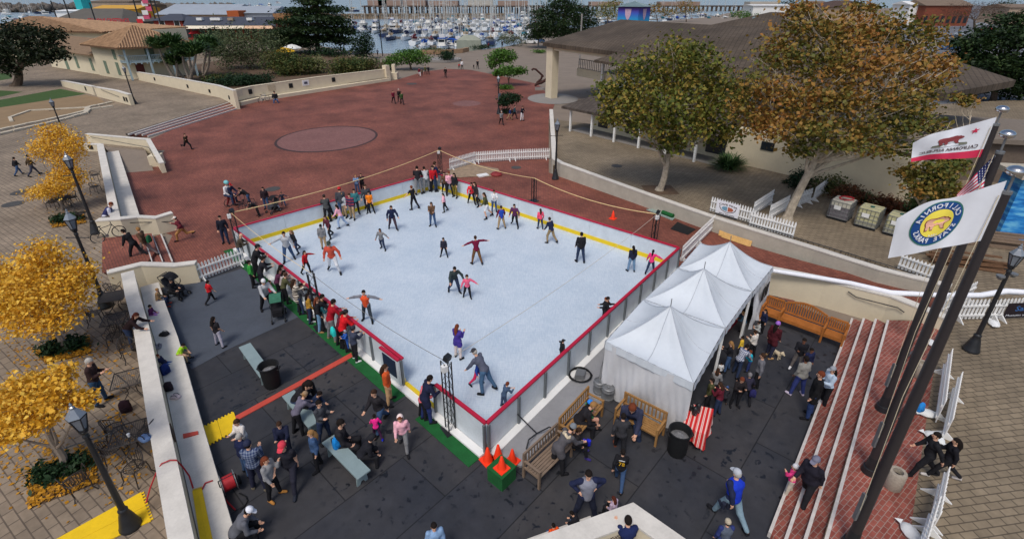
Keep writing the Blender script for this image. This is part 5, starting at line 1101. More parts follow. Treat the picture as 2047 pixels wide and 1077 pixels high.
block('orange_hut', 'small orange hut between the warehouses', 'hut', 455, 478, 22, 34, 196, 6, M('orange_boards', (164, 84, 44), .8))
block('timber_deckhouse', 'timber deck house behind the big cypress', 'hut', 548, 584, 28, 46, 170, 8, M('tan_boards', (150, 110, 74), .8), wn=(4, .3, .7, .6))
T = thing('carnival_sign', 'cluster of red and white banners on a frame beside the red shop', 'banner frame', gy(300, 55, 172)); q0 = T.location
for k in range(9):
    mb = MB(); mb.box((random.uniform(-3, 2.5), random.uniform(-1, 1), 1+k*.75+random.random()), (1.6, .2, 1.3), .3); mb.build('banner', [M('banner_red', (200, 40, 50), .7), m_white, M('banner_pink', (206, 90, 120), .7)][k % 3], T)
for x in (-2.8, 2.4): mb = MB(); mb.tube([(x, 0, -5), (x, 0, 8.5)], .2); mb.build('frame_post', m_black, T)
for k, (px, yt) in enumerate(((138, -4), (187, 6), (315, -2), (112, 2))):
    q = gy(px+8, 55, 150); T = thing('utility_pole', ('thin dark pole crossing the grey restaurant roof', 'thin dark pole beside the mustard shop', 'dark pole beside the banner frame', 'slim pole in front of the white shed')[k], 'pole', (q.x, q.y, 0)); mb = MB(); mb.tube([(0, 0, 0), (0, 0, zat(q.x, q.y, yt))], .16, 6); mb.build('pole', m_black, T)
# right side far buildings
block('orange_restaurant', 'orange fronted restaurant with a long brown roof beyond the car park', 'restaurant', 1848, 1940, 12, 26, 250, 16, M('terracotta_paint', (124, 66, 48), .8), (m_brown, 2.5), wn=(8, .15, .5, .6))
block('white_pavilion', 'white roofed pavilion left of the orange restaurant', 'pavilion', 1815, 1850, 10, 28, 255, 12, m_white, (m_white, 1.5))
block('brown_roof_house', 'low house with dark brown roof behind the autumn tree', 'house', 1645, 1745, 15, 28, 230, 14, m_beige, (M('dark_brown_roof', (78, 62, 56), .9), 2.6), gable=8.)
block('yacht_club', 'white two storey yacht club building at the marina edge', 'building', 1502, 1580, 12, 36, 260, 12, m_white, (m_white, .5), wn=(10, .2, .42, .8))
block('cream_building', 'cream coloured low building at the far right of the marina', 'building', 1615, 1650, 6, 18, 330, 12, M('cream_boards', (210, 184, 130), .8), (m_brown, 1.))
block('grey_hall', 'grey hall at the far right edge beyond the car park', 'building', 2010, 2120, 16, 40, 260, 16, M('tan_hall', (170, 150, 130), .8), (m_brown, 1.5))
# pier, breakwater
def pier(label, x0, x1, yt, yb, Yd, huts):
    a, b = gy(x0, yt, Yd), gy(x1, yt, Yd); T = thing('pier', label, 'pier', (a.x, Yd, 0)); zd = gy(x0, yt+(yb-yt)*.4, Yd).z; mb = MB(); mb.prism([(a.x, Yd), (b.x, Yd), (b.x, Yd+24), (a.x, Yd+24)], zd-1.2, zd); mb.build('deck', m_pile, T, True)
    mb = MB(); k = int((b.x-a.x)/5)
    for i in range(k): x = a.x+(b.x-a.x)*(i+.5)/k; mb.box((x, Yd+1, (zd-1.2-2.5)/2), (1.6, 1.2, zd+1.3)); mb.box((x+2, Yd+8, (zd-1.2-2.5)/2), (1.4, 1.2, zd+1.3))
    o = mb.build('piles', m_pile, T, True); o['kind'] = 'stuff'
    for hx0, hx1, hy, m in huts: q, r = gy(hx0, hy, Yd+4), gy(hx1, hy, Yd+4); mb = MB(); mb.prism([(q.x, Yd+4), (r.x, Yd+4), (r.x, Yd+20), (q.x, Yd+20)], zd, q.z); mb.build('shed', m, T, True)
m_rust = M('faded_brick_shed', (150, 128, 116), .9, .15, .1, world=True)
pier('long commercial pier with low sheds across the harbour', 722, 1090, 8, 18, 520, [(734, 800, 1, m_rust), (755, 772, 0, M('green_container', (58, 120, 98), .7)), (805, 850, 1, m_rust), (856, 915, 2, m_rust), (935, 985, 1, M('pale_shed', (176, 170, 160), .8)), (995, 1055, 2, m_rust)])
pier('distant right hand arm of the pier behind the masts', 1100, 1760, 10, 15, 620, [(1180, 1240, 4, m_rust), (1320, 1400, 4, m_rust), (1500, 1560, 4, M('pale_shed', (176, 170, 160), .8))])
m_plk = M('weathered_piling_wall', (138, 118, 94), .9, .25, .25, world=True)
T = thing('piling_wall', 'weathered timber piling wall sheltering the marina', 'breakwater', gy(690, 30, 395)); mb = MB(); a, b = gy(640, 28, 395), gy(1010, 28, 395)
k = 110
for i in range(k): x = a.x+(b.x-a.x)*(i+.5)/k; mb.box((x, 395+.3*math.sin(i*2.1), (a.z-2.5)/2), ((b.x-a.x)/k*.82, 1., a.z+2.5+.3*math.sin(i*5.3)))
mb.beam((a.x, 394.2, a.z-.3), (b.x, 394.2, a.z-.3), .5, .5); mb.build('piling', m_plk, T, True)
V = []; Fq = []
for i in range(900):
    s = RNG.random(); px = -150+620*s; Yd = 560+40*RNG.random(); q = gy(px, 12+2*RNG.random(), Yd); r = 2.2+2.5*RNG.random(); z = -2+5.5*RNG.random()
    mbx = MB(); mbx.box((q.x, Yd, z), (r*1.5, r*1.2, r), RNG.random()*3, RNG.random(), RNG.random()); k = len(V); V += mbx.v; Fq += [tuple(j+k for j in f) for f in mbx.f]
o = np_obj('rock_jetty', np.array([tuple(v_) for v_ in V]), np.array(Fq), M('jetty_rock', (96, 90, 84), .95, .3, .2, .4, world=True)); tag(o, 'low dark rock jetty across the left of the bay', 'jetty', kind='stuff')
# misc near the back plaza
T = thing('anchor', 'big rusty ship anchor standing on the bricks beside the cream column', 'anchor', g(1078, 180), R(0)); m_rusty = M('rusted_iron', (66, 42, 38), .9, .3, 3., .3); s_ = g(1092, 160, 0)
P_ = [gy(1064, 141, 70.), gy(1072, 139, 70.), gy(1085, 150, 70.), gy(1086, 163, 70.)]; b0 = T.location
mb = MB(); q = lambda px, py: gy(px, py, b0.y)-b0
mb.tube([q(1063, 141), q(1066, 138), q(1071, 139), q(1084, 151), q(1086, 154)], .14, 7); mb.build('shank', m_rusty, T); mb = MB(); mb.tube([q(1093, 156), q(1090, 161), q(1082, 165), q(1073, 168), q(1069, 172)], [.12, .2, .25, .2, .14], 8); mb.build('crown', m_rusty, T); mb = MB(); mb.tube([q(1084, 151), q(1082, 158), q(1073, 166)], .15, 7); mb.build('arm', m_rusty, T)
mb = MB(); mb.box(tuple((b0+Vector((0, 0, .15)))[i]-b0[i] for i in range(3)), (1.2, 1., .3)); mb.build('plinth', m_slab, T)
mb = MB(); a, b = g(840, 108, -.1), g(935, 112, -.1); pts = [g(840, 109), g(880, 109), g(925, 106), g(938, 103)]; ribbon(mb, pts, 0, .7, 0, .9); tag(mb.build('stone_wall', M('tan_rubble_wall', (150, 122, 96), .9, .25, 1.2, .4, world=True)), 'low tan stone wall along the harbour edge behind the round planter', 'wall')
c = g(888, 122); mb = MB(); mb.lathe([(3.6, 0), (3.6, .45), (3.2, .45), (3.1, .3), (.1, .3)], 24); o = mb.build('planter_kerb', m_slab); o.location = c; tag(o, 'round kerbed planter with a clipped dark shrub near the harbour', 'planter')
T = thing('tarp_shelter', 'grey green tarpaulin shelter on the slipway beside the white boat', 'shelter', g(938, 97)); T.scale = (.6,)*3; c = T.location; w_ = 5.2; mb = MB(); hz = 3.4; P = [(-w_, -2.5), (w_, -2.5), (w_, 3), (-w_, 3)]; mb.add([(x, y, -1.5) for x, y in P]+[(x, y, hz) for x, y in P]+[(-w_*.4, .3, hz+1.9), (w_*.4, .3, hz+1.9)], [(0, 1, 5, 4), (1, 2, 6, 5), (2, 3, 7, 6), (3, 0, 4, 7), (4, 5, 9, 8), (5, 6, 9), (6, 7, 8, 9), (7, 4, 8)]); mb.build('cover', M('grey_green_tarp', (142, 146, 132), .8, .12, .6), T)
for lab, px, z in (('bare flagstaff beside the conference hall roof', (1158, 130), 0), ('pale post on the far promenade', (1076, 95), 0), ('white gatepost at the marina gate', (1043, 90), 0)):
    p = g(*px); T = thing('post', lab, 'post', p); mb = MB(); mb.tube([(0, 0, 0), (0, 0, zat(p.x, p.y, {1158: 28, 1076: 66, 1043: 78}[px[0]]))], .16, 8); mb.build('shaft', m_slab, T)
for lab, px in (('dark park lamp post by the harbour trees at left', (690, 112)), ('pale lamp post between the cypress and the water', (683, 112)), ('slim lamp post against the water in the garden', (765, 112))):
    p = g(*px); T = thing('lamp_post', lab, 'lamp post', p); mb = MB(); mb.tube([(0, 0, 0), (0, 0, 8.5)], .12, 6); mb.build('pole', m_black, T); mb = MB(); mb.box((0, -.5, 8.5), (.4, 1.2, .25)); mb.build('lamp_head', m_steel, T)

for lab, px, c in (('yellow parasol in the garden cafe by the big cypress', (574, 128), (226, 176, 30)), ('red parasol outside the restaurant row, left one', (396, 84), (178, 34, 44)), ('red parasol outside the restaurant row, right one', (524, 78), (178, 40, 50)), ('white parasol beside the yellow one', (588, 120), (220, 220, 216))):
    p = g(*px); T = thing('parasol', lab, 'parasol', p, 0, 'cafe parasols'); mb = MB(); mb.tube([(0, 0, 0), (0, 0, 2.8)], .05, 6); mb.build('pole', m_white, T); mb = MB(); mb.lathe([(2., 2.3), (1.9, 2.45), (.9, 2.9), (.05, 3.1)], 8); mb.build('canopy', M('parasol_%d_%d' % c[:2], c, .8), T)
# ================================================================ boats and cars
ZW = -2.2
m_hullw = M('white_hull', (222, 224, 224), .35, .05, .3); m_hulln = M('navy_hull', (36, 50, 84), .35, .1, .3); m_hullt = M('tan_hull', (170, 140, 104), .5); m_cov = M('royal_blue_canvas', (30, 78, 160), .8, .15, .6); m_covn = M('navy_canvas', (28, 40, 76), .8, .15, .6); m_covt = M('teal_canvas', (40, 120, 140), .8, .15, .6); m_covg = M('tan_canvas', (168, 150, 124), .8); m_maroon = M('maroon_canvas', (104, 40, 50), .8); m_mast = M('pale_alloy_mast', (206, 204, 198), .4, .05, 1., 0, .4); m_cabw = M('cream_cabin', (214, 212, 206), .4)
def hull(mb, L, B, D, fl=1.):
    """boat hull, bow to +y"""
    st = [(-.5, .72, 0), (-.25, .95, 0), (.0, 1., 0), (.25, .78, .06), (.42, .36, .14), (.5, .02, .22)]; vs = []
    for y, w, r in st:
        for x, z in ((-.5*w*B, D+r*D), (-.42*w*B, D*.25), (0, -.3), (.42*w*B, D*.25), (.5*w*B, D+r*D)): vs.append((x, y*L, z))
    fs = [(4, 3, 2, 1, 0), ]
    for i in range(len(st)-1):
        for k in range(4): fs.append((i*5+k, i*5+k+1, i*5+6+k, i*5+5+k))
        fs.append((i*5+4, i*5, i*5+5, i*5+9))
    return mb.add(vs, fs)
def boat(kind, label, cat, L, mh, mc, mast, far=False):
    """parts kept as separate meshes for near boats, one mesh for far ones"""
    T = thing(kind, label, cat, (0, 0, ZW-50)); B = L*.31; D = L*.115; parts = []
    h = MB(); hull(h, L, B, D); parts.append(('hull', h, mh))
    st = MB(); 
    for s in (-1, 1): st.tube([(s*.36*B, -.5*L, D*.92), (s*.475*B, -.25*L, D*.92), (s*.5*B, 0, D*.92), (s*.39*B, .25*L, D*.98), (s*.18*B, .42*L, D*1.04)], .05, 4)
    parts.append(('rub_rail', st, m_covn))
    c = MB()
    if cat == 'sailboat':
        c.prism([(-B*.28, -L*.12), (B*.28, -L*.12), (B*.2, L*.24), (0, L*.3), (-B*.2, L*.24)], D, [D*1.5]*3+[D*1.2]*2 if False else D*1.48); parts.append(('cabin', c, m_cabw))
        w = MB(); w.box((0, .05*L, D*1.3), (B*.59, L*.2, D*.16)); parts.append(('window', w, m_win))
        if mast:
            m = MB(); m.tube([(0, .1*L, D), (0, .1*L, mast)], .09, 5); m.tube([(0, .1*L, D+1.0), (0, -.36*L, D+1.05)], .07, 5); m.tube([(-B*.3, .1*L, mast*.62), (B*.3, .1*L, mast*.62)], .04, 4); m.tube([(0, .5*L, D*1.2), (0, .1*L, mast*.97)], .022, 3); m.tube([(0, -.5*L, D), (0, .1*L, mast*.99)], .022, 3)
            parts.append(('mast', m, m_mast))
        s = MB(); s.tube([(0, .11*L, D+1.25), (0, -.05*L, D+1.3), (0, -.36*L, D+1.12)], [.22, .3, .14], 7); parts.append(('sail_cover', s, mc))
        d = MB(); d.prism([(-B*.3, -.3*L), (B*.3, -.3*L), (B*.27, -.13*L), (-B*.27, -.13*L)], D*1.9, D*2.0); d.prism([(-B*.27, -.14*L), (B*.27, -.14*L), (B*.25, -.1*L), (-B*.25, -.1*L)], D*1.45, D*1.95); parts.append(('dodger', d, mc))
    else:
        c.prism([(-B*.36, -L*.16), (B*.36, -L*.16), (B*.3, L*.2), (-B*.3, L*.2)], D, D+1.5); parts.append(('cabin', c, m_cabw))
        w = MB(); w.box((0, .03*L, D+1.05), (B*.71, L*.29, .5)); w.box((0, .195*L, D+1.05), (B*.5, .2, .45)); parts.append(('window', w, m_win))
        r = MB(); r.prism([(-B*.38, -L*.3), (B*.38, -L*.3), (B*.34, L*.22), (-B*.34, L*.22)], D+1.53, D+1.64); parts.append(('roof', r, mc))
        f = MB(); f.box((0, -.03*L, D+2.0), (B*.5, L*.16, .7)); f.tube([(0, -.1*L, D+1.6), (0, -.12*L, D+4.2)], .05, 4)
        for s in (-1, 1): f.tube([(s*B*.3, -L*.1, D+1.6), (s*B*.45, -L*.2, D+5.)], .035, 3)
        parts.append(('flybridge', f, m_cabw))
    if far:
        M_ = MB(); ms = []
        for nm, mb, m in parts:
            if m not in ms: ms.append(m)
            M_.m = ms.index(m); M_.add(mb.v, mb.f)
        M_.build('hull', ms, T)
    else:
        for nm, mb, m in parts: mb.build(nm, m, T)
    return T
KINDS = [('sailboat', 'white sailboat with royal blue sail cover', 'sailboat', 9.5, m_hullw, m_cov, 12.5), ('sailboat', 'white sailboat with navy sail cover', 'sailboat', 9, m_hullw, m_covn, 11.5), ('sailboat', 'white sailboat with teal canvas', 'sailboat', 10, m_hullw, m_covt, 13.5), ('motorboat', 'white cabin cruiser with flybridge', 'motorboat', 10, m_hullw, m_white, 0), ('sailboat', 'navy hulled sailboat with tan sail cover', 'sailboat', 10, m_hulln, m_covg, 12.5), ('motorboat', 'white motorboat with a blue canvas roof', 'motorboat', 8.5, m_hullw, m_cov, 0), ('sailboat', 'white sailboat with maroon sail cover', 'sailboat', 8.5, m_hullw, m_maroon, 11.), ('sailboat', 'white sailboat with pale covers', 'sailboat', 11, m_hullw, m_white, 14.)]
near = [boat(k, l+' near the marina front', c, *r) for k, l, c, *r in KINDS]; farp = [boat(k, l+' far out in the crowded marina', c, *r, far=True) for k, l, c, *r in KINDS]
m_dock = M('grey_float_dock', (120, 112, 104), .9, .15, .5, .1, world=True); nb = 0; used = set()
rows = [(160, 838, 960, 0), (178, 822, 1000, 1), (197, 772, 1075, 0), (215, 765, 1085, 1), (236, 700, 1090, 0), (256, 700, 1100, 1), (278, 705, 1110, 0), (298, 780, 1120, 1), (320, 840, 1230, 0), (345, 860, 1600, 1), (372, 870, 1620, 0), (405, 1020, 1700, 1), (440, 1040, 1700, 0)]
for Yr, x0, x1, fl in rows:
    a = (x0-CX)/F*(Yr*math.cos(PT)+(H-ZW)*math.sin(PT)); b = (x1-CX)/F*(Yr*math.cos(PT)+(H-ZW)*math.sin(PT))
    if not fl:
        mb = MB(); mb.box(((a+b)/2, Yr+7, ZW+.35), (b-a+4, 2.2, .5)); k = int((b-a)/9)
        for i in range(k): mb.box((a+(b-a)*i/k, Yr+7, ZW+1.3), (.3, .3, 2.6))
        tag(mb.build('dock', m_dock), 'grey floating dock, row %s of the marina counted from the shore' % ['one', 'two', 'three', 'four', 'five', 'six', 'seven'][len(used)], 'dock'); used.add(Yr)
    x = a+1.5
    while x < b:
        i = random.randrange(len(KINDS)) if Yr > 165 else random.choice((3, 5, 3, 0)); s = random.uniform(.95, 1.35)
        if random.random() < (.93 if Yr < 330 else .62):
            pr = (near if Yr < 240 else farp)[i]
            dup(pr, (x, Yr+random.uniform(-.8, .8), ZW), (0 if fl else PI)+random.uniform(-.06, .06), None, 'boats moored in the marina', s); nb += 1
        x += random.uniform(4.6, 5.8)*(1 if Yr < 330 else 1.9)
def lone(i, label, px, py, rz, s=1., nm=None):
    p = g(px, py, ZW); r = dup(near[i], p, rz, label, None, s); r['label'] = label
lone(0, 'white sailboat with blue cover lying broadside closest to the shore', 902, 98, R(60), 1.15); lone(3, 'white cabin cruiser leading the front row, moored alone at its left end', 788, 64, R(110), 1.0); lone(5, 'white motorboat under a big blue canvas near the left end of the front row', 815, 66, R(70), .9)
lone(4, 'dark hulled boat crossing the open water between cypress and pier', 704, 24, R(80), 1.6)
k = 0
for px, py in ((14, 30), (33, 46), (60, 27), (86, 28), (52, 36), (18, 40), (104, 18), (122, 12), (92, 33), (70, 44), (8, 24), (135, 22), (448, 15), (470, 13), (500, 17), (520, 15), (540, 16), (556, 8), (40, 18)):
    p = g(px, py, ZW); k += 1
    dup(farp[(k*3) % 8], p, k*1.3, 'boat at anchor in the open bay left of the cypress', 'boats at anchor in the bay', random.uniform(.9, 1.5) if py > 20 else 1.8)
for q in near+farp:
    for c in list(q.children): bpy.data.objects.remove(c)
    bpy.data.objects.remove(q)
# ---- cars
def car(body):
    T = thing('parked_car', 'car', 'car', (0, 0, -60)); m = M('car_paint_%d_%d' % body[:2], body, .3, .04, 1., 0, 0, .6); mb = MB()
    prof = [(-2.2, .35), (-2.25, .8), (-1.5, .95), (-.9, 1.4), (.7, 1.42), (1.35, .95), (2.1, .82), (2.2, .4)]; n = len(prof)
    vs = []
    for i, (y, z) in enumerate(prof): w = .86 if z < 1.2 else .68; vs += [(-w, y, z), (w, y, z)]
    vs += [(-.84, 2.1, .25), (.84, 2.1, .25), (-.84, -2.1, .25), (.84, -2.1, .25)]
    fs = [(2*i, 2*i+1, 2*i+3, 2*i+2) for i in range(n-1)]+[(14, 15, 17, 16), (18, 19, 1, 0), (16, 17, 19, 18)]; fs += [tuple(2*i for i in range(n))[::-1]+(18, 16)[::1], tuple(2*i+1 for i in range(n))+(17, 19)]
    mb.add(vs, fs); mb.build('body', m, T)
    mb = MB(); mb.add([(-.8, -1.45, .98), (.8, -1.45, .98), (.66, -.95, 1.36), (-.66, -.95, 1.36)], [(3, 2, 1, 0)]); mb.add([(-.8, 1.3, 1.), (.8, 1.3, 1.), (.66, .78, 1.38), (-.66, .78, 1.38)], [(0, 1, 2, 3)])
    mb.v = [(x, y*1.02, z+.02) for x, y, z in mb.v]; mb.build('windscreen', m_win, T)
    for s in (-1, 1): mb = MB(); mb.add([(s*.865, -1.3, 1.), (s*.865, 1.15, 1.), (s*.72, .62, 1.36), (s*.72, -.85, 1.36)], [(0, 1, 2, 3)]); mb.build('side_window', m_win, T)
    for x in (-.8, .8):
        for y in (-1.35, 1.35): mb = MB(); mb.tube([(x-.12, y, .33), (x+.12, y, .33)], [.33, .33], 12); w = mb.build('wheel', m_dark, T); mb = MB(); mb.tube([(x-.13, y, .33), (x+.13, y, .33)], [.18, .18], 10); r = mb.build('rim', m_steel); r.parent = w
    for x in (-.6, .6): mb = MB(); mb.box((x, 2.16, .68), (.35, .1, .16)); mb.build('headlight', m_white, T); mb = MB(); mb.box((x, -2.22, .72), (.35, .08, .16)); mb.build('tail_light', m_red, T)
    return T
COL = dict(white=(224, 226, 228), silver=(150, 158, 166), black=(30, 32, 36), red=(170, 30, 38), blue=(50, 80, 120), grey=(96, 100, 106)); CP = {k: car(v) for k, v in COL.items()}
for col, lab, px, py, rz in (('white', 'white car parked at the near lot edge between hall roof and dark pine', 1915, 196, 100), ('silver', 'silver car behind the white one by the hall corner', 1942, 186, 100), ('white', 'white car on the road beyond the car park', 1903, 50, 80), ('black', 'black car just behind the white car on the road', 1906, 38, 80), ('white', 'white car on the road nearest the bare brown tree', 1918, 45, 85), ('red', 'red car under the pale shelter near the bare brown tree', 1972, 62, 60), ('silver', 'silver car by the bare brown tree trunk', 1960, 52, 70), ('grey', 'grey car low in the lot between the autumn tree and the pine', 1905, 80, 95), ('silver', 'silver car seen just above the grey car', 1922, 72, 95), ('blue', 'blue car half hidden by the pine branches', 1898, 100, 95), ('white', 'white car showing through the pine branches', 1968, 118, 60), ('white', 'white car left of the road behind the autumn leaves', 1838, 30, 90), ('red', 'small red car in front of the orange restaurant', 1897, 30, 90), ('white', 'white van like car at the far right edge', 2025, 34, 80), ('silver', 'silver car beside the far right white car', 2040, 40, 80), ('blue', 'blue car parked before the orange restaurant', 1868, 27, 90), ('grey', 'grey car showing low through the pine', 2010, 150, 70), ('white', 'white car by the marina gate lawn', 1060, 88, 80), ('blue', 'blue car by the marina gate lawn', 1074, 86, 85)):
    dup(CP[col], g(px, py, 0.01), R(rz), lab, 'cars parked beyond the hall')
for q in CP.values():
    for c in list(q.children_recursive): bpy.data.objects.remove(c)
    bpy.data.objects.remove(q)
# ================================================================ trees and plants
m_bark = M('grey_brown_bark', (98, 84, 72), .95, .3, 3., .5); m_syc = M('mottled_sycamore_bark', (172, 160, 142), .9, .45, 4., .3); m_pale = M('pale_smooth_bark', (140, 128, 116), .9, .2, 4., .2)
def branch(mb, a, b, r0, r1, wob=.12, n=6):
    a, b = Vector(a), Vector(b); L = (b-a).length; pts = []; w = Vector((random.uniform(-1, 1), random.uniform(-1, 1), random.uniform(-.5, .5)))*L*wob; w2 = Vector((random.uniform(-1, 1), random.uniform(-1, 1), 0))*L*wob*.5
    for i in range(n+1): t = i/n; pts.append(a.lerp(b, t)+w*math.sin(PI*t)+w2*math.sin(2*PI*t))
    mb.tube(pts, [r0+(r1-r0)*i/n for i in range(n+1)], 7)
    return pts
def tree(name, label, base, trunk_top, clumps, fm, nl, size, r=.2, bark=None, shell=.35, group=None, twigs=3, aspect=.6, up=.3):
    """clumps: (centre, radii) in world coordinates; limbs run from the trunk to every clump"""
    base = Vector(base); T = thing(name, label, 'tree', base, 0, group); mb = MB(); tt = Vector(trunk_top)
    main = branch(mb, base-Vector((0, 0, .1)), tt, r, r*.62, .05); twigs += 1
    mb.tube([base-Vector((0, 0, .1)), base+(tt-base)*.06], [r*1.5, r*1.02], 9); lb = MB()
    for c, rd in clumps:
        c = Vector(c); s = main[random.choice((3, 4, 5, 6))]; pts = branch(lb, s, c, r*.42, r*.1, .12)
        for k in range(twigs):
            d = Vector((random.gauss(0, 1), random.gauss(0, 1), random.gauss(.2, .7))).normalized(); e = c+Vector((d.x*rd[0], d.y*rd[1], d.z*rd[2]))*.9; branch(lb, pts[random.choice((4, 5))], e, r*.13, r*.03, .15, 4)
    mb.build('trunk', bark or m_bark, T, True, smooth=True); lb.build('limbs', bark or m_bark, T, True, smooth=True)
    V, Fq = leaves(clump_points([(tuple(c), rd) for c, rd in clumps], nl, shell), size, aspect, up); V = V-np.array(base); np_obj('crown', V, Fq, fm, T)
    return T
def C_(px, py, Yd, rx, rz=None, ry=None):
    """clump: pixel centre at the distance Yd, pixel radius -> metres"""
    p = gy(px, py, Yd); dep = p.y*math.cos(PT)-(p.z-H)*math.sin(PT); k = dep/F; return (tuple(p), (rx*k, (ry or rx)*k, (rz or rx)*k))
fm_gink = foliage_mat('ginkgo_yellow', [(182, 130, 26), (208, 154, 36), (224, 174, 54), (230, 192, 84), (196, 142, 30)], .4, 1.1)
fm_syc = foliage_mat('sycamore_green_gold', [(54, 66, 26), (76, 88, 34), (98, 106, 42), (122, 118, 50), (150, 124, 56), (66, 78, 32)], .5, .5); fm_syc2 = foliage_mat('sycamore_gold_brown', [(62, 74, 30), (82, 90, 38), (104, 100, 44), (132, 110, 50), (150, 112, 52), (152, 100, 50), (162, 136, 78)], .6, .3)
fm_cyp = foliage_mat('cypress_dark_green', [(20, 36, 20), (32, 52, 26), (44, 64, 32), (60, 78, 38)], .5, .6); fm_oak = foliage_mat('oak_dark_green', [(18, 28, 18), (28, 40, 24), (40, 52, 30), (58, 62, 40)], .5, .7)
fm_lime = foliage_mat('fresh_green_leaves', [(44, 76, 26), (62, 98, 34), (80, 116, 44), (96, 130, 56)], .5, .8); fm_olive = foliage_mat('olive_grey_leaves', [(54, 66, 38), (76, 88, 54), (98, 106, 74), (66, 76, 46)], .5, .8); fm_shrub = foliage_mat('mixed_shrub_leaves', [(36, 54, 28), (56, 76, 36), (84, 94, 46), (102, 90, 48), (46, 62, 32)], .55, .6); fm_red = foliage_mat('reddish_shrub_leaves', [(56, 50, 28), (90, 54, 32), (112, 62, 38), (66, 70, 34)], .5, .8); fm_dk = foliage_mat('dark_hedge_leaves', [(20, 40, 24), (30, 54, 30), (40, 66, 36)], .4, 1.); fm_bare = foliage_mat('brown_twiggy_leaves', [(70, 52, 42), (92, 66, 52), (110, 80, 62)], .4, .6); fm_yucca = foliage_mat('yucca_green', [(36, 60, 32), (54, 84, 44), (84, 108, 58)], .4, 1.)
# ---- ginkgos along the cafe terrace
def ginkgo(lab, base, Yd, cl, nl, sz, r, top):
    b = g(*base, ZL); cl = [C_(x, y, b.y+dy, rr, rz) for x, y, dy, rr, rz in cl]; tree('yellow_tree', lab, b, gy(*top, b.y), cl, fm_gink, nl, sz, r, m_pale, .25, 'yellow autumn trees on the cafe terrace', 3, .8)
ginkgo('farthest yellow tree, beside the ramp wall', (128, 405), 0, [(115, 285, 0, 40, 26), (85, 300, .5, 30, 22), (148, 290, -.5, 24, 24), (105, 262, .3, 30, 16), (130, 315, -.4, 30, 20)], 6600, .09, .08, (115, 320))
ginkgo('spreading yellow tree between the far lamp and the upper cafe chairs', (124, 420), 0, [(125, 365, 0, 38, 22), (75, 385, .4, 26, 13), (100, 380, -.4, 30, 18), (148, 350, .3, 22, 20), (128, 345, .4, 26, 14)], 5400, .09, .07, (120, 385))
ginkgo('full yellow tree with a round crown at the left edge', (132, 702), 0, [(85, 560, 0, 80, 45), (35, 590, .5, 60, 42), (140, 580, -.4, 42, 40), (85, 510, .4, 42, 35), (60, 630, -.6, 70, 26), (110, 640, -.8, 50, 20), (15, 560, .6, 50, 45), (160, 545, .2, 28, 22), (20, 620, .2, 40, 26)], 14000, .095, .11, (100, 640))
ginkgo('lowest yellow tree, thinning over the leaf strewn planter', (128, 948), 0, [(60, 795, 0, 70, 40), (20, 830, .3, 50, 44), (125, 745, .2, 24, 26), (110, 790, -.4, 40, 30), (165, 800, -.3, 30, 20), (50, 770, .5, 40, 24), (10, 870, -.3, 34, 18), (80, 840, -.5, 45, 18)], 6600, .09, .10, (90, 840))
# planters with fallen leaves
fm_fallen = foliage_mat('fallen_yellow_leaves', [(150, 104, 24), (190, 134, 30), (206, 150, 48), (120, 84, 36)], .3, 1.)
for lab, P in (('leaf strewn planter under the full yellow tree', [(66, 702), (180, 672), (182, 706), (92, 728)]), ('leaf strewn planter under the lowest yellow tree', [(54, 940), (190, 890), (195, 965), (58, 1016)]), ('leaf strewn planter below the middle lamp', [(98, 440), (168, 428), (172, 446), (104, 456)])):
    q = gl(P, ZL+.012); T = thing('planter_bed', lab, 'planter', q[0]); mb = MB(); mb.sheet(q); mb.build('soil', m_soil, T, True)
    n = 900; s, t = RNG.random(n), RNG.random(n); A_, B_, C2, D2 = [np.array(p) for p in q]; pts = (A_*(1-s)[:, None]+B_*s[:, None])*(1-t)[:, None]+(D2*(1-s)[:, None]+C2*s[:, None])*t[:, None]; pts[:, 2] += .02+.03*RNG.random(n); V, Fq = leaves(pts, .09, .8, 4.); o = np_obj('fallen_leaves', V-np.array(q[0]), Fq, fm_fallen, T); o['kind'] = 'stuff'
    A3 = A_*.62+C2*.38; n = 500
    for w_ in (.3, .72):
        c = (A_*(1-w_)+B_*w_)*.55+(D2*(1-w_)+C2*w_)*.45; L_ = np.linalg.norm(B_-A_); pts = c+RNG.normal(size=(n, 3))*np.array([L_*.13, L_*.09, .1]); pts[:, 2] = ZL+.05+.38*RNG.random(n); V, Fq = leaves(pts, .14, .5, .5); np_obj('ground_shrub', V-np.array(q[0]), Fq, fm_dk, T)
n = 1500; pts = []
for cx, cy, sx, sy, k in ((130, 390, 60, 50, 300), (120, 700, 130, 50, 420), (120, 930, 150, 70, 520), (230, 850, 40, 120, 160), (180, 330, 30, 40, 120)):
    for i in range(k):
        x, y = cx+RNG.normal()*sx*.5, cy+RNG.normal()*sy*.5; p = g(x, y, ZL+.012)
        if y > 280 and x < 175+ (y-290)*.24: pts.append(tuple(p))
V, Fq = leaves(np.array(pts), .085, .8, 5.); o = np_obj('scattered_leaves', V, Fq, fm_fallen); tag(o, 'yellow leaves scattered over the cafe terrace paving', 'fallen leaves', kind='stuff')
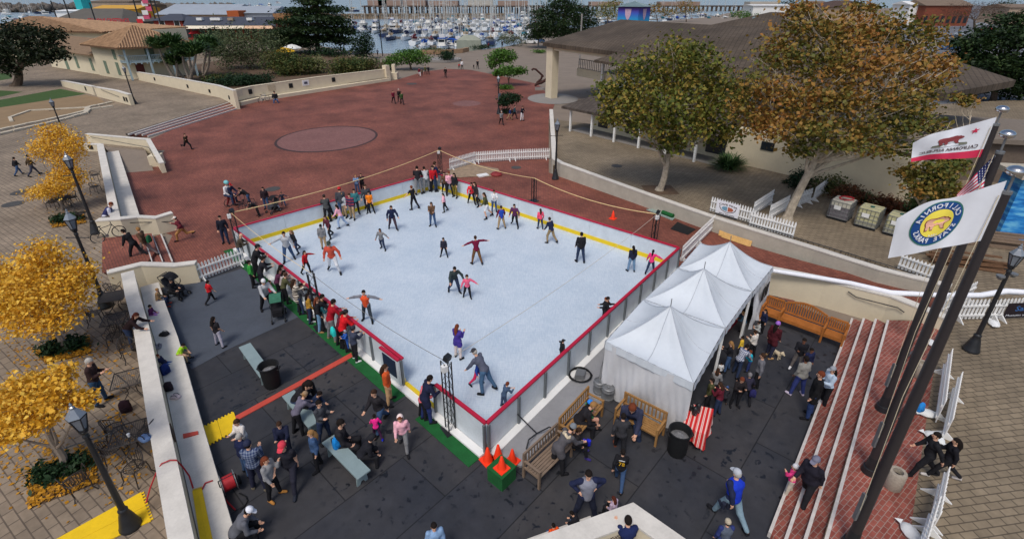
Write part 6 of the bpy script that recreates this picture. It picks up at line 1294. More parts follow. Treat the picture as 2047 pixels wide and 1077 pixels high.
# ---- the two sycamores
b1 = g(1318, 380, ZR); Y1 = b1.y
cl = [C_(*a) for a in [(1340, 130, Y1, 60), (1270, 155, Y1+1, 52), (1410, 150, Y1, 55), (1330, 200, Y1-1, 75, 45), (1250, 205, Y1, 55, 36), (1420, 215, Y1-.5, 60, 42), (1370, 250, Y1-1.2, 65, 32), (1290, 245, Y1-.6, 55, 28), (1440, 265, Y1, 50, 28), (1215, 180, Y1+.5, 36, 24), (1385, 105, Y1+1, 45, 28), (1340, 285, Y1-.6, 40, 22), (1225, 235, Y1+.3, 34, 20), (1460, 190, Y1+.6, 45, 40)]]
tree('sycamore_tree', 'green and gold sycamore rising from a tree pit behind the retaining wall', b1, gy(1342, 285, Y1), cl, fm_syc, 13500, .205, .23, m_syc, .15, None, 5, .75)
b2 = g(1572, 440, ZR); Y2 = b2.y
cl = [C_(*a) for a in [(1620, 60, Y2+2.5, 75, 40), (1700, 70, Y2+3, 70, 45), (1780, 60, Y2+3, 60, 40), (1560, 110, Y2+2, 60, 45), (1650, 130, Y2+1, 75, 45), (1740, 130, Y2+1, 75, 45), (1820, 120, Y2+2, 55, 40), (1520, 175, Y2+.5, 55, 45), (1600, 200, Y2, 70, 45), (1690, 200, Y2, 70, 42), (1780, 200, Y2+.5, 60, 36), (1560, 255, Y2-.8, 60, 32), (1640, 260, Y2-.8, 65, 32), (1730, 265, Y2-.5, 60, 30), (1800, 250, Y2, 50, 26), (1860, 170, Y2+1.5, 42, 28), (1520, 240, Y2, 45, 36), (1690, 290, Y2-1.4, 50, 18), (1600, 300, Y2-1., 40, 18), (1860, 250, Y2+1, 36, 22), (1600, 20, Y2+3, 40, 18), (1720, 15, Y2+4, 40, 16), (1760, 300, Y2-.6, 40, 16), (1850, 70, Y2+3, 46, 34), (1885, 130, Y2+2.5, 40, 26), (1830, 215, Y2+.5, 46, 26), (1480, 215, Y2+.6, 34, 30), (1820, 300, Y2-.4, 40, 16)]]
tree('sycamore_tree', 'bigger gold and brown sycamore leaning over the picket fences and caged tanks', b2, gy(1640, 265, Y2), cl, fm_syc2, 20000, .19, .25, m_syc, .1, None, 8, .75)
b3 = Vector((22.5, 26., ZR)); cl = [C_(*a) for a in [(1870, 345, 24, 40, 28), (1840, 375, 24, 36, 22), (1890, 380, 24.5, 34, 24), (1815, 345, 25, 28, 16), (1905, 330, 25, 30, 22), (1930, 200, 27, 26, 12)]]
tree('sycamore_tree', 'low gold sycamore boughs behind the two white flags', b3, gy(1870, 380, 25), cl, fm_syc2, 3000, .18, .12, m_syc, .15, None, 5, .8)
mb = MB(); c = b1; mb.sheet([(c.x-1.0, c.y-.9, ZR+.008), (c.x+1.1, c.y-.8, ZR+.008), (c.x+1.0, c.y+.9, ZR+.008), (c.x-1.0, c.y+.9, ZR+.008)]); struct('tree_pit', mb, m_soil)
# ---- conifers
def cypress(lab, base, spec, nl, sz, r, top, fm=None, z=0.):
    b = g(*base, z); cl = [C_(x, y, b.y+dy, rx, rz) for x, y, dy, rx, rz in spec]; tree('cypress_tree', lab, b, gy(*top, b.y), cl, fm or fm_cyp, nl, sz, r, m_bark, .2, None, 2, .5, .8)
cypress('big tiered dark cypress at the edge of the harbour', (640, 112), [(625, 4, 0, 38, 9), (600, 22, 0, 42, 7), (655, 20, 1, 40, 8), (630, 36, -1, 62, 8), (580, 45, 0, 40, 7), (672, 44, 0, 34, 8), (610, 58, -1, 62, 8), (660, 62, 0, 46, 9), (565, 66, 0, 40, 8), (695, 62, 0, 18, 12), (600, 78, 0, 60, 8), (560, 82, 1, 34, 7), (655, 78, 0, 36, 8), (685, 82, 0, 24, 9), (628, -12, 0, 26, 9), (590, 90, 1, 46, 6)], 22000, .55, .6, (632, 10))
cypress('broad dark cypress standing left of the hall cupola', (1130, 96), [(1125, 10, 0, 40, 14), (1090, 28, 0, 36, 14), (1155, 26, 0, 42, 14), (1120, 45, -1, 58, 14), (1080, 55, 0, 34, 12), (1170, 46, 1, 32, 12), (1105, 66, 0, 46, 12), (1150, 64, 0, 46, 10), (1125, -6, 0, 26, 10), (1070, 72, 0, 24, 8)], 17000, .5, .5, (1128, 30))
cypress('dark spreading pine filling the right edge behind the flags', (1985, 205), [(2000, 70, 0, 60, 22), (1950, 90, 0, 50, 18), (2040, 80, 0, 50, 24), (1960, 125, -1, 60, 20), (2020, 125, -1, 60, 24), (1930, 112, 0, 40, 12), (2060, 140, 0, 50, 28), (1990, 160, 0, 60, 22), (2040, 180, 0, 50, 22), (1960, 165, 0, 36, 14), (2030, 40, 1, 40, 16), (1920, 88, 0, 26, 8), (2075, 60, 0, 40, 30)], 18000, .42, .38, (2000, 110))
cypress('small dark conifer beyond the marina roofs', (1580, 48), [(1580, 8, 0, 22, 9), (1570, 24, 0, 32, 9), (1600, 22, 0, 28, 9), (1585, 36, 0, 38, 8), (1578, -8, 0, 14, 8)], 2600, .7, .4, (1580, 15))
cypress('dark pine at the top right corner beyond the bare tree', (2010, 40), [(2010, 10, 0, 26, 9), (2025, 20, 0, 24, 8), (2000, 24, 0, 20, 6)], 1500, .8, .4, (2010, 15))
b = g(32, 172, ZL); cl = [C_(x, y, b.y+dy, rx, rz) for x, y, dy, rx, rz in [(30, 62, 0, 46, 20), (0, 80, 0, 44, 26), (75, 75, 0, 40, 22), (40, 100, -1, 50, 24), (95, 98, 0, 36, 16), (118, 108, 0, 22, 14), (5, 125, 0, 34, 22), (75, 118, -1, 34, 14), (-30, 100, 0, 40, 40), (25, 140, -1, 20, 12), (108, 70, 1, 26, 14)]]
tree('oak_tree', 'dark gnarled oak on the lawn at the left edge', b, gy(42, 120, b.y), cl, fm_oak, 9000, .38, .55, m_bark, .25, None, 3, .6)
# ---- bare and autumn trees at the back right
def small(nm, lab, base, z, spec, fm, nl, sz, r, top, bark=None, grp=None, shell=.3, asp=.6):
    b = g(*base, z); cl = [C_(x, y, b.y+dy, rx, rz) for x, y, dy, rx, rz in spec]; return tree(nm, lab, b, gy(*top, b.y), cl, fm, nl, sz, r, bark, shell, grp, 3, asp)
small('bare_tree', 'wide leafless brown tree beyond the car park', (1948, 58), 0, [(1930, 18, 0, 44, 14), (1970, 16, 0, 44, 14), (1950, 30, 0, 60, 10), (1900, 26, 0, 26, 10), (2000, 30, 0, 22, 9)], fm_bare, 4500, .5, .5, (1948, 38), asp=.2)
small('autumn_tree', 'rusty green tree rising just left of the hall cupola', (1215, 50), 0, [(1215, 15, 0, 22, 12), (1232, 8, 0, 18, 10), (1200, 28, 0, 18, 8), (1225, 30, 0, 22, 8)], fm_syc, 1600, .6, .3, (1215, 30))
small('autumn_tree', 'rusty tree behind the hall right of the cupola', (1315, 48), 0, [(1310, 18, 0, 24, 10), (1290, 26, 0, 18, 8), (1335, 26, 0, 18, 7)], fm_syc2, 1400, .6, .3, (1312, 30))
small('autumn_tree', 'golden brown tree standing behind the hall ridge', (1372, 44), 0, [(1370, 8, 0, 20, 10), (1360, 22, 0, 22, 8), (1388, 20, 0, 18, 8)], fm_syc2, 1400, .6, .3, (1370, 24))
small('leafy_tree', 'green tree behind the hall ridge near the yacht club', (1490, 50), 0, [(1485, 30, 0, 26, 8), (1510, 34, 0, 22, 7)], fm_lime, 1200, .6, .3, (1490, 36))
# ---- small bright trees on the plaza
small('leafy_tree', 'bright green spreading tree at the end of the mural wall', (822, 140), 0, [(810, 115, 0, 30, 12), (840, 118, 0, 24, 11), (785, 122, 0, 18, 11), (822, 106, 0, 28, 8), (775, 132, 0, 12, 10)], fm_lime, 4200, .3, .2, (818, 122))
small('leafy_tree', 'bright green tree by the harbour path, taller of two', (998, 148), 0, [(992, 118, 0, 20, 12), (1015, 114, 0, 20, 12), (1002, 106, 0, 20, 8), (985, 130, 0, 10, 8)], fm_lime, 3000, .3, .16, (1000, 122))
small('leafy_tree', 'low bright green tree just in front of the taller one', (1018, 172), 0, [(1015, 142, 0, 22, 10), (1040, 142, 0, 14, 8), (995, 146, 0, 12, 7)], fm_lime, 2200, .26, .12, (1018, 150))
small('leafy_shrub', 'round dark green bush tree behind the plaza lamp', (1015, 228), 0, [(1015, 198, 0, 20, 12), (1030, 196, 0, 12, 9), (1005, 206, 0, 10, 8)], fm_dk, 2000, .2, .09, (1015, 205))
def bush(lab, px, py, z, rx, rz, fm, nl, sz, cat='shrub', nm='shrub', ry=None, grp=None):
    if z == ZL: nl = int(nl*1.9); sz *= 1.25; rx *= 1.2; rz *= 1.1
    b = g(px, py, z); dep = b.y*math.cos(PT)-(b.z-H)*math.sin(PT); k = dep/F; rx, rz = rx*k, rz*k; cl = [((random.uniform(-.5, .5)*rx, random.uniform(-.4, .4)*rx, rz*random.uniform(.35, .6)), (rx*.55, rx*.5, rz*.5)) for _ in range(6)]
    V, Fq = leaves(clump_points(cl, nl, .3), sz, .5, .5); V[:, 2] = np.abs(V[:, 2]); T = thing(nm, lab, cat, b, 0, grp); np_obj('foliage', V, Fq, fm, T); mb = MB()
    for i in range(5): a = i*1.26; mb.tube([(0, 0, 0), (rx*.4*math.cos(a), rx*.4*math.sin(a), rz*.6)], [.05, .02], 5)
    mb.build('stems', m_bark, T)
for a in (('clipped dark bush in the round harbour planter', 888, 121, .3, 24, 17, fm_dk, 1500, .3), ('dark green shrub under the low bright tree', 1000, 152, 0, 14, 8, fm_dk, 700, .25), ('grassy green tuft by the plaza lamp signs', 1012, 178, 0, 20, 8, fm_lime, 700, .2), ('dark shrub at the foot of the round bush tree', 1012, 226, 0, 18, 9, fm_dk, 600, .16), ('brownish hedge along the harbour wall behind the bright tree', 870, 107, 0, 40, 10, fm_shrub, 1200, .35),
          ('dark leafy tree shaped shrub against the water by the slim lamp', 728, 118, 0, 30, 52, fm_dk, 2600, .4), ('dense olive shrub filling the middle of the garden', 500, 138, ZL, 62, 72, fm_olive, 5200, .24), ('olive brown shrub right of the dense one', 560, 148, ZL, 34, 42, fm_shrub, 2200, .24), ('rounded reddish green shrub left of the flowering bush', 590, 150, ZL, 36, 32, fm_shrub, 2000, .24), ('pale flowering bush in the garden', 632, 146, ZL, 24, 30, foliage_mat('pale_flowers', [(150, 148, 96), (96, 104, 56), (70, 80, 42), (176, 170, 128)], .3, 1.), 1700, .2),
          ('tangled shrub against the mural wall', 690, 152, ZL, 36, 32, fm_shrub, 2000, .24), ('tangled brown green shrub nearer the wall end', 732, 146, ZL, 34, 26, fm_shrub, 1700, .24), ('fresh green patch between the tangled shrubs', 716, 142, ZL, 20, 18, fm_lime, 800, .22), ('low dark ground cover inside the wall corner', 470, 170, ZL, 52, 18, fm_dk, 2000, .2), ('trailing olive shrub spilling over the wall corner', 440, 166, ZL, 42, 16, fm_shrub, 1500, .2), ('low dark ground cover right of the corner', 508, 168, ZL, 30, 18, fm_dk, 1300, .2), ('dark shrub behind the palms by the restaurant row', 560, 100, ZL, 30, 24, fm_dk, 1200, .3), ('dark garden tree behind the yuccas', 435, 112, ZL, 36, 48, fm_dk, 2000, .3), ('dark hedge at the foot of the big cypress', 655, 116, 0, 60, 24, fm_dk, 1900, .4),
          ('green hedge by the marina gate', 1025, 92, 0, 32, 26, fm_olive, 1400, .35), ('lawn hedge before the hall on the promenade', 1080, 106, 0, 24, 6, fm_lime, 500, .3), ('low hedge on the slipway by the tarpaulin shelter', 960, 98, 0, 36, 8, fm_dk, 900, .3),
          ('red brown shrub behind the caged tanks', 1690, 405, ZR, 42, 36, fm_red, 1600, .15), ('dark shrub at the left end of the bed by the bigger sycamore', 1608, 378, ZR, 36, 40, fm_dk, 1500, .15), ('red brown shrub beside the third caged tank', 1770, 425, ZR, 44, 36, fm_red, 1700, .15), ('mixed shrub in the bed between the tanks and the white wall', 1650, 385, ZR, 40, 34, fm_shrub, 1500, .15), ('green shrub below the boughs at the bed end', 1850, 430, ZR, 46, 44, fm_shrub, 1800, .16), ('tiny green weed on the right terrace', 1568, 366, ZR, 10, 8, fm_dk, 160, .1)):
    bush(*a)
def spiky(nm, lab, b, n, L, fm, w=.045, droop=.55, cat='plant'):
    T = thing(nm, lab, cat, b); V = []; Fq = []
    for i in range(n):
        a = random.random()*2*PI; e = random.uniform(.35, 1.25); l = L*random.uniform(.7, 1.1); d = Vector((math.cos(a)*math.cos(e), math.sin(a)*math.cos(e), math.sin(e))); s = Vector((-math.sin(a), math.cos(a), 0))*w; o = Vector((math.cos(a), math.sin(a), 0))*random.uniform(0, L*.25); p = [o, o+d*l*.5, o+d*l*.85+Vector((0, 0, -droop*l*.18)), o+d*l*1.05+Vector((0, 0, -droop*l*.5))]; k = len(V)
        for j, q in enumerate(p): ww = s*(1, 1, .6, .05)[j]; V += [tuple(q-ww), tuple(q+ww)]
        Fq += [(k+2*j, k+2*j+1, k+2*j+3, k+2*j+2) for j in range(3)]
    np_obj('blades', np.array(V), np.array(Fq), fm, T); return T
spiky('strap_leaf_plant', 'big clump of strap leaved plants by the white wall', g(1455, 338, ZR), 520, 1.5, fm_yucca, .03); spiky('strap_leaf_plant', 'bright strap leaved clump behind the middle caged tank', g(1728, 405, ZR), 120, 1.0, fm_yucca, .03); spiky('strap_leaf_plant', 'bright strap leaved clump behind the third caged tank', g(1808, 428, ZR), 120, 1.0, fm_yucca, .03)
for lab, base, heads in (('yucca tree with two heads in front of the blue balcony', (352, 166), [(318, 97), (345, 92)]), ('yucca tree with a cluster of heads in the middle of the garden', (380, 168), [(378, 114), (392, 108), (365, 112)]), ('tall thin yucca tree right of the balcony', (407, 152), [(412, 94), (420, 98)]), ('low leaning yucca beside the garden wall', (372, 164), [(350, 130)])):
    b = g(*base, ZL); T = thing('yucca_tree', lab, 'tree', b); mb = MB(); hs = [gy(*h, b.y) for h in heads]
    for h in hs: branch(mb, b, h, .22, .13, .06)
    mb.build('trunk', m_pale, T, True, smooth=True)
    for h in hs: q = spiky('head', '', h-b, 300, 2.5, fm_yucca, .1, .5); q.children[0].name = 'leaf_head'; c = q.children[0]; c.parent = T; c.location = h-b; bpy.data.objects.remove(q)
# ================================================================ people
def sdf(P, caps, k=.035):
    d = None
    for a, b, ra, rb in caps:
        a = np.asarray(a, np.float32); ab = np.asarray(b, np.float32)-a; pa = P-a; t = np.clip((pa@ab)/max(float(ab@ab), 1e-6), 0, 1)
        e = np.sqrt(((pa-t[..., None]*ab)**2).sum(-1))-(ra+(rb-ra)*t)
        if d is None: d = e
        else: h = np.clip(.5+.5*(d-e)/k, 0, 1); d = d*(1-h)+e*h-k*h*(1-h)
    return d
def surf(caps, h, k=.035, cut=None):
    """one continuous skin over a set of tapered capsules (surface nets)"""
    A = np.array([np.minimum(a, b)-max(ra, rb) for a, b, ra, rb in [(np.array(a), np.array(b), x, y) for a, b, x, y in caps]]).min(0)-2*h
    B = np.array([np.maximum(a, b)+max(ra, rb) for a, b, ra, rb in [(np.array(a), np.array(b), x, y) for a, b, x, y in caps]]).max(0)+2*h
    n = np.ceil((B-A)/h).astype(int)+1; ax = [A[i]+h*np.arange(n[i]) for i in range(3)]
    P = np.stack(np.meshgrid(*ax, indexing='ij'), -1).astype(np.float32); d = sdf(P, caps, k)
    if cut is not None: d = np.maximum(d, cut(P))
    c = tuple(m-1 for m in n); acc = np.zeros(c+(3,), np.float32); cnt = np.zeros(c, np.float32)
    off = [(i, j, q) for i in (0, 1) for j in (0, 1) for q in (0, 1)]; cs = {o: d[o[0]:o[0]+c[0], o[1]:o[1]+c[1], o[2]:o[2]+c[2]] for o in off}
    for o in off:
        for x in range(3):
            if o[x] == 0:
                p = list(o); p[x] = 1; p = tuple(p); a, b = cs[o], cs[p]; m = (a < 0) != (b < 0); t = np.where(m, a/np.where(m, a-b, 1), 0); q = np.array(o, np.float32)+np.zeros(c+(3,), np.float32); q[..., x] += t; acc += q*m[..., None]; cnt += m
    act = cnt > 0; idx = -np.ones(c, int); idx[act] = np.arange(act.sum()); g0 = np.argwhere(act); V = A+h*(g0+acc[act]/cnt[act][:, None]); Fs = []; ins = d < 0
    for x in range(3):
        y, z = (x+1) % 3, (x+2) % 3; s0 = [slice(1, -1)]*3; s1 = [slice(1, -1)]*3; s0[x] = slice(0, -1); s1[x] = slice(1, None)
        a, b = ins[tuple(s0)], ins[tuple(s1)]; e = np.argwhere(a != b); 
        if len(e) == 0: continue
        fl = a[a != b]; e = e+1; e[:, x] -= 1; Q = []
        for dy, dz in ((-1, -1), (0, -1), (0, 0), (-1, 0)): f = e.copy(); f[:, y] += dy; f[:, z] += dz; Q.append(idx[tuple(f.T)])
        Q = np.stack(Q, 1); Q[~fl] = Q[~fl][:, ::-1]; Fs.append(Q)
    return V, np.concatenate(Fs)
POSES = dict(  # lean, head pitch, legs L/R (swing, out, knee), arms L/R (swing, out, elbow)
 stand=(2, 8, (4, 4, 5), (-4, 4, 5), (-4, 7, 18), (2, 7, 20)), wide=(3, 8, (4, 11, 4), (-2, 11, 4), (0, 14, 22), (4, 12, 26)), walk=(6, 6, (26, 2, 10), (-22, 2, 22), (-24, 6, 18), (18, 6, 26)), run=(16, 2, (48, 2, 42), (-28, 2, 70), (-40, 10, 80), (30, 10, 80)),
 skate=(16, 6, (20, 7, 30), (-16, 9, 24), (12, 18, 30), (-6, 22, 26)), glide=(12, 4, (12, 10, 22), (-24, 14, 16), (8, 32, 20), (-4, 26, 24)), out=(8, 4, (6, 10, 10), (-10, 10, 10), (6, 72, 8), (6, 76, 8)), outl=(8, 4, (8, 8, 14), (-14, 8, 14), (16, 62, 10), (2, 18, 18)), outr=(8, 4, (-12, 8, 14), (10, 8, 14), (2, 18, 18), (16, 62, 10)), bendl=(26, 10, (16, 9, 34), (-12, 9, 26), (12, 40, 20), (20, 14, 24)),
 rail=(20, 14, (-4, 5, 4), (6, 5, 10), (30, 14, 58), (26, 14, 64)), lean=(44, 18, (-8, 5, 4), (4, 5, 8), (34, 10, 30), (28, 10, 36)), phone=(4, 22, (4, 4, 4), (-4, 4, 4), (14, 8, 92), (8, 8, 98)), photo=(4, -2, (4, 4, 4), (-4, 4, 4), (44, 6, 84), (40, 6, 90)), fold=(2, 10, (4, 5, 4), (-4, 5, 4), (14, 0, 88), (10, 0, 94)), hips=(2, 14, (3, 9, 3), (-3, 9, 3), (-26, 46, 62), (-26, 46, 62)), hug=(6, 16, (4, 4, 4), (-4, 4, 4), (34, 2, 66), (28, 2, 74)), reach=(20, 14, (16, 4, 14), (-18, 4, 10), (34, 8, 28), (28, 8, 34)), up=(2, -6, (4, 6, 4), (-4, 6, 4), (90, 30, 60), (0, 10, 24)), help=(34, 16, (8, 8, 16), (-14, 8, 14), (36, 8, 16), (30, 8, 22)),
 sit=(10, 16, (84, 7, 84), (84, 7, 80), (2, 8, 50), (8, 8, 46)), sitlean=(36, 24, (84, 8, 88), (82, 8, 84), (6, 8, 40), (2, 8, 48)), recline=(-24, 20, (80, 4, 30), (74, 4, 16), (-6, 12, 60), (-20, 14, 30)), crouch=(34, 14, (86, 8, 122), (50, 8, 110), (36, 8, 40), (30, 8, 40)))
SKIN = {'a': (214, 166, 138), 'b': (182, 128, 98), 'c': (128, 86, 64), 'd': (226, 182, 156)}
def keep_side(p, ice):
    """skaters stay clear inside the barriers, onlookers clear outside them"""
    E_ = []
    for a, b in ((cF, cR), (cR, cB), (cB, cL), (cL, cF)):
        d = (b-a).xy.normalized(); n = Vector((-d.y, d.x)); n = n if n.dot((ctr-a).xy) > 0 else -n; E_.append((n, (p-a).xy.dot(n)))
    if ice: mv = [(n, max(0, .36-s)) for n, s in E_]
    else:
        n, s = min(E_, key=lambda e: e[1]); mv = [(n, min(0, -.5-s))]
    for n, k in mv: p = p+Vector((n.x*k, n.y*k, 0))
    return p
PEOPLE = 0; m_eye = M('dark_eye', (30, 24, 22), .3); m_lip = M('lip', (160, 84, 78), .5); m_blade = M('skate_steel', (170, 174, 180), .25, .05, 1., 0, .9)
def person(label, px, fy, hy, z, face, pose, top, bot, hair=(40, 30, 26), style='short', hat=None, shoe=(30, 30, 34), skin='a', skates=False, hip=None, long=False, sleeve=1., shorts=False, hood=None, topm=None, wide=1., kid=None, cat='person', skirt=False, vest=None, num=None, cross=None, group=None, face_z=0.):
    """px, fy: pixel of the feet (or of the pelvis when hip = seat height); hy: pixel row of the top of the head"""
    global PEOPLE; PEOPLE += 1
    lean, hp, *limbs = POSES[pose] if isinstance(pose, str) else pose; r_ = random.Random(PEOPLE); lean += r_.uniform(-3, 3); b = g(px, fy, z+(hip or 0)); ori = keep_side(Vector((b.x, b.y, z)), group == 'skaters on the ice')
    S_ = math.sin; K = math.cos; V3 = lambda *a: np.array(a, float)
    Lr = R(lean); t = V3(0, S_(Lr), K(Lr)); J = {}; pel = V3(0, 0, 0)
    for i, s in ((0, -1), (1, 1)):
        sw, o, kn = [R(v+r_.uniform(-3, 3)) for v in limbs[i]]; h_ = pel+V3(s*.095, 0, -.02); f = lambda a: V3(s*S_(o), S_(a)*K(o), -K(a)*K(o)); kne = h_+f(sw)*.43; ank = kne+f(sw-kn)*.42; J['h%d' % i], J['k%d' % i], J['a%d' % i] = h_, kne, ank; tp = max(min(sw-kn, .5), -.9)*.6; J['t%d' % i] = ank+V3(s*.05, .17*K(tp), -.045+.17*S_(tp))
    zz = min(min(J['a%d' % i][2]-.075, J['t%d' % i][2]-.035) for i in (0, 1))
    if hip is not None: zz = -hip/1.0
    for i, s in ((0, -1), (1, 1)):
        sw, o, el = [R(v+r_.uniform(-9, 9)) for v in limbs[2+i]]; sh = pel+t*.475+V3(s*.175, 0, 0); f = lambda a, o_: V3(s*S_(o_), S_(a)*K(o_), -K(a)*K(o_)); e = sh+f(sw, o)*.285; w = e+f(sw+el, -o if pose == 'hips' else -1.3*o-.12 if pose in ('sit', 'sitlean', 'phone', 'fold', 'hug', 'rail', 'photo', 'crouch') else o*.9 if pose in ('out', 'outl', 'outr') else o*.4)*.25; J['s%d' % i], J['e%d' % i], J['w%d' % i] = sh, e, w
    neck = pel+t*.53; hd = R(lean*.55+hp*.6); hc = neck+V3(0, S_(hd), K(hd))*.155; ks = kid if kid else 1.
    head = Matrix.Rotation(-R(lean*.3+hp), 3, 'X'); htop = hc[2]+.125*ks
    # scale so that the crown of the head reaches its row in the photograph
    s = 1.; fc = R(face)
    feet = V3(0, 0, 0) if hip is not None else (J['a0']+J['a1'])/2; feet[2] = 0
    for _ in range(4):
        q = hc-feet; wx, wy = ori.x+s*(K(fc)*q[0]-S_(fc)*q[1]), ori.y+s*(S_(fc)*q[0]+K(fc)*q[1]); tz = zat(wx, wy, hy)-z
        s = (tz-hip)/(htop) if hip is not None else tz/(htop-zz)
    s = max(.35, min(s, 1.4)); dist = Vector((ori.x, ori.y, z-H)).length
    T = thing('person', label, cat, ori, fc, group); T.scale = (s,)*3; base = V3(-feet[0], -feet[1], (hip/s if hip is not None else -zz))
    for k in J: J[k] = J[k]+base
    pel = pel+base; neck = neck+base; hc = hc+base; tor = lambda u, x=0: pel+t*u+V3(x, 0, 0)
    h = .024 if dist < 24 else .03 if dist < 36 else .045; W = wide
    core = [(tor(.0, -.07), tor(.0, .07), .105*W, .105*W), (tor(.0), tor(.22), .12*W, .115*W), (tor(.36, -.075), tor(.36, .075), .108*W, .108*W), (tor(.2), tor(.4), .115*W, .11)]
    def arms(e0, n, fr=1.):
        o = []
        for i in (0, 1):
            o.append((J['s%d' % i], J['s%d' % i]+(J['e%d' % i]-J['s%d' % i])*min(1, fr*2), .058+e0, .046+e0))
            if fr > .5: o.append((J['e%d' % i], J['e%d' % i]+(J['w%d' % i]-J['e%d' % i])*(fr-.5)*2, .045+e0, .032+e0*n))
        return o
    def legs(e0, fr=1.):
        o = []
        for i in (0, 1):
            o.append((J['h%d' % i], J['h%d' % i]+(J['k%d' % i]-J['h%d' % i])*min(1, fr*2), .088+e0, .062+e0))
            if fr > .5: o.append((J['k%d' % i], J['k%d' % i]+(J['a%d' % i]-J['k%d' % i])*(fr-.5)*2, .058+e0, .042+e0))
        return o
    # body: one continuous skin with head, face and fingers
    caps = core+arms(0, 1)+legs(0)+[(tor(.46), hc, .058, .05)]+[(J['w%d' % i], J['w%d' % i]+(J['w%d' % i]-J['e%d' % i])/.25*.06, .030, .034) for i in (0, 1)]
    V, Q = surf(caps, h*1.15, .04); mb = MB(); mb.add([tuple(v) for v in V], [tuple(f) for f in Q.tolist()])
    def hp_(x, y, z_): return Vector(hc)+head@Vector((x*ks, y*ks, z_*ks))
    hb = MB(); hb.ball((0, 0, .015), (.076, .095, .108), 14, 10); hb.ball((0, .018, -.05), (.06, .07, .065), 12, 8); hb.add([(-.016, .088, -.015), (.016, .088, -.015), (0, .122, -.02), (0, .088, .03)], [(0, 1, 2), (1, 3, 2), (3, 0, 2)])
    for sx in (-1, 1): hb.ball((sx*.078, -.005, -.005), (.012, .022, .032), 6, 5)
    mb.add([hp_(*v) for v in hb.v], hb.f)
    if dist < 45:
        eb = MB()
        for sx in (-1, 1): eb.ball((sx*.032, .083, .012), (.013, .012, .008), 6, 4)
        mb.m = 1; mb.add([hp_(*v) for v in eb.v], eb.f); lb = MB(); lb.ball((0, .082, -.06), (.024, .010, .008), 6, 4); mb.m = 2; mb.add([hp_(*v) for v in lb.v], lb.f); mb.m = 0
        for i, sg in ((0, -1), (1, 1)):
            w = Vector(J['w%d' % i]); d = (w-Vector(J['e%d' % i])).normalized(); pc = w+d*.07; sd = d.cross(Vector((0, 0, 1)) if abs(d.z) < .9 else Vector((0, 1, 0))).normalized(); cu = sd.cross(d)
            if cu.y < 0 and abs(d.z) > .5: cu = -cu
            for k, (o, l) in enumerate(((-.027, .062), (-.009, .072), (.009, .068), (.027, .052))): a = pc+sd*o; mb.tube([a, a+d*l*.55+cu*.008, a+d*l*.85+cu*.03], [.0095, .009, .007], 5)
            a = w+d*.025-sd*.03*sg; mb.tube([a, a+d*.03-sd*.022*sg+cu*.012, a+d*.055-sd*.02*sg+cu*.025], [.012, .011, .008], 5)
    mb.build('body', [M('skin_'+skin, SKIN[skin], .6, .06, 8.), m_eye, m_lip], T, smooth=True)
    def cl(nm, caps, m, k=.04, cut=None):
        V, Q = surf(caps, h, k, cut); o = np_obj(nm, V, Q, m, T); o.data.polygons.foreach_set('use_smooth', [True]*len(Q)); return o
    low = legs(.014 if not skirt else .018, .42 if shorts else .97)+[(tor(-.02, -.07), tor(-.02, .07), .118*W, .118*W), (tor(0), tor(.08), .118*W, .112*W)]
    if skirt: low = [(tor(.04), (J['k0']+J['k1'])/2, .125, .2), (tor(0, -.06), tor(0, .06), .118, .118)]
    cl('trousers' if not (shorts or skirt) else 'shorts' if shorts else 'skirt', low, cloth(bot))
    up = [(a, b_, ra+.018, rb+.018) for a, b_, ra, rb in core]+arms(.016, .9, .95*sleeve)+[(tor(.46), tor(.50), .075, .06)]
    if long: up += [(tor(-.02, -.06), (J['h0']*.55+J['k0']*.45), .128, .125), (tor(-.02, .06), (J['h1']*.55+J['k1']*.45), .128, .125)]
    if hood: up += [(hc+V3(0, -.07, -.09), hc+V3(0, -.05, -.11), .085, .075)]
    cl('jacket' if sleeve > .6 else 'shirt', up, topm or cloth(top))
    if vest: cl('vest', [(a, b_, ra+.032, rb+.032) for a, b_, ra, rb in core[1:]], cloth(vest))
    for i in (0, 1):
        a, tt = Vector(J['a%d' % i]), Vector(J['t%d' % i]); sb = MB(); hl = a+(a-tt)*.28; hl.z = min(a.z-.03, hl.z)
        if skates:
            sb.tube([a+(Vector(J['k%d' % i])-a)*.26, a, a-Vector((0, 0, .03))], [.058, .056, .05], 8); sb.tube([hl, tt, tt+(tt-hl)*.08], [.046, .044, .02], 8); sb.m = 1; d = tt-hl; sb.beam(hl-d*.1-Vector((0, 0, .055)), tt+d*.15-Vector((0, 0, .055)), .008, .05); sb.build('skate', [cloth(shoe), m_blade], T, smooth=True)
        else: sb.tube([hl, (hl+tt)/2+Vector((0, 0, .012)), tt, tt+(tt-hl)*.12], [.044, .05, .044, .018], 8); sb.tube([a, a-Vector((0, 0, .03))], [.05, .05], 8); sb.build('shoe', cloth(shoe), T, smooth=True)
    mh = cloth(hair)
    if style != 'none':
        b_ = MB(); b_.ball((0, -.012, .022), (.088, .105, .114), 16, 12); keep = [f for f in b_.f if not (sum(b_.v[i][1] for i in f)/len(f) > .02 and sum(b_.v[i][2] for i in f)/len(f) < .062) and sum(b_.v[i][2] for i in f)/len(f) > (-.10 if style == 'long' else -.055)]
        q = MB(); q.add([hp_(*v) for v in b_.v], keep); bk = Vector((0, -1, 0))
        if style in ('long', 'pony'):
            w = .088 if style == 'long' else .04; l = .34 if style == 'long' else .26
            q.tube([hp_(0, -.05, .05), hp_(0, -.085, -.06), Vector(hc)+Vector((0, -.125, -.17)), Vector(hc)+Vector((0, -.145, -.17-l*.6))], [w*.8, w, w*1.05, w*.4], 9, True, .6)
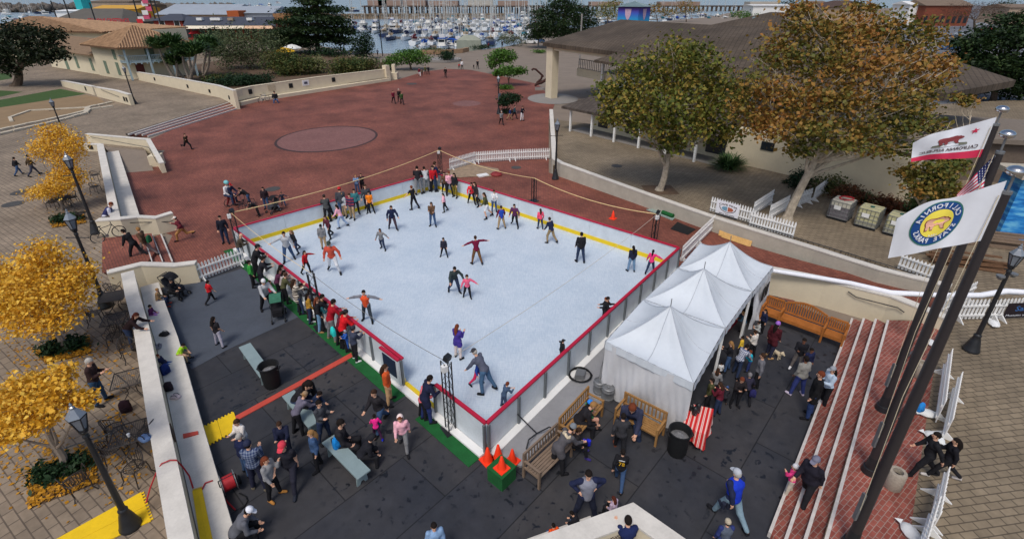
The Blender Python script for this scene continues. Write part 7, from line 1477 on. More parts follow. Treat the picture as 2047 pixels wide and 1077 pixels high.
        if style == 'bun': q.ball(tuple(hp_(0, -.11, .06)), .045, 8, 6)
        q.build('hair', mh, T, smooth=True)
    if hat:
        kind, col = hat; q = MB(); hb = MB(); R3 = head
        if kind == 'beanie': hb.lathe([(.098, .02), (.102, .03), (.1, .07), (.085, .11), (.05, .142), (.01, .152)], 14, (0, -.012, 0), (.93, 1.06))
        elif kind == 'cap': hb.lathe([(.096, .035), (.096, .06), (.085, .1), (.05, .13), (.008, .14)], 14, (0, -.008, 0), (.93, 1.06)); hb.add([(-.07, .07, .045), (.07, .07, .045), (.055, .165, .028), (0, .185, .024), (-.055, .165, .028)], [(0, 1, 2, 3, 4)]); hb.add([(-.07, .07, .04), (.07, .07, .04), (.055, .165, .022), (0, .185, .018), (-.055, .165, .022)], [(4, 3, 2, 1, 0)])
        elif kind == 'capb': hb.lathe([(.096, .035), (.096, .06), (.085, .1), (.05, .13), (.008, .14)], 14, (0, -.008, 0), (.93, 1.06)); hb.add([(-.06, -.09, .04), (.06, -.09, .04), (.04, -.17, .02), (-.04, -.17, .02)], [(3, 2, 1, 0)])
        elif kind == 'helmet': hb.lathe([(.11, .01), (.118, .05), (.1, .11), (.06, .15), (.01, .162)], 14, (0, -.01, 0), (.92, 1.12))
        elif kind == 'hood': hb.ball((0, -.03, .01), (.108, .115, .135), 14, 10); hb.f = [f for f in hb.f if not (sum(hb.v[i][1] for i in f)/len(f) > .03)]
        q.add([hp_(*v) for v in hb.v], hb.f); q.build('hood' if kind == 'hood' else 'helmet' if kind == 'helmet' else 'hat', M('hat_%d_%d_%d' % tuple(col), col, .85, .15, 12., .2), T, smooth=True)
    if num:
        txt, col, name_ = num; q = MB(); fr = lambda u, x: tuple(tor(u, x)+V3(0, -.145*K(Lr), .145*S_(Lr)))
        put_text(q, txt, .22, lambda x, y: fr(.27+y, x)); q2 = q
        q.build('jersey_number', cloth(col), T)
        q = MB(); q.quad(fr(.41, -.1), fr(.41, .1), fr(.445, .1), fr(.445, -.1)); q.build('name_strip', m_white, T)
    if cross == 'front':
        q = MB(); put_text(q, '7', .2, lambda x, y: tuple(tor(.3+y, -x)+V3(0, .15, 0))); q.build('jersey_number', m_white, T)
    return T, s
def at_person(T, x, y, z): s = T.scale[0]; c, n = math.cos(T.rotation_euler.z), math.sin(T.rotation_euler.z); return Vector((T.location.x+s*(c*x-n*y), T.location.y+s*(n*x+c*y), T.location.z+s*z))
def bag(label, loc, rz, col, s=1., name='backpack', lie=False):
    T = thing(name, label, 'bag', loc, rz); T.scale = (s,)*3
    if lie: T.rotation_euler.x = R(80)
    mb = MB(); vs = []; n = 12
    for z, w, d in ((.0, .1, .05), (.02, .155, .085), (.2, .16, .095), (.34, .14, .08), (.42, .08, .045), (.43, .02, .01)):
        for k in range(n): a = 2*PI*k/n; q = lambda v: math.copysign(abs(v)**.6, v); vs.append((w*q(math.cos(a)), d*q(math.sin(a)), z))
    mb.add(vs, [(i*n+k, i*n+(k+1) % n, (i+1)*n+(k+1) % n, (i+1)*n+k) for i in range(5) for k in range(n)]+[tuple(range(n))[::-1], tuple(range(5*n, 6*n))]); mb.build('pack', cloth(col), T, smooth=True)
    mb = MB(); mb.ball((0, -.09, .13), (.11, .04, .1), 10, 6); mb.build('pocket', cloth(tuple(int(v*.8) for v in col)), T, smooth=True)
    for x in (-.08, .08): mb = MB(); mb.tube([(x, .07, .38), (x, .15, .3), (x, .14, .12), (x, .08, .04)], .014, 5); mb.build('strap', m_dark, T)
    return T
# ------------------------------------------------ colours
BK = (34, 34, 38); NV = (36, 42, 70); JN = (62, 86, 122); JD = (44, 56, 82); KH = (164, 140, 108); GY = (124, 124, 126); LG = (176, 178, 182); WH = (222, 222, 224); RD = (186, 34, 42); PK = (228, 60, 120); LP = (232, 170, 184); BR = (96, 72, 56); OL = (78, 80, 52); MR = (104, 28, 48); OR = (238, 128, 34); BL = (40, 74, 160); TL = (40, 170, 178); TN = (150, 116, 78); CH = (66, 68, 74); PU = (70, 56, 140); DG = (50, 64, 56); LM = (170, 224, 48); RB = (196, 82, 64)
hB = (30, 24, 22); hD = (58, 40, 30); hL = (150, 112, 70); hG = (170, 166, 160); hR = (110, 56, 36)
ZI = .1
def sk(label, px, fy, hy, face, pose, top, bot, hair=hD, style='short', **k): return person(label, px, fy, hy, ZI, face, pose, top, bot, hair, style, skates=True, group='skaters on the ice', **k)
pl_grey = plaid('grey_plaid', (90, 92, 92), (44, 46, 48)); pl_red = plaid('red_navy_plaid', (120, 46, 56), (40, 40, 52)); pl_blue = plaid('blue_white_plaid', (52, 66, 108), (196, 200, 210)); pl_nav = plaid('navy_check', (38, 54, 92), (120, 130, 150)); st_cr = stripes('cream_brown_stripes', (204, 196, 182), (84, 72, 66), 2.8); st_rw = stripes('red_white_stripes', (206, 60, 84), (232, 210, 212), 4.); st_ng = stripes('navy_grey_stripes', (56, 58, 76), (82, 84, 98), 5.)
# ---- along the far left barrier
sk('skater in a grey checked jacket leaning on the far left barrier', 637, 432, 389, 30, 'rail', GY, BK, hat=('cap', BK), topm=pl_grey)
sk('skater in a red beanie and dark jacket holding the far left barrier', 664, 421, 374, 20, 'stand', CH, JN, hat=('beanie', RD))
sk('dark haired skater in a black top bending by the far left barrier', 653, 432, 399, 100, 'skate', BK, BK, hB, 'long', sleeve=.4, skin='b')
sk('long haired blonde skater in a pale hoodie by the far left barrier', 686, 431, 386, 160, 'stand', LG, KH, hL, 'long')
sk('girl skater in pink and white with pale jeans and loose dark hair', 688, 455, 409, 80, 'skate', LP, (150, 170, 200), hB, 'long')
sk('boy skater in a navy jersey and khaki trousers', 706, 438, 387, 170, 'stand', NV, KH, topm=stripes('navy_red_jersey', (44, 48, 80), (140, 60, 74), 1.6))
sk('boy skater in a bright orange shirt', 742, 426, 383, 190, 'wide', OR, BK, hB, sleeve=.5)
sk('skater in a dark jacket over red checks, pushing off', 664, 474, 431, 150, 'skate', CH, BK, hD, 'long', topm=pl_red)
sk('skater seen from behind in a grey hooded top with red hem', 649, 499, 448, 10, 'stand', GY, KH, hB, hood=GY)
# ---- left part of the ice
sk('man skating in a grey shirt with navy sleeves, holding hands', 579, 521, 463, 200, 'outr', LG, JN, hB, topm=None, vest=LG)
sk('woman skating in a black jacket, holding the raglan man by the hand', 599, 503, 460, 140, 'glide', BK, JD, hL, 'long')
sk('girl in a red jacket skating along the left barrier with one arm out', 612, 546, 501, 250, 'outl', RD, BK, hB, 'long')
sk('man in a rusty red shirt and white trousers skating with arms spread', 670, 543, 482, 190, 'glide', RB, WH, hat=('cap', DG))
sk('girl skater in a striped grey top with her left arm out', 767, 498, 457, 170, 'outl', GY, JD, hB, 'long', skin='b')
sk('girl skater in a navy hooded top gliding on one leg', 786, 458, 411, 200, 'skate', NV, (72, 56, 66), hD, 'long', hood=NV)
sk('girl skater in a black tee pointing with a bare arm', 831, 419, 371, 60, 'outl', BK, BK, hR, 'bun', sleeve=.4)
sk('long haired skater in a brown jacket standing mid ice', 866, 452, 404, 180, 'hug', BR, JN, hD, 'long')
sk('black haired skater in a pale top balancing with one arm out', 892, 423, 386, 100, 'outl', LP, BK, hB, 'pony')
sk('small child skater in a dark jacket alone on mid ice', 888, 513, 475, 180, 'wide', (46, 46, 58), BK, hB, 'long', kid=1.15)
sk('man skating away in a maroon top and brown trousers', 954, 529, 471, 20, 'out', (112, 26, 56), (112, 80, 54), hD)
# ---- the far right barrier group
sk('adult in navy helping children at the far rink corner', 857, 352, 323, 320, 'rail', NV, JD, hD)
sk('small child in red and white at the far rink corner', 863, 358, 331, 200, 'stand', RD, BK, hD, kid=1.15)
sk('small child in dark blue beside the red and white one', 880, 361, 331, 190, 'stand', (40, 52, 100), JN, hB, kid=1.15)
sk('skater in black and grey bent over the far left barrier', 800, 373, 332, 10, 'lean', BK, GY, hB)
sk('skater in pale grey bent over the far left barrier', 811, 367, 333, 20, 'lean', LG, GY, hB)
sk('skater in a brown top and black leggings by the far right barrier', 903, 382, 344, 190, 'walk', BR, BK, hD, 'long')
sk('skater in a pink jacket in the group by the far right barrier', 917, 384, 343, 200, 'phone', LP, BK, hR)
sk('skater in black with mustard trousers by the far right barrier', 928, 388, 346, 150, 'stand', BK, (120, 104, 40), hB, 'long')
sk('skater in a bright coral red jacket by the far right barrier', 943, 407, 365, 190, 'skate', (238, 58, 70), BK, hB, 'long')
sk('dark clothed skater with long hair leaning to the far right barrier', 963, 408, 364, 130, 'glide', (52, 44, 46), BK, hD, 'long')
sk('skater in an olive jacket with white shorts', 979, 436, 385, 100, 'skate', OL, WH, hD, 'long', shorts=True)
sk('boy skater in a bright blue vest and khaki trousers', 1003, 458, 411, 20, 'wide', MR, KH, hD, vest=(38, 72, 168))
sk('girl in a coral pink top and jeans skating away', 1080, 458, 417, 10, 'stand', (236, 84, 112), JD, hD, 'long')
sk('boy in a navy and white jersey crouching forward in khaki trousers', 1104, 487, 434, 40, 'skate', NV, (148, 128, 96), hD)
sk('man in a black jacket and jeans skating away down the middle', 1160, 525, 464, 5, 'stand', BK, JD, hB, wide=1.1)
sk('girl in a navy coat and pale jeans facing away near the right corner', 1261, 543, 491, 5, 'stand', (38, 40, 60), (110, 140, 170), hB, 'long')
sk('girl in a hot pink coat holding the right front barrier', 1298, 548, 499, -30, 'outr', PK, JD, hB, 'long')
sk('man in dark green stooping to lead a small child', 908, 583, 533, 200, 'bendl', (56, 66, 66), JD, hB)
sk('small child in pink and white led by the stooping man', 934, 594, 549, 190, 'outl', (226, 100, 130), BK, hD, kid=1.2)
sk('skater in grey with an orange bib stretching both arms wide', 736, 641, 580, 180, 'out', (118, 120, 128), (58, 66, 74), hB, vest=(224, 86, 48))
sk('blonde girl in a purple coat standing with arms folded', 916, 716, 648, 330, 'fold', PU, (210, 196, 190), hR, 'long', long=True)
sk('man in a grey jacket and cap bending to hold a child', 978, 785, 697, 60, 'help', (88, 92, 108), (74, 104, 134), hG, hat=('cap', (52, 50, 56)))
sk('child in a blue jacket and pink trousers held by the capped man', 950, 768, 716, 250, 'skate', BL, (214, 50, 96), hR, 'long', kid=1.2)
sk('boy in a blue grey hooded top against the near right barrier', 1006, 814, 763, 300, 'rail', (70, 88, 114), (66, 80, 108), hR, kid=1.1)
sk('boy in a black cap and jacket by the right front barrier', 1117, 724, 678, 290, 'outl', BK, BK, hat=('cap', BK))
sk('dark clothed skater hugging a red haired friend at the right barrier', 1204, 648, 593, 260, 'hug', BK, BK, hB)
sk('long red haired skater in black hugged at the right barrier', 1216, 650, 594, 90, 'hug', BK, BK, hR, 'long')
# ---- spectators outside
def pe(label, px, fy, hy, face, pose, top, bot, hair=hD, style='short', z=0., **k): return person(label, px, fy, hy, z, face, pose, top, bot, hair, style, **k)
pe('onlooker in a pale blue top outside the far left barrier', 716, 386, 350, 190, 'photo', (110, 140, 176), JN, hL)
pe('onlooker in black standing close beside the pale blue one', 726, 384, 347, 190, 'photo', BK, BK, hD)
pe('bald man in a brown jacket watching at the left rink corner', 497, 521, 467, 300, 'rail', (74, 66, 56), JN, hD, 'none', skin='a')
pe('man in a black jacket and jeans standing by the left truss mast', 453, 486, 431, 200, 'stand', (32, 34, 46), JD, hB)
pe('onlooker in a black jacket leaning on the left barrier, near its top end', 515, 560, 488, 300, 'rail', BK, BK, hB, hat=('cap', BK))
pe('child in a green top beside the black jacketed onlooker', 508, 574, 520, 300, 'stand', (60, 150, 66), BK, hB, kid=1.2)
pe('onlooker in dark clothes with bare head, squeezed at the left barrier', 527, 578, 513, 300, 'rail', (40, 40, 46), (40, 40, 48), hB)
pe('woman in a grey hoodie and white cap pushing a stroller', 535, 622, 558, 230, 'reach', LG, BK, hG, hat=('beanie', WH))
pe('child in red leaning towards the stroller', 546, 606, 560, 310, 'stand', (178, 44, 62), JD, hD, kid=1.15)
pe('dark haired woman in a grey cardigan leaning on the left barrier', 583, 594, 540, 300, 'rail', (170, 162, 160), NV, hB, 'long')
pe('child in red and white stripes held up at the left barrier', 596, 578, 529, 300, 'rail', RD, JD, hB, 'long', topm=st_rw, kid=1.15)
pe('woman in a cream and brown striped poncho filming at the left barrier', 614, 620, 558, 310, 'photo', LG, BK, hD, 'long', topm=st_cr, long=True, wide=1.15)
pe('woman in a navy quilted jacket and white trainers at the left barrier', 633, 637, 575, 300, 'rail', (60, 62, 82), (60, 36, 44), hB, 'long', topm=st_ng, shoe=WH)
pe('woman in black with pale jeans beside the middle truss mast', 656, 655, 594, 290, 'stand', BK, (110, 146, 176), hR, 'long', shoe=TN)
pe('tall onlooker in black behind the woman with pale jeans', 664, 650, 588, 300, 'rail', BK, BK, hB)
pe('man in a red jumper and grey trousers leaning on the left barrier', 678, 674, 598, 310, 'rail', (158, 24, 38), GY, hB, shoe=(150, 130, 100))
pr, ps = pe('boy in a bright red jacket and black cap at the left barrier', 706, 692, 619, 310, 'rail', (206, 30, 38), BK, hB, hat=('capb', BK))
bag('turquoise backpack on the back of the boy in bright red', at_person(pr, 0, -.28, .86), pr.rotation_euler.z, (48, 204, 196), .85*ps)
pr, ps = pe('person in a dark hood carrying a child in blue, white trainers', 711, 721, 652, 320, 'hug', (60, 66, 84), BK, hB, hat=('beanie', (40, 42, 52)), shoe=WH)
pe('small child in blue with a grey hood carried at the left barrier', 704, 692, 660, 130, 'hug', (48, 92, 172), (48, 92, 172), hB, hat=('hood', (150, 156, 170)), kid=1.2, z=.35)
pe('long haired man in an orange shirt and tan trousers by the gateway', 779, 806, 728, 285, 'stand', (206, 88, 44), (196, 158, 116), hD, 'long')
pe('man in a black jacket and jeans with his back to the gateway', 766, 852, 779, 150, 'walk', (40, 38, 42), JN, hD)
pe('small child in a bright pink coat and blue skates on the black floor', 757, 880, 828, 20, 'skate', (226, 44, 136), (60, 30, 60), hB, shoe=(34, 56, 206), skates=True, kid=1.2)
pe('girl in a pale pink furry hooded coat on the black floor', 809, 895, 830, 190, 'walk', (236, 176, 188), GY, hR, hat=('hood', (236, 214, 208)), skates=True, shoe=BK, kid=1.1)
pe('adult in a long navy coat at the near barrier by the truss mast', 860, 838, 750, 300, 'rail', (34, 38, 62), (40, 52, 100), hB, long=True)
pe('child in salmon pink peering over the near barrier', 877, 814, 764, 300, 'rail', (216, 108, 116), BK, hD, kid=1.1)
pe('person in a purple grey hoodie leaning over the bench', 597, 868, 783, 320, 'lean', (104, 100, 116), BK, hL, hat=('capb', (150, 124, 96)))
pe('dark haired woman sitting at the far end of the crowded bench', 596, 796, 760, 250, 'sitlean', BK, JD, hB, 'long', hip=.45)
pe('person in dark jeans bent over on the crowded bench', 622, 812, 782, 280, 'sitlean', JD, JD, hB, hip=.45)
pe('woman in a navy coat carrying a grey sleeved child', 577, 916, 843, 200, 'hug', (34, 38, 60), (34, 38, 54), hD)
pe('boy in a red cap and black tee walking', 593, 966, 884, 180, 'walk', (38, 38, 46), (46, 46, 58), hB, sleeve=.4, hat=('cap', (206, 60, 76)), shoe=(44, 48, 58), kid=1.1)
pe('broad man in a navy sweater seen from behind', 494, 948, 866, 330, 'stand', (30, 36, 66), JN, hG, wide=1.15)
pe('toddler in white held by the navy sweatered man', 497, 905, 838, 160, 'hug', (212, 206, 200), LG, hD, kid=1.15, z=.35)
pe('man in a navy checked shirt and beanie', 520, 978, 881, 10, 'fold', NV, (44, 46, 66), hB, topm=pl_nav, hat=('beanie', (34, 40, 66)), shoe=(120, 112, 96))
pe('woman in a grey jumper with tan boots, hand to her face', 551, 994, 913, 260, (3, 6, (6, 6, 4), (-6, 6, 4), (30, 4, 118), (10, 8, 30)), (140, 140, 142), BK, hR, 'long', shoe=(176, 122, 62), wide=1.1)
pr, ps = pe('person in black eating on the longest plank bench', 680, 886, 838, 280, 'sit', (42, 40, 44), BK, hB, hip=.45)
bag('bright blue backpack on the longest plank bench', g(676, 892, .47), R(60), (30, 130, 206), .95)
pe('person in a black down jacket and hood on the longest plank bench', 722, 908, 868, 290, 'sitlean', (34, 34, 40), BK, hB, hat=('hood', (30, 30, 36)), hip=.45)
pe('man in a grey top and white cap sitting on the bench ledge', 470, 1062, 1014, 290, 'sitlean', (98, 100, 108), BK, hB, hat=('cap', (226, 228, 236)), hip=.45, wide=1.1)
pe('long haired woman cut off by the bottom edge of the view', 873, 1122, 1046, 200, 'stand', (130, 160, 196), JN, hB, 'long')
# ---- children and sitters at the left
pe('boy in a red tee walking across the blue grey carpet', 421, 606, 560, 330, 'walk', RD, BK, hB, sleeve=.5, shoe=(60, 60, 66), kid=1.12)
pe('girl with patterned leggings standing on the blue grey carpet', 440, 693, 633, 340, 'wide', (40, 38, 42), (176, 172, 186), hB, 'long', sleeve=.45, kid=1.1)
pe('woman in a tan coat sitting on the ledge by the stroller', 316, 598, 576, 290, 'sit', (156, 126, 90), JD, hL, shoe=(150, 56, 40), hip=.45)
pe('small child in purple sitting on the bench ledge', 302, 628, 609, 280, 'sit', (90, 40, 84), (170, 100, 190), hB, hip=.45, kid=1.2)
pe('boy in a lime green tee bending to his shoes on the ledge', 358, 706, 686, 275, 'sitlean', LM, KH, hB, 'short', hip=.45, sleeve=.5)
pe('child in a navy top and jeans reclining on the bench ledge', 330, 726, 708, 282, 'recline', NV, (58, 92, 150), hR, hip=.45)
bag('navy backpack beside the reclining child', g(333, 746, .44), R(70), (34, 52, 110), .9)
bag('black rucksack lying open on the lower bench ledge', g(339, 780, .44), R(20), (48, 40, 48), .8); bag('pale pink bag beside the black rucksack on the ledge', g(344, 793, .44), R(80), (214, 196, 196), .7, 'shoulder_bag', True)
bag('grey coat bundled on the upper bench ledge', g(316, 690, .44), R(30), (126, 124, 132), .8, 'coat_bundle', True); bag('black coat flung over the upper bench ledge', g(322, 668, .44), R(80), (44, 44, 46), .8, 'coat_bundle', True)
pe('woman with dark red hair in black leaning on the pit wall', 266, 696, 625, 285, 'lean', (40, 28, 30), JD, (70, 34, 26), 'long', z=ZL)
pe('grey haired man in a dark jacket and jeans holding a cup', 205, 806, 716, 290, 'phone', (52, 38, 38), (50, 76, 104), hG, z=ZL)
bag('black backpack with red trim beside the iron table', g(254, 822, ZL), R(20), (46, 30, 38), 1.0)
pe('man in a white shirt crouched on a chair by the stair wall', 210, 432, 404, 300, 'sitlean', (206, 206, 220), (86, 80, 78), hR, z=ZL, hip=.45, vest=(50, 54, 96))
pe('person in black walking away at the far left', 38, 351, 314, 340, 'walk', BK, JN, hB, z=ZL)
pe('person in a patterned jacket walking beside the yellow leaves', 69, 352, 309, 330, 'walk', (74, 60, 44), (64, 66, 80), hB, z=ZL)
pr, ps = pe('person with a green backpack climbing the short brick stair', 300, 514, 454, 90, 'walk', BR, (120, 106, 104), hL, z=.25)
bag('dark green backpack worn on the short brick stair', at_person(pr, 0, -.26, .86), pr.rotation_euler.z, (34, 88, 60), .9*ps)
pe('dark clothed person bending forward on the short brick stair', 280, 516, 458, 90, (26, 14, (24, 2, 14), (-20, 2, 22), (20, 8, 20), (14, 8, 20)), BK, BK, hB, z=.35)
pe('boy in a maroon shirt and white cap running on the bricks', 374, 479, 433, 110, 'run', (112, 44, 54), (170, 124, 76), hD, hat=('cap', (216, 206, 196)))
pr, ps = pe('man with a shoulder bag striding across the brick plaza', 374, 299, 267, 250, 'run', (58, 46, 36), BK, hD)
pe('person sitting on the ledge of the mural wall by the bicycle', 551, 198, 182, 200, 'sit', BK, JN, hB, hip=.45)
# ---- plaza walkers far back
for i, a in enumerate((('walker in a maroon and black jacket on the brick plaza', 787, 207, 181, 210, 'walk', MR, BK, hB), ('tall walker in dark clothes in the plaza pair', 799, 205, 178, 200, 'walk', (40, 34, 34), BK, hG), ('walker in a green jacket close beside the tall one', 804, 209, 184, 200, 'walk', (62, 84, 50), BK, hD),
        ('stroller with white trousers at the back of the plaza', 839, 153, 136, 190, 'walk', MR, WH, hB), ('small child beside the one with white trousers', 844, 151, 138, 190, 'walk', BR, BK, hB), ('slim walker in grey behind the bright green tree', 851, 149, 132, 190, 'stand', OL, BK, hD), ('slim walker in black behind the bright green tree', 857, 149, 132, 190, 'walk', BK, BK, hB),
        ('person in black pushing a small cart at the plaza edge', 891, 155, 135, 180, 'walk', (46, 40, 40), BK, hB), ('person in white on the pale promenade', 924, 139, 121, 190, 'stand', WH, BK, hB), ('person in red bending by the one in white', 918, 138, 127, 190, 'bendl', RD, BK, hB), ('small child in black on the promenade', 947, 138, 129, 190, 'stand', BK, BK, hB), ('tall man in dark clothes beside the small child on the promenade', 955, 138, 120, 190, 'walk', BK, BK, hB),
        ('man in black on the harbour path by the planter', 906, 111, 97, 190, 'stand', BK, BK, hB), ('figure in dark red far along the harbour path', 977, 98, 85, 0, 'walk', (90, 40, 44), BK, hB), ('figure in black far along the harbour path', 1004, 96, 82, 0, 'walk', BK, BK, hB), ('figure in grey blue beside the harbour railing', 755, 112, 98, 0, 'walk', (80, 90, 110), BK, hB), ('seated figure in black on the planter rim', 868, 112, 103, 160, 'stand', BK, BK, hB),
        ('person in a grey check jacket and cap walking by the plaza lamp', 1002, 250, 222, 200, 'walk', GY, BK, hG), ('person in navy beneath the round bush tree', 1018, 240, 216, 250, 'walk', (40, 56, 110), KH, hB), ('person with a teal rucksack beneath the round bush tree', 1027, 238, 211, 250, 'walk', (40, 70, 84), BK, hB), ('man in a black jacket and white trousers reading on the bricks', 1043, 242, 212, 230, 'phone', (40, 40, 50), WH, hD))):
    l, px, fy, hy, fc, po, tp, bt, hr = a; pe(l, px, fy, hy, fc, po, tp, bt, hr)
# ---- group with bicycles left of the far barrier
pe('man in a navy top and red cap holding a bicycle', 463, 412, 366, 260, 'reach', NV, (110, 40, 44), hB, hat=('cap', RD))
pe('child in a teal helmet on the seat of a bicycle', 453, 388, 362, 260, 'sit', WH, JD, hB, hat=('helmet', (120, 190, 196)), hip=.85, kid=1.15)
pe('person in black bending over a bicycle by the barrier', 502, 412, 375, 100, 'lean', BK, JN, hB)
pe('long haired woman in black and jeans beside the folded stroller', 535, 418, 374, 190, 'stand', (46, 36, 42), JN, hB, 'long')
pe('child with arms spread on the bricks left of the rink', 568, 411, 384, 190, 'outl', (44, 46, 60), JN, hB, kid=1.1)
pe('person in black crouching at the foot of the far left barrier', 519, 432, 402, 120, 'lean', BK, BK, hB)
# ---- right side: between benches and tents
pr, ps = pe('person in a grey parka with fur hood bending at the grey bench', 1112, 944, 848, 300, 'lean', (84, 82, 86), BK, hB, hat=('beanie', (118, 124, 130)), long=True)
mb = MB(); mb.tube([(.11*math.cos(a), -.02+.09*math.sin(a), .02*math.sin(a*3)) for a in [k*PI/6 for k in range(13)]], .045, 6); o = mb.build('fur_trim', M('cream_fur', (206, 190, 162), .95, .25, 20., .5), pr); o.location = (0, .32, 1.32); o.rotation_euler.x = R(-35)
pe('child having skates laced beside the grey parka', 1148, 886, 855, 260, 'sit', (50, 46, 48), BK, hD, hip=.45, skates=True, shoe=(60, 50, 120), kid=1.1)
pe('blonde adult in black lacing a child on the brown bench', 1156, 838, 803, 265, 'sitlean', (38, 36, 40), BK, hL, hip=.45, shoe=(186, 126, 90))
pe('child in a blue and green hat on the brown bench', 1171, 832, 800, 280, 'sit', (52, 130, 80), (200, 150, 130), hB, hip=.45, hat=('beanie', (36, 130, 220)), kid=1.15)
pe('man in a dark jacket with a bag strap, seen from behind', 1236, 911, 826, 345, 'walk', (54, 54, 58), BK, hB, shoe=(128, 70, 50))
pe('child in dark clothes and orange collar on the tent wall bench', 1264, 828, 806, 160, 'sitlean', (54, 58, 80), JD, hR, hip=.45, skates=True, hood=(226, 92, 40))
pe('dark clothed person stooping before the child on the tent wall bench', 1247, 852, 822, 310, 'lean', (62, 64, 70), BK, hB)
pe('boy in a black jersey with yellow numerals walking away', 1236, 972, 898, 345, 'walk', (30, 30, 34), JN, hB, num=('78', (232, 180, 40), ''), kid=1.05)
pe('man in a grey tee over navy sleeves, hands on hips', 1168, 1036, 941, 185, 'hips', NV, (40, 44, 62), hB, vest=(128, 130, 142), wide=1.08)
pe('woman with long dark red hair sitting behind the pointed wall', 1228, 1020, 992, 40, 'sit', (190, 170, 190), BK, (84, 40, 30), 'long', hip=.45)
pe('person in black crouched outside the pointed wall', 1157, 1050, 1022, 60, 'sitlean', (34, 34, 40), JN, hB, hip=.45)
pe('child in an orange top behind the pointed wall', 1108, 1074, 1046, 20, 'sit', (236, 88, 34), JN, hB, hip=.3)
pe('person in navy with raised hands inside the pointed wall', 1252, 1088, 1032, 0, (10, 6, (84, 7, 84), (84, 7, 80), (16, 4, 136), (12, 4, 140)), (32, 42, 82), NV, hB, z=.45, hip=.45)
pe('man in a bright blue vest and grey cap carrying skates', 1458, 1046, 938, 20, 'walk', NV, (126, 150, 164), hG, hat=('cap', (176, 180, 188)), vest=(30, 58, 186), wide=1.1)
pe('person in a tan beanie at the bottom edge of the view', 1440, 1116, 1038, 0, 'stand', (48, 58, 110), JN, hB, hat=('beanie', (178, 166, 144)), vest=(84, 92, 106))
pe('big man in a black tracksuit and grey cap descending the brick steps', 1608, 1006, 913, 120, 'walk', (36, 34, 44), BK, hB, hat=('cap', (112, 112, 130)), shoe=(186, 186, 186), wide=1.15, z=.15)
pe('small child in pink with a striped hat at the foot of the steps', 1574, 992, 928, 60, 'up', (226, 66, 132), (196, 186, 170), hB, hat=('beanie', (210, 210, 214)), kid=1.2)
# ---- queue at the tents
pe('person in a blue grey top at the counter under the middle tent', 1483, 668, 622, 70, 'rail', (52, 76, 96), GY, hL, 'long')
pe('woman in a pale grey hoodie beside the windowed tent wall', 1512, 682, 643, 80, 'phone', (170, 172, 170), BK, hB, hood=LG)
pe('woman in a white jumper seen from behind in the queue', 1500, 714, 660, 30, 'phone', (204, 198, 190), BK, hD)
pe('man in a blue checked shirt bending to a child', 1468, 752, 688, 300, 'help', NV, JD, hB, topm=pl_blue, wide=1.15)
pe('child in turquoise with red hair facing the checked shirt', 1494, 742, 700, 70, 'phone', (40, 176, 200), (52, 66, 120), hR, kid=1.12)
pe('woman in a grey top with curly hair in the queue', 1423, 794, 736, 330, 'phone', GY, BK, hD, 'long')
pe('person in white and black half under the nearest tent', 1437, 756, 724, 350, 'stand', (206, 206, 206), BK, hB)
pe('red haired child in black looking up in the queue', 1466, 811, 754, 180, 'phone', (40, 36, 38), BK, hR, kid=1.1)
pe('person in a blue hat crouching by the queue', 1446, 806, 772, 330, 'crouch', (40, 40, 46), BK, hB, hat=('beanie', (66, 92, 142)))
pr, ps = pe('person with a grey hood and navy bag bending in the queue', 1487, 808, 745, 340, 'bendl', (48, 46, 62), BK, hG, hat=('hood', (120, 116, 118)))
bag('large navy bag slung on the bending person in the queue', at_person(pr, .25, -.1, .7), pr.rotation_euler.z, (44, 44, 92), 1.0*ps, 'shoulder_bag')
pr, ps = pe('person in a maroon coat with a purple hat holding a small dog', 1535, 714, 643, 300, 'stand', (76, 30, 38), (44, 46, 66), hB, 'long', hat=('beanie', (150, 100, 190)), shoe=(190, 150, 106), long=True)
pe('man in a black track top with a white stripe', 1588, 738, 676, 150, 'fold', (32, 32, 38), (130, 122, 118), hB, skin='c', shoe=WH)
pe('man in a navy cap behind the grey sweatshirt', 1605, 752, 696, 190, 'stand', (34, 40, 72), JD, hB, skin='c')
pe('heavy person in a grey sweatshirt and jeans seen from behind', 1591, 790, 712, 10, 'wide', (140, 138, 132), (56, 66, 122), hB, wide=1.2, skin='c', shoe=(210, 196, 214))
pe('tall man in a long black top and jeans facing the queue', 1616, 834, 742, 60, 'stand', (28, 28, 30), (48, 66, 110), hR, long=True, wide=1.1)
pe('woman in a pale blue sweater and grey cap beside the brick steps', 1643, 812, 733, 90, 'fold', (186, 204, 222), BK, hB, 'long', hat=('cap', (150, 154, 160)), shoe=(200, 200, 204))
pe('child in bright red half hidden behind the rear flagpole', 1826, 722, 678, 10, 'walk', (226, 36, 62), GY, hB, z=ZR, kid=1.1)
pr, ps = pe('person in grey behind the middle flagpole', 1812, 842, 778, 20, 'stand', (96, 92, 86), GY, hB, z=ZR)
bag('bright blue backpack worn behind the flagpoles', at_person(pr, 0, -.26, .85), pr.rotation_euler.z, (44, 132, 206), 1.05*ps)
pe('man in a black and gold sports jersey walking with his partner', 1845, 952, 864, 70, 'walk', (32, 32, 36), BK, hB, z=ZR, cross='front', vest=None)
pe('woman in black with long black hair walking beside the jersey', 1884, 956, 876, 60, 'walk', (30, 30, 36), BK, hB, 'long', z=ZR, shoe=(196, 190, 186))
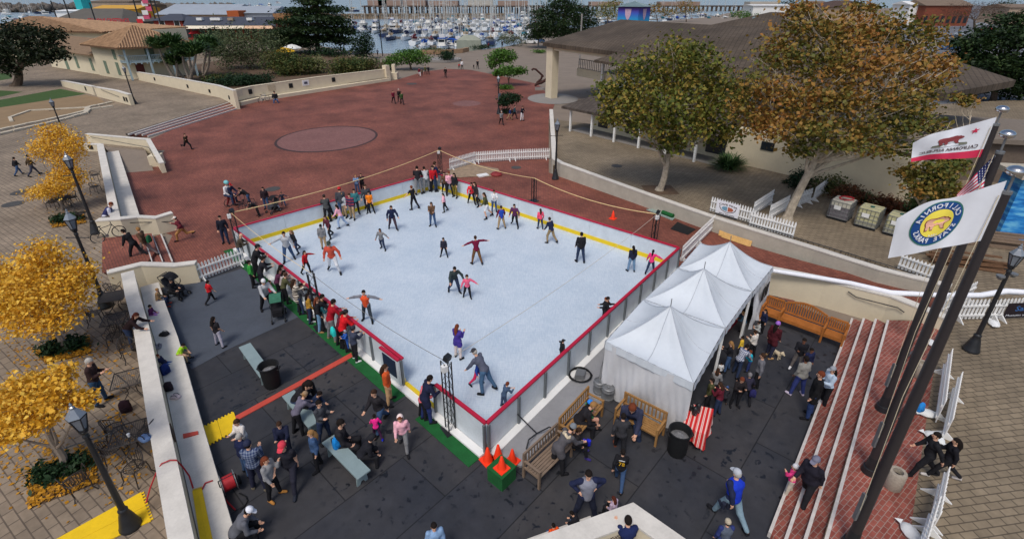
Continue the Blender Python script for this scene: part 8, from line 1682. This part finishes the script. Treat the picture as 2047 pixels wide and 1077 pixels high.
# ---- more of the crowd
sk('skater in a teal top near the far left barrier, hair tied back', 700, 420, 378, 200, 'stand', (60, 120, 126), BK, hB, 'pony'); sk('tall skater in a charcoal coat next to the far left barrier', 720, 412, 369, 190, 'walk', CH, JD, hD)
sk('skater in a plum jacket gliding along the far right barrier', 1030, 452, 408, 160, 'glide', (92, 48, 84), BK, hB, 'long'); sk('skater in a white jumper talking by the far right barrier', 988, 424, 380, 200, 'hug', WH, JN, hD, 'bun')
pe('onlooker in a plum coat at the left barrier, below the grey hoodie', 560, 596, 536, 300, 'rail', (88, 46, 70), BK, hB, 'long'); pe('onlooker in an olive parka at the left barrier', 572, 606, 546, 310, 'rail', (84, 84, 58), BK, hD); pe('onlooker in a charcoal fleece at the left barrier between striped poncho and cardigan', 604, 626, 566, 300, 'rail', CH, JD, hB)
pe('onlooker in a teal fleece holding the left barrier rail', 644, 660, 600, 305, 'rail', (44, 96, 104), BK, hL, 'bun'); pe('onlooker in a mustard jumper near the middle truss mast', 622, 646, 586, 300, 'stand', (170, 128, 50), JD, hB, 'long'); pe('onlooker in burgundy at the left barrier beside the red jumper', 690, 690, 622, 300, 'rail', (96, 30, 44), BK, hD)
pe('person in an olive jacket waiting under the nearest tent edge', 1412, 816, 756, 60, 'stand', OL, BK, hB); pe('person in a burgundy top waiting beside the striped table', 1432, 830, 764, 40, 'phone', (96, 32, 46), JD, hD, 'long'); pe('woman in a black puffer in the queue by the counter', 1452, 742, 682, 60, 'fold', (36, 36, 42), JN, hL, 'long')
pe('child in a yellow coat in the queue by the counter', 1478, 712, 672, 50, 'stand', (222, 184, 60), BK, hB, kid=1.15); pe('man in a grey coat behind the queue', 1508, 780, 706, 60, 'stand', (110, 110, 116), BK, hD); pe('woman in navy at the windowed tent wall', 1522, 664, 618, 100, 'stand', NV, BK, hB, 'long')
pe('man in a charcoal jacket standing by the crowded plank bench', 650, 880, 800, 250, 'fold', CH, JD, hB); pe('woman in a denim jacket between the two plank benches', 640, 935, 860, 120, 'stand', JN, BK, hL, 'long')
# ================================================================ dog, strollers, bicycles, furniture
def dog(label, p, rz):
    T = thing('dog', label, 'dog', p, rz); T.scale = (.8,)*3
    caps = [((0, -.16, .26), (0, .14, .28), .085, .1), ((0, .14, .3), (0, .25, .4), .07, .06), ((0, .26, .42), (0, .29, .42), .075, .065), ((0, .3, .41), (0, .38, .39), .045, .034), ((0, -.2, .29), (0, -.3, .4), .025, .015)]
    for x in (-.06, .06): caps += [((x, .15, .25), (x, .16, .13), .045, .03), ((x, .16, .13), (x, .15, .03), .028, .026), ((x, .15, .02), (x, .18, .02), .026, .022), ((x, -.15, .25), (x, -.12, .15), .06, .035), ((x, -.12, .15), (x, -.19, .1), .033, .026), ((x, -.19, .1), (x, -.18, .02), .024, .024), ((x, -.18, .02), (x, -.15, .02), .026, .02), ((x*.9, .25, .49), (x*1.1, .24, .42), .022, .026)]
    V, Q = surf(caps, .017, .03); o = np_obj('body', V, Q, M('cream_fur', (206, 176, 138), .95, .2, 12., .3), T); o.data.polygons.foreach_set('use_smooth', [True]*len(Q)); mb = MB(); mb.ball((0, .415, .40), .014); mb.ball((-.03, .345, .445), .01); mb.ball((.03, .345, .445), .01); mb.build('nose_and_eyes', m_eye, T)
dog('small cream dog standing beside the purple hatted person', g(1551, 714), R(200))
def stroller(label, p, rz, cols, s=1.):
    T = thing('stroller', label, 'stroller', p, rz); T.scale = (s,)*3; mb = MB()
    for x in (-.24, .24): mb.tube([(x, -.45, 1.0), (x, -.3, .7), (x, .35, .12)], .015, 5); mb.tube([(x, -.3, .12), (x, .1, .6), (x, .12, .75)], .015, 5)
    mb.tube([(-.24, -.45, 1.0), (.24, -.45, 1.0)], .02, 5); mb.tube([(-.24, .2, .28), (.24, .2, .28)], .015, 5); mb.build('frame', m_black, T)
    mb = MB(); mb.prism([(-.2, -.2), (.2, -.2), (.2, .2), (-.2, .2)], .42, .5); mb.beam((0, -.24, .45), (0, -.36, .9), .4, .06); mb.box((0, .25, .36), (.36, .05, .22)); mb.build('seat', cloth(cols[0]), T)
    mb = MB(); vs = []
    for i in range(7):
        a = R(20+i*18)
        for k in range(5): vs.append((-.22+.11*k, -.2+.34*math.cos(a), .72+.34*math.sin(a)))
    mb.add(vs, [(i*5+k, i*5+k+1, i*5+6+k, i*5+5+k) for i in range(6) for k in range(4)]); mb.build('canopy', cloth(cols[1]), T, smooth=True)
    mb = MB(); mb.prism([(-.2, -.25), (.2, -.25), (.2, .1), (-.2, .1)], .2, .34); mb.build('basket', m_dark, T)
    for x in (-.25, .25):
        for y, r in ((-.3, .13), (.36, .09)): mb = MB(); mb.tube([(x-.02, y, r), (x+.02, y, r)], [r, r], 14); w = mb.build('wheel', m_dark, T); mb = MB(); mb.tube([(x-.022, y, r), (x+.022, y, r)], [r*.6, r*.6], 10); h_ = mb.build('hub', m_steel); h_.parent = w
stroller('black stroller with a green toy in it at the edge of the carpet', g(559, 636), R(200), (BK, (60, 110, 90))); stroller('black stroller with striped cover at the top of the bench ledge', g(356, 592), R(-100), ((50, 52, 60), BK), 1.05); stroller('folded grey stroller among the group left of the rink', g(548, 424), R(150), (CH, BK), .95)
bag('white bag hanging under the stroller group left of the rink', g(556, 420), 0, (214, 214, 216), .8, 'shoulder_bag')
pe('child in black riding the stroller by the bench ledge', 344, 580, 556, 270, 'sit', BK, BK, hB, hip=.5, hat=('cap', BK), kid=1.15)
def bike(label, p, rz, col, s=1.):
    T = thing('bicycle', label, 'bicycle', p, rz); T.scale = (s,)*3; T.rotation_euler.x = R(6)
    for y in (-.52, .52):
        mb = MB(); n = 26; mb.tube([(0, y+.33*math.cos(2*PI*k/n), .345+.33*math.sin(2*PI*k/n)) for k in range(n+1)], .02, 6); w = mb.build('wheel', m_dark, T); mb = MB(); mb.tube([(0, y+.305*math.cos(2*PI*k/n), .345+.305*math.sin(2*PI*k/n)) for k in range(n+1)], .01, 4)
        for k in range(12): a = k*PI/6; mb.tube([(0, y, .345), (0, y+.3*math.cos(a), .345+.3*math.sin(a))], .0035, 3)
        r = mb.build('rim', m_steel); r.parent = w
    mb = MB(); A, B, C3, D3, E3 = (0, -.52, .345), (0, -.08, .3), (0, -.2, .82), (0, .36, .86), (0, .52, .345)
    for a, b in ((A, B), (A, C3), (B, C3), (C3, D3), (B, D3), (D3, E3), (C3, (0, -.22, .92)), (D3, (0, .34, .98))): mb.tube([a, b], .018, 6)
    mb.build('frame', cloth(col), T); mb = MB(); mb.tube([(-.25, .3, 1.0), (-.1, .36, .98), (.1, .36, .98), (.25, .3, 1.0)], .014, 5); mb.build('handlebar', m_black, T); mb = MB(); mb.ball((0, -.24, .94), (.07, .13, .03), 8, 5); mb.build('saddle', m_dark, T); mb = MB(); mb.tube([(-.02, -.08, .3), (.02, -.08, .3)], [.09, .09], 12); mb.tube([(-.12, -.08, .16), (.12, -.08, .44)], .012, 4); mb.build('crank', m_steel, T)
def bike2(label, a, b, z, col): # between the two wheel contact pixels
    p, q = g(*a, z), g(*b, z); d = q-p; bike(label, (p+q)/2, math.atan2(-d.x, d.y), col, d.length/1.04)
bike2('grey bicycle leaning on the pale stair wall', (200, 484), (244, 474), ZL, (60, 62, 64)); bike2('white bicycle propped against the mural wall', (522, 206), (536, 203), 0, (196, 200, 200)); bike2('blue framed bicycle held by the man in the red cap', (459, 412), (484, 404), 0, (40, 70, 140)); bike2('black bicycle lying in the group left of the rink', (486, 420), (506, 412), 0, (50, 50, 54))
# wrought iron chairs and tables
m_iron = M('brown_wrought_iron', (48, 42, 40), .5, .15, 6., .05, 0, .5)
def mesh_sheet(mb, w, d, z, n=9, r=.007):
    for k in range(n+1): t = -.5+k/n; mb.tube([(w*t, -d/2, z), (w*t, d/2, z)], r, 3, False); mb.tube([(-w/2, d*t, z), (w/2, d*t, z)], r, 3, False)
def chair():
    T = thing('iron_chair', 'chair', 'chair', (0, 0, -90)); mb = MB(); mesh_sheet(mb, .42, .42, .45); mb.tube([(.23*math.cos(k*PI/9), .23*math.sin(k*PI/9), .45) for k in range(19)], .013, 5); mb.build('seat', m_iron, T)
    mb = MB(); pts = [(.27*math.cos(R(a)), .25*math.sin(R(a)), .68-.13*abs(math.cos(R(a)))**2+.14*abs(math.sin(R(a)))) for a in range(180, 361, 15)]; mb.tube(pts, .014, 5)
    for k in range(1, 12): p = pts[k]; mb.tube([(p[0]*.8, p[1]*.82, .45), p], .009, 3)
    mb.build('backrest', m_iron, T)
    for x in (-1, 1):
        for y in (-1, 1): mb = MB(); mb.tube([(x*.19, y*.19, .45), (x*.21, y*.21, .3), (x*.2, y*.22, .12), (x*.26, y*.28, .0)], .017, 5); mb.build('leg', m_iron, T)
        mb = MB(); mb.tube([(x*.27, -.02, .62), (x*.28, .2, .64), (x*.22, .2, .45)], .012, 5); mb.build('armrest', m_iron, T)
    return T
ch0 = chair()
for lab, px, rz in (('iron chair nearest the ramp wall', (194, 362), 20), ('iron chair just below the one nearest the ramp wall', (194, 386), 10), ('iron chair under the spreading yellow tree, left one', (108, 418), 200), ('iron chair under the spreading yellow tree, right one', (150, 408), 150), ('iron chair pushed under the yellow boughs beside the far lamp', (136, 412), 120), ('round backed iron chair behind the upper cafe table', (231, 594), 10), ('iron chair left of the upper cafe table, turned to it', (195, 645), -60), ('iron chair at the middle cafe table, upper side', (240, 652), -10), ('iron chair at the middle cafe table, lower side', (236, 690), 200), ('iron chair below the middle cafe table, facing the wall', (263, 716), 230), ('round backed iron chair nearest the blue bundle', (238, 878), -50), ('round backed iron chair left of the lower table', (232, 920), -40), ('iron chair turned away below the lower table', (278, 956), 170), ('iron chair standing in the leaf strewn planter by the nearest lamp', (163, 982), 60), ('iron chair at the right side of the lower table', (303, 884), 90), ('iron chair by the shrub below the middle lamp', (168, 440), -120)):
    dup(ch0, g(*px, ZL+.005), R(rz), lab, 'wrought iron cafe chairs')
dup(ch0, (*g(1284, 1072, 1.1).xy, .455), R(150), 'iron chair inside the pointed corner wall', 'wrought iron cafe chairs')
for c in list(ch0.children): bpy.data.objects.remove(c)
bpy.data.objects.remove(ch0)
def table(label, p, rz, solid=False):
    T = thing('iron_table', label, 'table', p, rz); mb = MB(); mesh_sheet(mb, .84, .84, .72, 16, .006)
    for a, b in (((-.43, -.43), (.43, -.43)), ((.43, -.43), (.43, .43)), ((.43, .43), (-.43, .43)), ((-.43, .43), (-.43, -.43))): mb.tube([(*a, .72), (*b, .72)], .018, 5)
    if solid: mb.box((0, 0, .712), (.84, .84, .006))
    mb.build('table_top', m_iron, T)
    for x in (-1, 1):
        for y in (-1, 1): mb = MB(); mb.tube([(x*.34, y*.34, .72), (x*.12, y*.12, .45), (x*.12, y*.12, .25), (x*.33, y*.33, 0)], .016, 5); mb.build('leg', m_iron, T)
table('iron table by the foot of the middle lamp, against the pit wall', g(238, 622, ZL), R(20), True); table('square mesh table in the middle of the chair row', g(245, 668, ZL), R(25)); table('square mesh table beside the black backpack', g(272, 790, ZL), R(28)); table('square mesh table with a blue bundle on it', g(276, 902, ZL), R(28)); table('iron table under the spreading yellow tree', g(130, 418, ZL), R(10), True); table('iron table inside the pointed corner wall', (*g(1205, 1078, 1.17).xy, .455), R(40))
bag('blue jacket bundled on the lower cafe table', g(285, 872, ZL+.74), R(60), (92, 116, 156), .8, 'jacket_bundle', True)
mb = MB(); mb.lathe([(.03, 0), (.04, .1), (.042, .1), (.01, .12)], 10); o = mb.build('paper_cup', m_white); o.location = g(258, 872, ZL+.73); tag(o, 'paper cup on the lower cafe table beside the blue bundle', 'cup')
# skates and bits held
for lab, px, z, c in (('pair of dark skates hanging from the blue vested man', (1446, 1012), .55, (40, 44, 60)), ('blue skates lying on the grey bench side', (1172, 888), .02, (40, 50, 200))):
    T = thing('ice_skates', lab, 'skates', g(*px, z)); mb = MB()
    for x in (-.06, .06): mb.tube([(x, -.1, .08), (x, .12, .07), (x, .15, .06)], [.045, .045, .02], 8); mb.tube([(x, -.08, .08), (x, -.09, .26)], [.05, .055], 8)
    mb.build('boot', cloth(c), T, smooth=True); mb = MB()
    for x in (-.06, .06): mb.box((x, .02, .015), (.008, .3, .05))
    mb.build('blade', m_blade, T)
# ================================================================ light
w = bpy.data.worlds.new('World'); S.world = w; w.use_nodes = True
nt = w.node_tree; sky = nt.nodes.new('ShaderNodeTexSky'); sky.sky_type = 'NISHITA'; sky.sun_disc = False
SUN_EL, SUN_AZ = R(58), R(200)          # direction the light comes from
sky.sun_elevation = SUN_EL; sky.sun_rotation = SUN_AZ; sky.air_density = 1.0; sky.dust_density = 3.; sky.ozone_density = 1.
bg = nt.nodes['Background']; nt.links.new(sky.outputs[0], bg.inputs[0]); bg.inputs[1].default_value = .105
sl = bpy.data.lights.new('sun', 'SUN'); sl.energy = 1.45; sl.angle = R(17); sl.color = (1, .95, .88)
so = bpy.data.objects.new('sun', sl); C.objects.link(so)
dv = Vector((math.sin(SUN_AZ)*math.cos(SUN_EL), math.cos(SUN_AZ)*math.cos(SUN_EL), math.sin(SUN_EL)))
so.rotation_euler = dv.to_track_quat('Z', 'Y').to_euler()
S.view_settings.view_transform = 'Standard'; S.view_settings.look = 'None'; S.view_settings.exposure = .28; S.view_settings.gamma = 1
